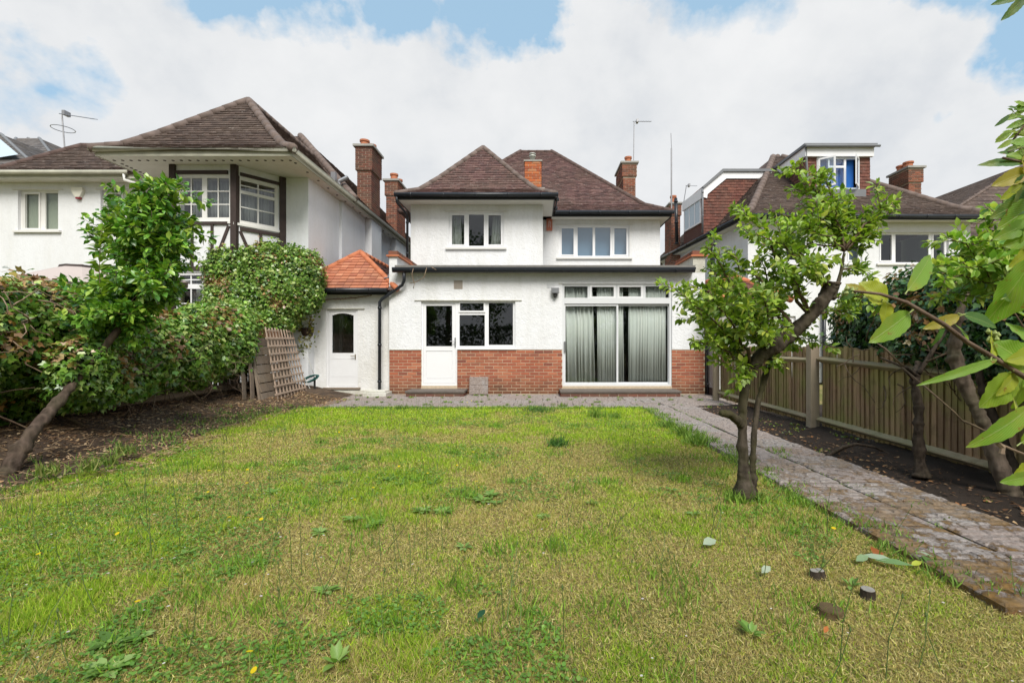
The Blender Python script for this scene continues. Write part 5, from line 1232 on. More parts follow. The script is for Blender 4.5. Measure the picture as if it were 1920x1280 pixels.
mid_h = ivy_mass('ivy_hedge', 'low green ivy hedge between the leaning sapling and the trellis', 'hedge', [((-6.0, 6.9, 1.0), (.62, .8, .55)), ((-5.95, 7.8, 1.1), (.6, .75, .62)), ((-5.95, 8.7, 1.28), (.6, .75, .68)), ((-6.12, 9.4, 1.38), (.52, .6, .66)), ((-5.7, 6.3, .75), (.4, .5, .4))], 20000, .075, IV, [3, 5, 6, 1.5, 3.5], BR, .22, base_z=.45, parent_loc=(-6.1, 8.5, 0))
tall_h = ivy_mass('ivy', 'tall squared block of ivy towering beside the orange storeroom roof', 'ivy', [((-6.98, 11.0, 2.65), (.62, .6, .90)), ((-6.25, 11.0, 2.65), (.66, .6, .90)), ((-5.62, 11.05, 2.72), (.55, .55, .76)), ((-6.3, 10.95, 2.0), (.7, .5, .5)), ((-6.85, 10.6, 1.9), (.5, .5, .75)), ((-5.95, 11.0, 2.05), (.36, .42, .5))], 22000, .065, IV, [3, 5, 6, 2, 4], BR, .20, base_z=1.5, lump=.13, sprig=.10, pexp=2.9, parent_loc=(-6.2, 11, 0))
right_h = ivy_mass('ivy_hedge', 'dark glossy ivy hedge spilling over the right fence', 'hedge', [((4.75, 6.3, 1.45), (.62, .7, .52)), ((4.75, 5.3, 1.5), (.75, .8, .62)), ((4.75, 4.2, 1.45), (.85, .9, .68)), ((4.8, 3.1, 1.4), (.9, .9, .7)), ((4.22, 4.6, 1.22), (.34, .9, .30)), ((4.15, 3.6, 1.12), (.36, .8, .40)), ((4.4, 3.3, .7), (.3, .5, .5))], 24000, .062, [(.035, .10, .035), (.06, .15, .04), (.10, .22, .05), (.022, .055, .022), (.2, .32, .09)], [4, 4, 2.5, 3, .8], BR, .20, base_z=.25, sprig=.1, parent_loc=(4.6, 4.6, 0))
# leafy sprays spilling from the left hedge toward the house end and stems around it
def stems(name, mat, lst, label=None, cat=None, parent=None, r0=.012, jit=.05):
    q = MB()
    for pts in lst:
        P = [Vector(p) + Vector((random.uniform(-jit, jit), random.uniform(-jit, jit), random.uniform(-jit, jit) * .7)) for p in pts]; n = len(P)
        q.tube(P, [r0 * (1 - .6 * i / (n - 1)) for i in range(n)], 5)
    return q.build(name, mat, parent, smooth=True, label=label, cat=cat)
def rand_stems(box, n, ln, seg=5, down=0.0):
    out = []
    for _ in range(n):
        p = Vector([random.uniform(a, b) for a, b in box]); d = Vector((random.gauss(0, 1), random.gauss(0, 1), random.gauss(0, .7) - down)).normalized(); L = random.uniform(*ln); pts = [p.copy()]
        for _k in range(seg): d = (d + Vector((random.gauss(0, .35), random.gauss(0, .35), random.gauss(0, .3)))).normalized(); p = p + d * L / seg; pts.append(p.copy())
        out.append(pts)
    return out
stems('stem', 'twig_dry', rand_stems([(-5.5, -5.15), (3.4, 6.5), (1.0, 1.75)], 120, (.2, .6)), None, None, near_h, .009, 0)
stems('stem', 'twig_brown', rand_stems([(-5.8, -5.2), (3.6, 6.8), (.3, 1.2)], 90, (.3, .9), down=.5), None, None, near_h, .011, 0)
stems('stem', 'twig_brown', rand_stems([(-5.75, -5.45), (7.0, 10.0), (.45, 1.1)], 150, (.2, .6), down=.5), None, None, mid_h, .006, 0)
stems('stem', 'twig_brown', rand_stems([(3.8, 4.15), (3.0, 5.9), (.7, 1.25)], 70, (.2, .6), down=.2), None, None, right_h, .007, 0)

# ------------------------------------------------------------------ trees
def poly_path(a, b, r0, r1, n=7, wob=.05, up=.0):
    a = Vector(a); b = Vector(b); L = (b - a).length; pts = []
    for i in range(n + 1):
        t = i / n; p = a.lerp(b, t); p.z += up * math.sin(t * math.pi) * L
        if 0 < i < n: p += Vector([random.gauss(0, wob * L * .4) for _ in range(3)])
        pts.append(p)
    return pts, [r0 + (r1 - r0) * (i / n) for i in range(n + 1)]
def leaf_variants(name, kind, mat, cols, n=10):
    out = []
    for k in range(n):
        C = pal(1, cols); V, F, CC = scatter(kind, np.zeros((1, 3)), np.array([[0, 1., 0]]), np.array([[0, 0, 1.]]), np.array([1.0]), C)
        out.append(mesh_np(name, V, F, CC, mat))
    return out
def leaves_on(root, P, D, N, S, kind, mat, cols, wts=None, single=300, name='leaf'):
    P, D, N, S = map(np.asarray, (P, D, N, S)); d = np.linalg.norm(P - np.array([0, 0, CH]), axis=1); sz = -S / d; o_ = np.argsort(sz)
    big, rest = o_[:single], o_[single:]
    var = leaf_variants(name, kind, mat, cols)
    Du = unit(D); Nu = unit(N - Du * (N * Du).sum(1, keepdims=True)); Xu = np.cross(Du, Nu); g0 = org(root)
    for k in big:
        o = bpy.data.objects.new(name, random.choice(var)); COL.objects.link(o); o.parent = root
        m4 = Matrix(((Xu[k][0] * S[k], Du[k][0] * S[k], Nu[k][0] * S[k], P[k][0] - g0.x), (Xu[k][1] * S[k], Du[k][1] * S[k], Nu[k][1] * S[k], P[k][1] - g0.y), (Xu[k][2] * S[k], Du[k][2] * S[k], Nu[k][2] * S[k], P[k][2] - g0.z), (0, 0, 0, 1)))
        o.matrix_local = m4
    if len(rest): scatter_obj('foliage', [scatter(kind, P[rest], D[rest], N[rest], S[rest], pal(len(rest), cols, wts))], mat, root, kind='stuff')
def leafy(twigs, per_m, size, spread=.03, start=.25, up=.2, tipb=1.0):
    P, D, N, S = [], [], [], []
    for pts in twigs:
        for i, (a, b) in enumerate(zip(pts, pts[1:])):
            t = (i + .5) / (len(pts) - 1)
            if t < start: continue
            L = (b - a).length; n = np.random.default_rng(int(abs(a.x * 1e4)) % 99991).poisson(per_m * L * (.6 + tipb * t))
            ax = (b - a).normalized()
            for _ in range(n):
                p = a.lerp(b, random.random()); r = Vector((random.gauss(0, 1), random.gauss(0, 1), random.gauss(0, 1))); r -= ax * r.dot(ax); r.normalize()
                d = (r + ax * random.uniform(.1, 1.0) + Vector((0, 0, random.uniform(-.5, up)))).normalized()
                P.append(p + r * random.uniform(0, spread)); D.append(d); N.append(Vector((random.gauss(0, .5), random.gauss(0, .5) - .25, 1)) + r * .3); S.append(random.uniform(size * .55, size * 1.2))
    return [np.array([tuple(v) for v in q]) for q in (P, D, N)] + [np.array(S)]

# apple tree
TY = 3.58
ap = thing('apple_tree', G(1398, 935), 'small leaning apple tree with sawn-off limb standing on the lawn beside the path', 'tree')
def T3(lst, y0=TY): return [at(x, y, y0 + dy) for x, y, dy in lst]
def knobbly(pts, rad, sub=5, amp=.12):
    P, Rr = [], []
    for i in range(len(pts) - 1):
        for k in range(sub):
            t = k / sub; p = pts[i].lerp(pts[i + 1], t); P.append(p); Rr.append((rad[i] * (1 - t) + rad[i + 1] * t) * (1 + amp * mnoise.noise(p * 14) + amp * .6 * mnoise.noise(p * 37)))
    P.append(pts[-1]); Rr.append(rad[-1]); return P, Rr
def limb(name, pts, rad, mat, parent, n=22, amp=.15):
    q = MB(); P, Rr = knobbly(pts, rad, 16, amp); q.tube(P, Rr, n); r0 = max(rad)
    for i, v in enumerate(q.v):
        c_ = P[min(i // n, len(P) - 1)]; o_ = (v - c_); w3 = Vector((v.x * 60, v.y * 60, v.z * 14)); k_ = .55 * abs(mnoise.noise(w3)) + .35 * mnoise.noise(v * 30) + .25 * mnoise.noise(v * 90)
        kn = max(0, mnoise.noise(v * 9 + Vector((3, 7, 1))) - .32) * 1.1
        q.v[i] = c_ + o_ * (1 + .32 * k_ + kn)
    return q.build(name, mat, parent, smooth=True)
limb('trunk', T3([(1398, 942, 0), (1396, 920, 0), (1395, 895, 0), (1394, 860, 0), (1392, 800, 0), (1393, 750, 0), (1401, 705, 0), (1412, 680, 0)]), [.070, .076, .045, .034, .030, .031, .035, .043], 'bark_apple', ap, amp=.12)
limb('trunk', T3([(1409, 940, .05), (1411, 905, .06), (1411, 870, .07), (1414, 810, .09), (1421, 755, .11), (1432, 715, .13), (1442, 680, .15), (1452, 640, .18), (1448, 600, .2)]), [.042, .036, .021, .019, .020, .020, .020, .018, .012], 'bark_apple', ap, amp=.35)
limb('limb', T3([(1408, 690, 0), (1425, 668, .0), (1455, 645, -.02), (1490, 620, -.03), (1520, 592, -.04), (1543, 565, -.05), (1556, 540, -.05), (1559, 531, -.05)]), [.043, .049, .050, .047, .044, .043, .050, .052], 'bark_apple', ap, amp=.08)
limb('limb', T3([(1392, 800, 0), (1380, 785, -.05), (1368, 776, -.1), (1352, 774, -.15)]), [.03, .03, .028, .022], 'bark_apple', ap, 8)
limb('limb', T3([(1560, 560, -.05), (1570, 535, -.03), (1578, 505, 0), (1583, 470, 0)]), [.026, .016, .011, .006], 'bark_apple', ap, 8)
q = MB(); c0 = at(1559, 530, TY - .05); q.lathe(c0 - Vector((0, 0, .004)), [(.06, -.015), (.066, 0), (.05, .006), (.02, .007)], 12); q.build('cut_end', 'bark_grey', ap)
limbs = [T3([(1408, 690, 0), (1440, 657, 0), (1490, 620, -.03), (1520, 592, -.04), (1556, 540, -.05)]), T3([(1442, 680, .15), (1452, 640, .18), (1448, 600, .2)]), T3([(1560, 560, -.05), (1578, 505, 0), (1583, 470, 0)])]
targets = [(1262, 538, .05), (1285, 560, -.1), (1300, 590, .15), (1318, 500, .1), (1322, 462, .0), (1300, 640, -.1), (1345, 660, .1), (1360, 470, -.1), (1388, 385, 0), (1395, 430, .15), (1442, 395, .1), (1455, 440, -.1), (1500, 380, .15), (1518, 335, 0), (1500, 300, .1), (1545, 330, .05), (1560, 380, -.1), (1590, 400, .1), (1535, 440, -.2), (1470, 500, -.25), (1420, 520, .25), (1380, 540, -.2), (1350, 580, .2), (1400, 600, -.25), (1440, 560, -.3), (1340, 620, .0), (1490, 460, .3), (1620, 470, .1), (1655, 430, 0), (1690, 372, 0), (1670, 400, .1), (1640, 520, .1), (1600, 590, .1), (1620, 560, -.1), (1430, 480, .1), (1350, 530, .3), (1478, 545, .3), (1510, 500, -.3), (1370, 690, 0), (1395, 710, -.1), (1310, 560, .3), (1480, 650, .3), (1530, 640, .2), (1470, 690, 0), (1415, 440, -.2), (1480, 420, -.1), (1290, 530, .2), (1330, 545, -.25), (1365, 625, .3), (1435, 620, -.3)]
bias = {}
tw = []; q = MB()
for tx, ty, dy in targets:
    e = at(tx, ty, TY + dy * 1.3); cand = [p for l in limbs for p in l]
    s0 = min(cand, key=lambda p: (p - e).length + (0.35 if p.z > e.z + .05 else 0))
    if tx < 1400: s0 = min(cand[:4], key=lambda p: (p - e).length)
    L = (e - s0).length; pts, rr = poly_path(s0, e, .006 + .010 * min(L, 1), .0025, 8, .045, .08); q.tube(pts, rr, 5); tw.append(pts)
    for k in range(3 if L < .5 else 6):
        i = random.randint(2, 7); b = pts[i]; d = (pts[i] - pts[i - 1]).normalized(); sd_ = Vector((random.gauss(0, .7), random.gauss(0, .7), random.gauss(.3, .5)))
        e2 = b + (d * .6 + sd_).normalized() * random.uniform(.08, .24); p2, r2 = poly_path(b, e2, .003, .0015, 4, .06, .05); q.tube(p2, r2, 4); tw.append(p2)
    # the leading part keeps a thin whip
q.build('twig', 'twig_brown', ap, smooth=True, kind='stuff')
AP = [(.20, .34, .04), (.29, .44, .05), (.39, .52, .07), (.12, .22, .03), (.52, .56, .10), (.34, .42, .18)]
P, D, N, S = leafy(tw, 125, .056, .022, .12, .35)
leaves_on(ap, P, D, N, S, 'ovate', 'leaf', AP, [4, 5, 4, 3, 2, 2])

# leaning young tree at the left
lt_ = thing('sapling', (XX(18, 4.05), 4.05, .1), 'leaning young tree with dense dark green crown rising from the left bank', 'tree')
tp = [at(5, 900, 4.0), at(60, 810, 4.25), at(105, 758, 4.55), at(140, 716, 4.8), at(192, 655, 5.05), at(238, 598, 5.2), at(262, 560, 5.35), at(285, 500, 5.4), at(300, 430, 5.4), at(305, 370, 5.4), at(308, 335, 5.4)]
limb('trunk', tp, [.062, .048, .042, .038, .036, .032, .042, .03, .02, .01, .005], 'bark_brown', lt_, amp=.35)
tw = []; q = MB()
blobs = [((285, 460), (68, 72), 14), ((325, 455), (36, 48), 9), ((240, 500), (60, 62), 10), ((305, 400), (36, 40), 7), ((306, 358), (14, 22), 4), ((215, 560), (60, 45), 8), ((190, 440), (30, 25), 3), ((270, 560), (50, 35), 7), ((322, 520), (30, 35), 5), ((175, 590), (40, 35), 5), ((235, 410), (30, 30), 4), ((215, 610), (55, 30), 8), ((165, 640), (45, 35), 6), ((245, 600), (45, 28), 6), ((285, 490), (62, 70), 14), ((255, 455), (45, 60), 8)]
for (bx, by), (rx, ry), n in blobs:
    for _ in range(n):
        a = random.random() * 6.28; rr_ = math.sqrt(random.random()); e = at(bx + rx * rr_ * math.cos(a), by + ry * rr_ * math.sin(a), 5.4 + random.uniform(-.45, .4))
        s0 = min(tp[5:], key=lambda p: (p - e).length + (.3 if p.z > e.z else 0)); pts, r2 = poly_path(s0, e, .010, .003, 6, .05, .05); q.tube(pts, r2, 5); tw.append(pts)
        for k in range(3):
            b = pts[random.randint(2, 6)]; e2 = b + Vector((random.gauss(0, .14), random.gauss(0, .14), random.gauss(0, .12))); p2, r2 = poly_path(b, e2, .003, .0015, 4, .05, .0); q.tube(p2, r2, 4); tw.append(p2)
q.build('twig', 'twig_brown', lt_, smooth=True, kind='stuff')
P, D, N, S = leafy(tw, 135, .085, .045, .3, .2)
leaves_on(lt_, P, D, N, S, 'ovate', 'leaf_glossy', [(.09, .25, .03), (.15, .34, .04), (.055, .16, .025), (.26, .45, .05), (.42, .56, .09)], [4, 4, 2, 3, 2])
# bright shoots at the crown's tip and its left side
sh = []; q = MB()
for pts_ in (T3([(306, 372, 0), (309, 345, 0), (305, 328, 0)], 5.35), T3([(300, 390, 0), (290, 350, -.1)], 5.35), T3([(325, 400, 0), (330, 350, 0)], 5.3), T3([(188, 560, -.1), (186, 500, -.1), (190, 430, -.1)], 5.1), T3([(215, 440, 0), (203, 400, 0)], 5.2), T3([(345, 430, 0), (368, 420, 0)], 5.3), T3([(350, 470, 0), (378, 500, 0)], 5.3)):
    pts_ = [p for a, b in zip(pts_, pts_[1:]) for p in (a, a.lerp(b, .5))] + [pts_[-1]]; q.tube(pts_, .004, 4); sh.append(pts_)
q.build('shoot', 'twig_brown', lt_, smooth=True, kind='stuff')
P, D, N, S = leafy(sh, 75, .11, .02, 0, .5)
scatter_obj('young_leaves', [scatter('ovate', P, D, N, S, pal(len(P), [(.22, .34, .05), (.3, .4, .06), (.16, .28, .04)]))], 'leaf', lt_, kind='stuff')

# dark thin tree and leaning trunk in the right bed
dk = thing('small_tree', (3.42, 4.2, 0), 'thin black-barked small tree in the dark bed against the fence', 'tree')
limb('trunk', [at(1728, 895, 4.15), at(1724, 860, 4.18), at(1722, 810, 4.2), at(1722, 760, 4.25), at(1714, 715, 4.3), at(1722, 680, 4.4)], [.06, .042, .036, .034, .034, .03], 'bark_dark', dk, amp=.35)
limb('limb', [at(1720, 705, 4.3), at(1700, 690, 4.25), at(1650, 670, 4.4)], [.02, .014, .008], 'bark_dark', dk, 7)
limb('limb', [at(1722, 700, 4.3), at(1760, 640, 4.3), at(1790, 600, 4.4)], [.02, .016, .01], 'bark_dark', dk, 7)
br_ = [[at(1715, 712, 4.3), at(1690, 690, 4.1), at(1745, 735, 3.9), at(1790, 775, 3.8), at(1805, 790, 3.75)], [at(1700, 690, 4.1), at(1660, 655, 4.2), at(1640, 640, 4.3)], [at(1740, 680, 4.2), at(1780, 660, 4.1), at(1800, 640, 4.1)], [at(1790, 785, 3.8), at(1830, 800, 3.7), at(1860, 812, 3.6)]]
stems('branch', 'twig_brown', br_, None, None, dk, .011, .02)
ln = thing('young_tree', (3.72, 3.75, 0), 'leaning grey-barked young tree with pale green sprays at the right edge', 'tree')
lp = [at(1905, 940, 3.6), at(1880, 890, 3.65), at(1848, 800, 3.75), at(1822, 750, 3.8), at(1800, 700, 3.85), at(1788, 660, 3.9), at(1795, 600, 3.9), at(1815, 540, 3.9)]
limb('trunk', lp, [.062, .054, .048, .046, .05, .045, .032, .018], 'bark_grey', ln, amp=.3)
limb('trunk', [at(1915, 930, 3.7), at(1880, 820, 3.85), at(1845, 740, 3.95), at(1830, 680, 4.0)], [.04, .034, .03, .02], 'bark_dark', ln)
tw = []; q = MB()
for tx, ty, dy in [(1740, 565, 0), (1752, 500, -.2), (1780, 470, .1), (1810, 445, 0), (1850, 430, -.2), (1885, 420, 0), (1910, 450, -.1), (1870, 480, .1), (1830, 500, -.2), (1790, 530, .2), (1765, 440, -.1), (1900, 490, -.3), (1845, 460, .2), (1800, 500, -.3), (1930, 440, 0), (1770, 530, -.3), (1880, 370, 0), (1850, 385, 0)]:
    e = at(tx, ty, 3.3 + dy); s0 = min([lp[-1], lp[-2], at(1900, 560, 3.5)], key=lambda p: (p - e).length); pts, rr = poly_path(s0, e, .009, .002, 7, .06, .08); q.tube(pts, rr, 5); tw.append(pts)
    for k in range(4): b = pts[random.randint(2, 6)]; p2, r2 = poly_path(b, b + Vector((random.gauss(0, .11), random.gauss(0, .11), random.gauss(.03, .08))), .003, .0012, 4); q.tube(p2, r2, 4); tw.append(p2)
q.build('twig', 'twig_brown', ln, smooth=True, kind='stuff')
P, D, N, S = leafy(tw, 95, .062, .02, .25, .4)
leaves_on(ln, P, D, N, S, 'ovate', 'leaf', [(.22, .40, .05), (.3, .48, .07), (.4, .54, .1), (.15, .3, .04), (.48, .54, .12)])

# ------------------------------------------------------------------ near apple branches at the right edge
def near_leaf(parent, base, tip, wd, col, Y, tilt=0.0, curl=.15, fold=.12, yaw=0.0):
    a = at(*base, Y); b = at(*tip, Y + yaw); d = b - a; L = d.length; d.normalize(); nrm = Vector((math.sin(tilt) * .8, -1, math.sin(tilt) * .5)); nrm -= d * nrm.dot(d); nrm.normalize(); x = d.cross(nrm)
    W_ = wd / FP * Y; nu, nv = 9, 15; V = []; UVs = []
    for j in range(nv):
        v = j / (nv - 1); pr = (math.sin(math.pi * min(1, v * 1.0) ** .82) ** .75) if 0 < v < 1 else 0.0
        pr *= 1 + .05 * math.sin(j * 3.1)
        for i in range(nu):
            u = (i / (nu - 1) - .5) * 2; wv = .05 * math.sin(v * 17 + u * 2) * abs(u)
            V.append(a + d * (v * L) + x * (u * pr * W_ / 2 * (1 + (.04 if j % 2 else -.02) * abs(u))) + nrm * (fold * abs(u) * pr * W_ + wv * W_ * .6 - curl * L * v * v)); UVs.append((u * pr, v))
    F = [(j * nu + i, j * nu + i + 1, (j + 1) * nu + i + 1, (j + 1) * nu + i) for j in range(nv - 1) for i in range(nu - 1)]
    g0 = org(parent); me = bpy.data.meshes.new('leaf'); me.from_pydata([v - g0 for v in V], [], F); me.materials.append(M['leaf_near'])
    uvl = me.uv_layers.new(name='UVMap')
    for lp_ in me.loops: uvl.data[lp_.index].uv = UVs[lp_.vertex_index]
    ca = me.color_attributes.new('Col', 'FLOAT_COLOR', 'POINT'); ca.data.foreach_set('color', [*col, 1] * len(V)); me.polygons.foreach_set('use_smooth', [True] * len(F))
    o = bpy.data.objects.new('leaf', me); link(o, parent)
    MB().tube([a - d * .012 * Y, a + d * L * .1 - nrm * .001], .0011, 5).build('leaf_stalk', 'shoot_green', parent) if 'shoot_green' in M else None
    return o
simple('shoot_green', (.28, .33, .1), .6, .15, 20)
NY = .78
nb = thing('apple_branch', at(1920, 707, NY), 'near apple branch with large bright leaves reaching in from the right edge', 'branch')
q = MB(); sp_ = [(1590, 545), (1612, 547), (1650, 551), (1700, 567), (1732, 586), (1770, 608), (1815, 642), (1860, 668), (1920, 706), (2010, 760)]
q.tube([at(x, y, NY + .02 * math.sin(x)) for x, y in sp_], [.0016, .002, .0024, .0032, .0034, .0036, .0037, .0038, .0042, .005], 8); q.build('stem', 'twig_brown', nb, smooth=True)
LG, LY, LD, LO = (.2, .36, .035), (.42, .46, .04), (.07, .17, .035), (.42, .34, .05)
for base, tip, wd, col, tilt, curl, yaw in [((1702, 545), (1757, 474), 38, LG, .3, .1, .03), ((1662, 566), (1616, 528), 46, LY, .2, .15, 0), ((1664, 566), (1658, 606), 24, LY, -.2, .1, 0), ((1706, 586), (1640, 641), 42, LG, .3, .12, -.02), ((1938, 484), (1858, 612), 84, LG, .35, .10, .02), ((1800, 592), (1735, 616), 22, LO, .5, .1, 0), ((1806, 590), (1880, 610), 26, LD, .6, .15, 0), ((1872, 673), (1748, 718), 17, LG, .9, .2, -.03), ((1935, 690), (1870, 640), 56, LG, .1, .1, 0), ((1897, 700), (1848, 766), 56, (.26, .38, .04), .1, .15, 0), ((1930, 700), (1905, 770), 44, LG, .3, .1, .02), ((1930, 762), (1856, 842), 40, LG, .5, .3, -.03), ((1940, 870), (1905, 893), 34, LY, .3, .1, 0), ((1925, 640), (1890, 600), 40, LG, .2, .1, .03), ((1860, 668), (1875, 615), 30, LY, .3, .2, .02), ((1895, 730), (1920, 810), 30, (.5, .55, .3), .9, .1, .03), ((1600, 546), (1578, 562), 16, LD, .2, .2, 0), ((1650, 570), (1634, 600), 22, LD, .3, .2, .02), ((1625, 548), (1590, 530), 14, LO, .3, .2, .0), ((1880, 560), (1935, 540), 30, LD, .5, .1, .1), ((1915, 830), (1960, 800), 40, LG, .5, .1, 0), ((1945, 610), (1885, 560), 34, LG, .4, .2, .05), ((1950, 540), (1880, 520), 24, LD, .6, .2, .08), ((1890, 690), (1838, 668), 22, LD, .5, .2, .04), ((1940, 720), (1876, 700), 40, (.3, .44, .05), .2, .15, .03), ((1950, 800), (1895, 790), 36, LG, .4, .2, .04), ((1945, 660), (1900, 676), 34, LY, .3, .15, -.02), ((1905, 700), (1880, 742), 26, LY, .2, .2, -.01), ((1940, 890), (1880, 905), 24, LG, .5, .1, .0), ((1770, 608), (1755, 650), 12, LD, .4, .2, .0), ((1815, 642), (1800, 600), 13, LG, .3, .2, .03)]:
    near_leaf(nb, base, tip, wd, col, NY, tilt, curl, .12, yaw)
q = MB()
for k in range(12): p = at(1592 + random.uniform(-12, 12), 548 + random.uniform(-8, 8), NY + random.uniform(-.01, .01)); q.lathe(p, [(.001, -.004), (.004, 0), (.001, .006)], 6)
for k in range(14): p = at(1862 + random.uniform(-10, 10), 630 + random.uniform(-9, 9), NY + .02 + random.uniform(-.01, .01)); q.lathe(p, [(.001, -.004), (.004, 0), (.001, .006)], 6)
q.build('bud', 'shoot_green', nb, kind='stuff')
q = MB(); q.tube([at(1868, 828, NY), at(1880, 838, NY), at(1878, 850, NY)], .004, 6); q.tube([at(1875, 832, NY), at(1905, 845, NY), at(1930, 855, NY)], .002, 6); q.build('dead_leaf', 'twig_dry', nb)
nb2 = thing('apple_branch', at(1935, 330, 1.05), 'cluster of dark and yellowing leaves hanging at the upper right edge', 'branch')
q = MB(); q.tube([at(1990, 240, 1.05), at(1945, 310, 1.05), at(1935, 400, 1.0), at(1960, 470, 1.0)], .004, 6); q.tube([at(1945, 310, 1.05), at(1880, 296, 1.05)], .0025, 6); q.build('stem', 'twig_brown', nb2, smooth=True)
for base, tip, wd, col, tilt, curl in [((1925, 305), (1846, 300), 20, LD, .6, .2), ((1930, 320), (1868, 345), 30, LO, .4, .15), ((1935, 345), (1900, 395), 34, (.16, .22, .04), .3, .1), ((1940, 300), (1895, 285), 22, LG, .5, .2), ((1945, 380), (1878, 428), 52, LG, .3, .1), ((1950, 360), (1872, 405), 40, LD, .6, .2), ((1930, 330), (1900, 360), 30, LD, .2, .1), ((1950, 410), (1900, 440), 34, LY, .3, .2), ((1920, 290), (1940, 340), 36, LO, .2, .2), ((1960, 330), (1905, 330), 40, LD, .6, .1), ((1955, 430), (1890, 460), 44, LG, .3, .15), ((1955, 450), (1905, 500), 34, LY, .2, .2), ((1950, 400), (1920, 470), 40, (.28, .42, .05), .2, .1), ((1925, 340), (1885, 372), 24, LY, .3, .2), ((1940, 270), (1900, 262), 22, LG, .5, .2), ((1935, 415), (1868, 448), 30, LG, .5, .1)]: near_leaf(nb2, base, tip, wd, col, 1.05, tilt, curl)
nb3 = thing('apple_branch', at(1935, 240, 1.5), 'small bright leafy sprig against the sky at the upper right edge', 'branch')
q = MB(); q.tube([at(1980, 200, 1.5), at(1920, 235, 1.5), at(1900, 262, 1.5)], .003, 6); q.tube([at(1950, 230, 1.5), at(1925, 275, 1.5), at(1890, 285, 1.5)], .002, 6); q.build('stem', 'twig_brown', nb3, smooth=True)
for k in range(48):
    bx, by = random.uniform(1890, 1940), random.uniform(190, 300); a = random.uniform(2.2, 4.2); L = random.uniform(20, 34); near_leaf(nb3, (bx, by), (bx + L * math.cos(a), by + L * math.sin(a) * .6 + 4), random.uniform(7, 12), random.choice([LG, LG, LD, (.28, .42, .06)]), 1.5, random.uniform(.2, .9), .15)
nb4 = thing('apple_branch', at(1920, -10, 1.2), 'two serrated leaves hanging into the top right corner', 'branch')
q = MB(); q.tube([at(1990, -40, 1.2), at(1925, -12, 1.2), at(1890, -4, 1.2)], .003, 6); q.build('stem', 'twig_brown', nb4, smooth=True)
for base, tip, wd in [((1915, -8), (1862, 6), 16), ((1922, -5), (1882, 36), 18), ((1935, -10), (1905, 10), 20)]: near_leaf(nb4, base, tip, wd, LD, 1.2, .3, .1)

# ================================================================== LAWN GROWTH
def sample_lawn(n, dens):   # rejection sampling with density(y)
    out = []; tot = 0; m_ = dens(1.5)
    while tot < n:
        y = rng.uniform(1.5, 9.0, 400000); x = rng.uniform(-4.8, 2.3, 400000)
        k = (rng.random(400000) < dens(y) / m_) & (x > lawn_left(y) - .08 + .12 * (fbm(vn1, x, y, 3) - .5)) & (x < lawn_right(y) - .02 + .14 * (fbm(vn2, x, y, 4) - .5)) & (x > -1.2 * y - .3) & (x < 1.1 * y + .3)
        out.append(np.stack([x[k], y[k]], 1)); tot += k.sum()
    return np.concatenate(out)[:n]
def dryness(x, y): return fbm(vn1, x, y, .8) * .45 + fbm(vn2, x, y, 2.9) * .55 - .035
GR = [(.28, .46, .03), (.38, .55, .045), (.19, .33, .025), (.50, .60, .06)]
ST = [(.64, .52, .21), (.55, .45, .15), (.46, .42, .11), (.68, .58, .27), (.36, .26, .12)]
def grass_cols(x, y, boost=0.0):
    n = len(x); d = dryness(x, y) + np.interp(y, [1.5, 4, 6.5, 8], [.06, .04, -.04, -.12]) - boost; d = d + rng.normal(0, .06, n)
    f = 1 / (1 + np.exp(-(d - .455) * 22)); s = rng.random(n) < f * .86 + .05
    C = np.where(s[:, None], pal(n, ST), pal(n, GR)); far = np.clip((y - 5) / 4, 0, 1)[:, None]
    return C * (1 - .0 * far) + np.array([.08, .10, 0]) * far * (~s)[:, None], f
NB = 520000
xy = sample_lawn(NB, lambda y: 1 / np.maximum(y, 1.5) ** 1.35); x, y = xy.T
C, f = grass_cols(x, y)
lean = rng.normal(0, .55, (NB, 2)); D = np.concatenate([lean, np.ones((NB, 1))], 1); az_ = rng.random(NB) * 6.28
h = rng.uniform(.010, .030, NB) * (1.25 - .6 * f) * (1 + .9 * (fbm(vn3, x, y, 2.2) > .6))
wv = .0026 * (1 + .38 * np.maximum(y - 1.5, 0)) * rng.uniform(.7, 1.3, NB)
P = np.stack([x, y, lawn_z(x, y) - .006], 1)
V = scatter('blade', P, D, np.stack([np.cos(az_), np.sin(az_), 0 * az_], 1), np.stack([wv / .07, h], 1), C)
scatter_obj('grass', [V], 'blade', None, kind='stuff', label='short patchy lawn grass, green and straw', cat='grass')
# dry thatch lying flat + broadleaf ground cover
n = 60000; xy = sample_lawn(n, lambda y: 1 / np.maximum(y, 1.5) ** 1.3); x, y = xy.T; a = rng.random(n) * 6.28
P = np.stack([x, y, lawn_z(x, y) + rng.uniform(-.004, .012, n)], 1); D = np.stack([np.cos(a), np.sin(a), rng.normal(0, .2, n)], 1)
th = scatter('blade', P, D, np.tile([0, 0, 1.], (n, 1)) + rdir(n) * .3, np.stack([.032 * (1 + .3 * (y - 1.5)), rng.uniform(.015, .04, n)], 1), pal(n, ST + [(.22, .16, .07), (.3, .3, .08), (.12, .09, .05), (.3, .36, .08)]))
scatter_obj('thatch', [th], 'litter', None, kind='stuff', label='dry straw thatch lying between the grass', cat='grass')
n = 26000; xy = sample_lawn(n * 3, lambda y: 1 / np.maximum(y, 1.5) ** 1.2); x, y = xy.T; k = (fbm(vn3, x, y, 1.9) + .12 * (x < -1.5) * (y < 4) + .1 * (y > 7)) > .58; x, y = x[k][:n], y[k][:n]; n = len(x); a = rng.random(n) * 6.28
P = np.stack([x, y, lawn_z(x, y) + rng.uniform(.002, .025, n)], 1); D = np.stack([np.cos(a), np.sin(a), rng.uniform(-.1, .6, n)], 1)
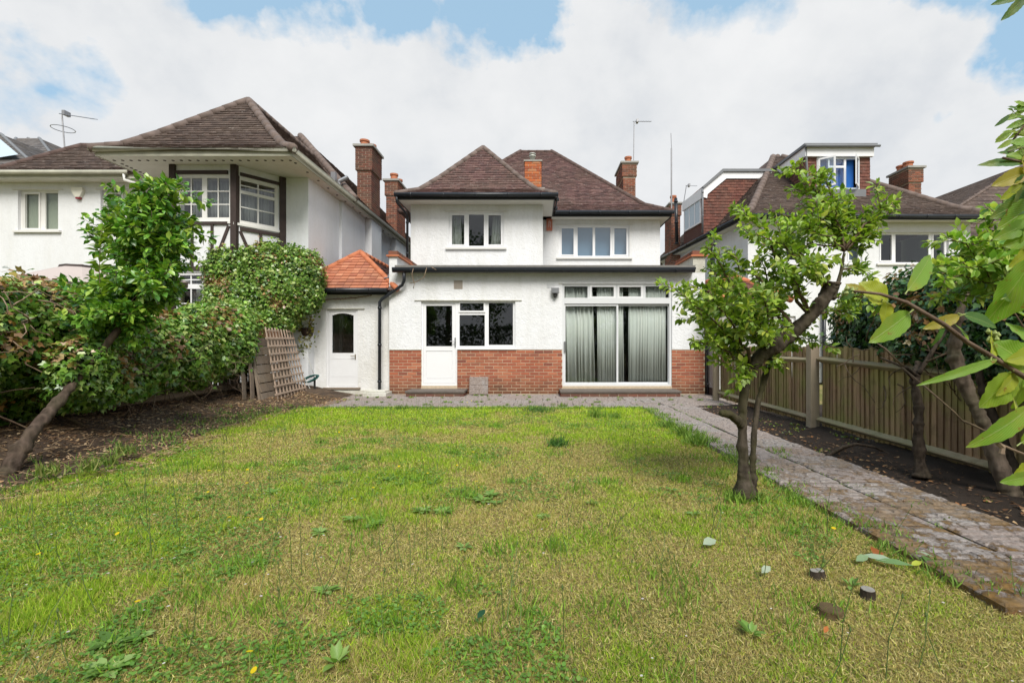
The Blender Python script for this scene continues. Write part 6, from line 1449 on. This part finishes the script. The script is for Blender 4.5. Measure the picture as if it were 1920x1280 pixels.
scatter_obj('clover', [scatter('round', P, D, np.tile([0, 0, 1.], (n, 1)) + rdir(n) * .35, rng.uniform(.007, .017, n) * (1 + .1 * y), pal(n, [(.10, .22, .03), (.15, .30, .04), (.2, .34, .06)]))], 'leaf', None, kind='stuff', label='small round clover-like leaves through the lawn', cat='ground cover')
# long tufts
Pt, Dt, St, Ct = [], [], [], []
tc_ = [(px, py) for px, py in [(1040, 812), (960, 905), (1280, 900), (1140, 905), (880, 930), (1275, 1130), (1480, 1000), (1560, 1000), (1440, 1020), (560, 870), (640, 880), (780, 900), (850, 850), (1300, 830), (1220, 800), (1180, 800), (600, 830), (1390, 940), (1360, 955), (1500, 945), (1560, 985), (930, 800), (1080, 800), (700, 830), (1000, 1150), (1100, 1000), (390, 880), (250, 930), (200, 1180), (450, 1060), (1340, 890), (1320, 860), (1290, 800), (1240, 780), (900, 860), (740, 860), (670, 860), (860, 1100), (1250, 1260)]] + [(random.uniform(0, 1600), random.uniform(790, 1240)) for _ in range(50)]
for px_, py_ in tc_:
    g = G(px_, py_)
    if not (lawn_left(g.y) < g.x < lawn_right(g.y)): continue
    n = random.randint(50, 130); r_ = random.uniform(.04, .11); base = np.array([g.x, g.y, 0]) + np.concatenate([rng.normal(0, r_, (n, 2)), np.zeros((n, 1))], 1)
    Pt.append(base); Dt.append(np.concatenate([rng.normal(0, .38, (n, 2)), np.ones((n, 1))], 1)); St.append(np.stack([np.full(n, .055 * (1 + .2 * g.y)), rng.uniform(.025, .075, n)], 1)); Ct.append(pal(n, [(.16, .32, .03), (.22, .4, .04), (.3, .45, .06), (.12, .25, .03)]))
Pt, Dt, St, Ct = map(np.concatenate, (Pt, Dt, St, Ct)); a = rng.random(len(Pt)) * 6.28
scatter_obj('grass_tufts', [scatter('blade', Pt, Dt, np.stack([np.cos(a), np.sin(a), 0 * a], 1), St, Ct)], 'blade', None, kind='stuff', label='longer bright green grass tufts in the lawn', cat='grass')
# tall wiry stalks
simple('stalk', (.10, .15, .04), .7, .2, 10)
n = 420; xy = sample_lawn(n, lambda y: 1 / np.maximum(y, 2.2) ** .9); q = MB()
for x, y in xy:
    if x > 1.5 and random.random() < .5: continue
    h_ = random.uniform(.12, .3); a = Vector((x, y, 0)); b = a + Vector((random.gauss(0, .05), random.gauss(0, .05), h_)); m_ = a.lerp(b, .5) + Vector((random.gauss(0, .012), 0, 0)); q.tube([a, m_, b], [.0024, .0019, .0014], 3, cap=False); q.lathe(b, [(.002, -.003), (.0045, .004), (.001, .016)], 5)
q.build('seed_stalks', 'stalk' if 'stalk' in M else 'shoot_green', None, kind='stuff', label='thin wiry seed stalks standing above the lawn', cat='stalks')

# yellow flowers, one thing each (stalk + head), copied
hv = scatter('flower', np.zeros((1, 3)), np.array([[0, 1., 0]]), np.array([[0, 0, 1.]]), np.array([1.]), np.array([[.75, .55, .02]]))
headm = mesh_np('flower_head', *hv, 'petal'); stalkm = MB().tube([(0, 0, 0), (.01, 0, .5), (0, 0, 1)], .012, 4).mesh('stalk', 'shoot_green')
heads = [(468, 1221, .09), (476, 1256, .05), (490, 973, .1), (463, 905, .1), (464, 880, .1), (430, 969, .08), (465, 970, .08), (284, 1020, .06), (72, 1038, .05), (258, 1127, .1), (893, 902, .1), (898, 914, .1), (802, 887, .08), (887, 847, .1), (748, 874, .08), (857, 872, .08), (700, 914, .09), (665, 937, .09), (963, 863, .07), (1228, 818, .06), (1225, 829, .04), (1563, 990, .12), (884, 751, .12), (876, 754, .1), (990, 878, .07), (636, 810, .05), (392, 882, .05), (1020, 888, .06), (390, 922, .07), (220, 1000, .05)]
for px_, py_, h_ in heads:
    Y = (CH - h_) * FP / (py_ - CY); g = Vector((XX(px_, Y), Y, 0)); fl_ = thing('wildflower', g, 'yellow hawkbit-like flower on a thin stalk in the grass', 'flower', 'yellow flowers dotted over the lawn')
    fl_.rotation_euler = (0, 0, random.random() * 6)
    for me, nm, sc3, z in ((stalkm, 'stalk', (.12, .12, h_), 0), (headm, 'flower_head', (.024, .024, .024), h_)):
        o = bpy.data.objects.new(nm, me); COL.objects.link(o); o.parent = fl_; o.location = (0, 0, z); o.scale = sc3 if nm == 'stalk' else [s * random.uniform(.75, 1.15) for s in sc3]
        if nm == 'flower_head': o.location = (0, 0, h_); o.rotation_euler = (R(random.uniform(-15, 35)), 0, -fl_.rotation_euler.z)
# daisies
n = 150; xy = sample_lawn(900, lambda y: 1 / np.maximum(y, 2.) ** .8); k = ((xy[:, 0] < -1.2) & (xy[:, 1] < 6) & (rng.random(900) < .4)) | (rng.random(900) < .07); x, y = xy[k].T; n = len(x)
scatter_obj('daisies', [scatter('flower', np.stack([x, y, rng.uniform(.02, .04, n)], 1), np.tile([0, 1., 0], (n, 1)), np.tile([0, -.25, 1.], (n, 1)) + rdir(n) * .2, rng.uniform(.008, .015, n), pal(n, [(.75, .72, .68), (.7, .6, .6)], None, .05))], 'petal', None, kind='stuff', label='tiny white daisies scattered in the lawn', cat='flowers')
# broad rosettes, each a plant
rv = leaf_variants('leaf', 'ovate', 'leaf', [(.17, .31, .05), (.22, .36, .07), (.30, .42, .13), (.12, .23, .04)], 6)
def rosette(px_, py_, size, n, label, group=None, upr=.25, cat='weed', z=0.0, name='weed'):
    g = G(px_, py_, z); w_ = thing(name, g, label, cat, group)
    for k in range(n):
        a = k * 2.4 + random.uniform(-.3, .3); d = Vector((math.cos(a), math.sin(a), random.uniform(.05, upr * 2))).normalized(); nrm = Vector((-math.cos(a) * .3, -math.sin(a) * .3, 1)); nrm = (nrm - d * nrm.dot(d)).normalized(); x = d.cross(nrm); s1 = size * .72 * random.uniform(.6, 1.1); s2 = s1 * .8
        o = bpy.data.objects.new('leaf', random.choice(rv)); COL.objects.link(o); o.parent = w_
        o.matrix_local = Matrix(((x.x * s2, d.x * s1, nrm.x * s2, d.x * .01), (x.y * s2, d.y * s1, nrm.y * s2, d.y * .01), (x.z * s2, d.z * s1, nrm.z * s2, .008), (0, 0, 0, 1)))
GRW = 'flat leafy weed rosettes in the lawn'
for px_, py_, s_ in [(870, 1028, .09), (610, 1110, .09), (420, 1075, .08), (380, 935, .1), (640, 905, .1), (730, 900, .09), (745, 910, .08), (660, 975, .11), (700, 985, .09), (790, 960, .12), (830, 962, .1), (905, 940, .12), (920, 930, .11), (930, 945, .09), (210, 1210, .12), (250, 1205, .1), (195, 1262, .13), (1300, 965, .07), (600, 1000, .08), (480, 1060, .08), (510, 925, .1), (760, 870, .09), (1260, 920, .06), (350, 1040, .07), (560, 905, .09), (1110, 945, .07), (1020, 970, .07)]:
    rosette(px_, py_, s_, random.randint(9, 16), 'flat rosette of broad green leaves growing in the lawn', GRW)
rosette(630, 1245, .10, 8, 'upright pale weed by the bottom edge of the lawn, left of centre', upr=.8)
rosette(1408, 1190, .085, 9, 'pale lance-leaved weed low on the lawn below the apple tree', upr=.6)
rosette(900, 1172, .05, 4, 'small dark broad-leaved seedling in the central foreground lawn', upr=.7)
rosette(1595, 1100, .07, 9, 'tall weed growing beside the two sawn stumps', upr=.8)

# weeds on paving and in beds
def tuft_stuff(name, pts, hgt, rad, n, cols, label, z0=.02, kind_='blade', cat='weeds'):
    Pq, Dq, Sq, Cq = [], [], [], []
    for g, sc3 in pts:
        k = max(4, int(n * sc3)); Pq.append(np.array(g)[None] + np.concatenate([rng.normal(0, rad * sc3, (k, 2)), np.full((k, 1), 0.)], 1)); Dq.append(np.concatenate([rng.normal(0, .45, (k, 2)), np.ones((k, 1))], 1)); Sq.append(np.stack([np.full(k, .08 + .012 * g[1]), rng.uniform(hgt * .4, hgt, k) * sc3], 1)); Cq.append(pal(k, cols))
    Pq, Dq, Sq, Cq = map(np.concatenate, (Pq, Dq, Sq, Cq)); a = rng.random(len(Pq)) * 6.28
    if kind_ != 'blade': Sq = Sq[:, 1] * .5; Pq[:, 2] += rng.random(len(Pq)) * hgt * .5; Dq[:, 2] *= .3
    return scatter_obj(name, [scatter(kind_, Pq, Dq, np.stack([np.cos(a), np.sin(a), .8 + 0 * a], 1), Sq, Cq)], 'blade' if kind_ == 'blade' else 'leaf', None, kind='stuff', label=label, cat=cat)
GC = [(.16, .3, .04), (.22, .36, .06), (.12, .22, .04), (.3, .4, .08)]
jp = []
for _ in range(70): y = random.uniform(2.2, 8.6); jp.append((Vector((2.555 + random.gauss(0, .02), y, .01)), random.uniform(.15, .5)))
for px_, py_, s_ in [(1458, 850, 1.3), (1475, 862, 1.0), (1720, 950, .7), (1620, 920, .6), (1550, 895, .5), (1800, 1000, .5), (1360, 822, .5), (1525, 880, .5)]: jp.append((G(px_, py_), s_))
for _ in range(110): jp.append((Vector((random.uniform(-4.5, 3.9), 8.93 + .456 * random.randint(0, 5) + random.gauss(0, .02), .01)), random.uniform(.15, .55)))
tuft_stuff('joint_grass', jp, .085, .05, 42, GC, 'green grass and weeds in the paving joints')
edge = [(Vector((lawn_right(y) + random.gauss(0.03, .07), y, 0.02)), random.uniform(.3, 1.1)) for y in np.arange(2.1, 8.7, .04)] + [(Vector((x, 8.88 + random.gauss(0, .05), 0)), random.uniform(.4, 1.2)) for x in np.arange(-4.3, 2, .05)]
tuft_stuff('edge_grass', edge, .07, .06, 26, GC, 'bright ragged grass along the edges of the paving')
def clump(px_, py_, hgt, rad, n, label, cols=GC, z=0.0, name='grass_clump', cat='grass clump'):
    g = G(px_, py_, z); a = rng.random(n) * 6.28
    P_ = np.array(g)[None] + np.concatenate([rng.normal(0, rad * .4, (n, 2)), np.zeros((n, 1))], 1); D_2 = np.concatenate([rng.normal(0, .5, (n, 2)), np.ones((n, 1))], 1)
    o = scatter_obj(name, [scatter('blade', P_, D_2, np.stack([np.cos(a), np.sin(a), 0 * a], 1), np.stack([np.full(n, .18), rng.uniform(hgt * .5, hgt, n)], 1), pal(n, cols))], 'blade'); return props(o, label, cat)
clump(1012, 772, .16, .32, 260, 'wide spiky grass clump at the patio edge before the brick plinth', [(.12, .24, .05), (.2, .32, .1), (.08, .16, .04)])
clump(1118, 782, .22, .16, 90, 'upright grass clump at the patio edge below the patio doors'); clump(1150, 783, .15, .16, 70, 'smaller grass clump just right of the upright clump')
clump(1055, 762, .1, .12, 60, 'small grass clump between the wide and the upright clumps'); clump(1310, 832, .22, .2, 150, 'bushy grass clump beside the start of the path'); clump(1285, 815, .2, .16, 100, 'grass clump just behind the bushy one by the path')
clump(1250, 800, .17, .18, 100, 'yellow-green grass clump at the corner of lawn and path'); clump(748, 768, .16, .06, 30, 'thin dark grass clump on the patio edge below the back step'); clump(763, 768, .14, .05, 24, 'second thin grass clump right of the dark one'); clump(1045, 835, .16, .14, 110, 'dark green clump in the lawn before the patio doors', [(.06, .15, .03), (.1, .22, .04)])
rosette(1172, 738, .07, 14, 'leafy weed against the patio door step', upr=.9, z=.02); rosette(1185, 722, .06, 10, 'leafy weed growing on the patio door step', upr=.9, z=.15); rosette(1238, 722, .06, 10, 'weed at the right end of the patio door step', upr=.9, z=.15); rosette(798, 727, .06, 9, 'weed sprouting below the white back door', upr=.9, z=.15)
clump(1378, 938, .12, .1, 60, 'grass tuft against the left foot of the apple tree'); clump(1420, 938, .10, .1, 60, 'grass tuft against the right foot of the apple tree')
# plants on the left bank
bk = []
for _ in range(150):
    y = random.uniform(3.2, 9.0); x = float(lawn_left(y)) - abs(random.gauss(0, .35)) - .02; bk.append((Vector((x, y, float(bank_z(x, y)))), random.uniform(.3, 1.0)))
tuft_stuff('bank_weeds', bk, .11, .07, 18, [(.16, .28, .05), (.1, .2, .04), (.26, .36, .08)], 'sparse green weeds on the brown left bank')
for px_, py_, lb in [(165, 880, 'tuft of green bulb leaves on the bank near the leaning trunk'), (205, 870, 'tuft of bulb leaves second along the left bank'), (95, 888, 'bright broad weed at the foot of the leaning trunk'), (240, 850, 'yellow-green bulb tuft third along the left bank'), (425, 770, 'green weed before the trellis on the bank')]:
    clump(px_, py_, .14, .12, 60, lb, [(.2, .3, .05), (.12, .22, .04), (.3, .3, .1)], z=.08)
# litter and twigs on both beds
def litter(name, n, fx, cols, label, size=(.015, .045), kinds=('litter', 'twig'), cat='litter', tw_=1.0):
    x, y, z = fx(n); a = rng.random(n) * 6.28; h = n * 2 // 3
    D = np.stack([np.cos(a), np.sin(a), rng.normal(0, .25, n)], 1); N = np.tile([0, 0, 1.], (n, 1)) + rdir(n) * .5; P = np.stack([x, y, z + .006], 1); C = pal(n, cols)
    p1 = scatter(kinds[0], P[:h], D[:h], N[:h], rng.uniform(*size, h), C[:h]); p2 = scatter(kinds[1], P[h:], D[h:], N[h:], np.stack([rng.uniform(.03, .12, n - h), rng.uniform(.05, .26, n - h)], 1) * tw_, C[h:])
    scatter_obj(name, [p1, p2], 'litter', None, kind='stuff', label=label, cat=cat)
def fxl(n): y = rng.uniform(2.8, 10.5, n); x = lawn_left(y) - rng.uniform(-.25, 1.6, n); return x, y, bank_z(x, y) + .01
litter('leaf_litter', 9000, fxl, [(.34, .2, .1), (.5, .34, .19), (.18, .11, .07), (.6, .44, .27), (.12, .07, .045)], 'brown dead leaves and twigs over the left bank')
def fxr(n): y = rng.uniform(2.0, 9.0, n); x = rng.uniform(3.03, 4.1, n); return x, y, .01 + .08 * (fbm(vn1, x, y, 2.4) - .5)
litter('leaf_litter', 1500, fxr, [(.2, .12, .07), (.4, .27, .15), (.1, .06, .04), (.3, .14, .06)], 'scattered tan leaves and twigs over the dark right bed', (.015, .045), tw_=.5)
def fxp(n): y = rng.uniform(1.6, 8.6, n); x = rng.uniform(2.0, 3.03, n); return x, y, np.full(n, .02)
litter('path_litter', 2200, fxp, [(.14, .07, .03), (.25, .14, .05), (.3, .2, .08), (.08, .05, .03)], 'small rusty moss and leaf bits on the path', (.004, .014), ('litter', 'litter'), tw_=.12)
bw = []
for px_, py_, s_ in [(1590, 825, 1), (1600, 838, .7), (1540, 850, .8), (1560, 818, .8), (1640, 835, .6), (1500, 810, .8), (1480, 815, .7), (1455, 800, .8), (1495, 800, .9), (1430, 790, .6), (1640, 900, .5), (1760, 980, .4), (1850, 940, .4)]: bw.append((G(px_, py_), s_))
tuft_stuff('bed_weeds', bw, .09, .07, 26, [(.16, .24, .05), (.3, .28, .06), (.1, .16, .04)], 'small weeds in the dark right bed', kind_='round')
for k, pts in enumerate(([G(1548, 856, .03), G(1580, 838, .08), G(1605, 832, .12), G(1640, 838, .08), G(1665, 850, .02)], [G(1565, 845, .03), G(1610, 830, .02), G(1655, 842, .03)])):
    props(MB().tube(pts, [.018, .02, .016, .014, .008][:len(pts)], 7).build('fallen_branch', 'bark_dark', smooth=True), ('dark arched dead branch lying in the right bed' , 'thinner dead stick beneath the arched branch')[k], 'branch')

# stumps, fallen leaves
for px_, py_, rr, h_, lb, mt in ((1532, 1082, .026, .045, 'small double-stemmed sawn stump, nearer the apple tree', 'cut_wood'), (1627, 1120, .03, .05, 'small sawn stump nearer the path', 'cut_wood'), (1556, 1150, .05, .035, 'mossy rotten stump lowest of the three', 'moss_stump')):
    g = G(px_, py_); s_ = thing('tree_stump', g, lb, 'stump'); q = MB()
    offs = [(-.014, 0), (.016, .004)] if 'double' in lb else [(0, 0)]
    for ox, oy in offs: q.lathe(g + Vector((ox, oy, -.01)), [(rr * 1.25, 0), (rr * 1.05, .02), (rr * (.8 if len(offs) > 1 else 1), h_)], 11)
    q.build('stem', 'bark_dark' if mt == 'cut_wood' else 'moss_stump', s_)
    q = MB()
    for ox, oy in offs: q.lathe(g + Vector((ox, oy, h_ - .011)), [(rr * (.78 if len(offs) > 1 else .96), 0), (rr * (.7 if len(offs) > 1 else .9), .004)], 11)
    q.build('cut_face', mt, s_)
q_ = [((1318, 1030), (1350, 1020), 18, (.42, .5, .38), 'curled pale green leaf lying on the lawn below the apple tree'), ((1428, 1085), (1455, 1072), 14, (.45, .52, .4), 'pale upturned leaf on the lawn left of the stumps'), ((1615, 1050), (1655, 1075), 16, (.4, .5, .36), 'pale fallen leaf above the stumps, largest of the pile'), ((1640, 1060), (1690, 1080), 14, (.18, .3, .12), 'long green fallen leaf right of the pale one'), ((1605, 1062), (1640, 1052), 14, (.25, .36, .2), 'mid-green fallen leaf at the left of the pile'), ((1640, 1052), (1665, 1035), 22, (.36, .12, .04), 'rusty brown curled leaf on top of the pile'), ((1712, 1045), (1728, 1062), 10, (.4, .5, .36), 'pale leaf at the path edge'), ((1708, 1070), (1735, 1066), 10, (.45, .5, .06), 'yellow leaf beside the path edge'), ((1740, 1068), (1760, 1050), 18, (.12, .22, .06), 'crumpled green leaf against the path kerb'), ((1545, 1200), (1560, 1192), 8, (.5, .16, .04), 'small orange leaf below the stumps'), ((895, 1172), (908, 1158), 12, (.02, .08, .03), 'dark green leaf standing in the central lawn')]
for base, tip, wd, col, lb in q_:
    g = G(base[0], base[1]); t_ = thing('fallen_leaf', g, lb, 'leaf'); Y = g.y
    a = g + Vector((0, 0, .03)); gt = G(tip[0], base[1]); b = Vector((gt.x, g.y + (base[1] - tip[1]) / FP * Y * 1.5, .045))
    P1 = np.array([tuple(a)]); D1 = np.array([tuple(b - a)]); L = (b - a).length; s2 = wd / FP * Y / .54
    V1 = scatter('ovate', P1, D1, np.array([[.1, -.5, 1.]]), np.array([[s2, L]]), np.array([col])); scatter_obj('leaf_blade', [V1], 'leaf', t_)

# trees at the garden's end behind the viewpoint (seen mirrored in the windows)
tb = []; q = MB()
for k in range(9):
    cx_ = -13 + k * 3.3 + random.uniform(-.6, .6); cy_ = -9 + random.uniform(-1.5, 1.5); hh_ = random.uniform(10.5, 12.5) if -9 < cx_ < .5 else random.uniform(7.0, 8.8); q.tube([(cx_, cy_, 0), (cx_ + .2, cy_, hh_ * .6)], [.2, .1], 7)
    n = 3400; d = rdir(n) * (rng.random((n, 1)) ** .4) * np.array([2.0, 1.6, hh_ * .36]) + np.array([cx_, cy_, hh_ * .62]); d += rng.normal(0, .15, (n, 3))
    tb.append(scatter('ovate', d, rdir(n), rdir(n), rng.uniform(.16, .32, n), pal(n, [(.05, .13, .03), (.1, .2, .04), (.03, .08, .02)])))
n = 16000; d = np.stack([rng.uniform(-16, 16, n), rng.uniform(-8.2, -6.6, n), rng.random(n) ** .8 * 2.6], 1); tb.append(scatter('ovate', d, rdir(n), rdir(n), rng.uniform(.14, .28, n), pal(n, [(.03, .08, .02), (.05, .11, .025), (.02, .05, .015)])))
scatter_obj('treeline', tb, 'leaf', None, kind='stuff', label='leafy trees across the far end of the garden', cat='trees')
q.build('treeline_trunks', 'bark_grey', None, kind='stuff', label='trunks of the trees at the garden end', cat='trees')
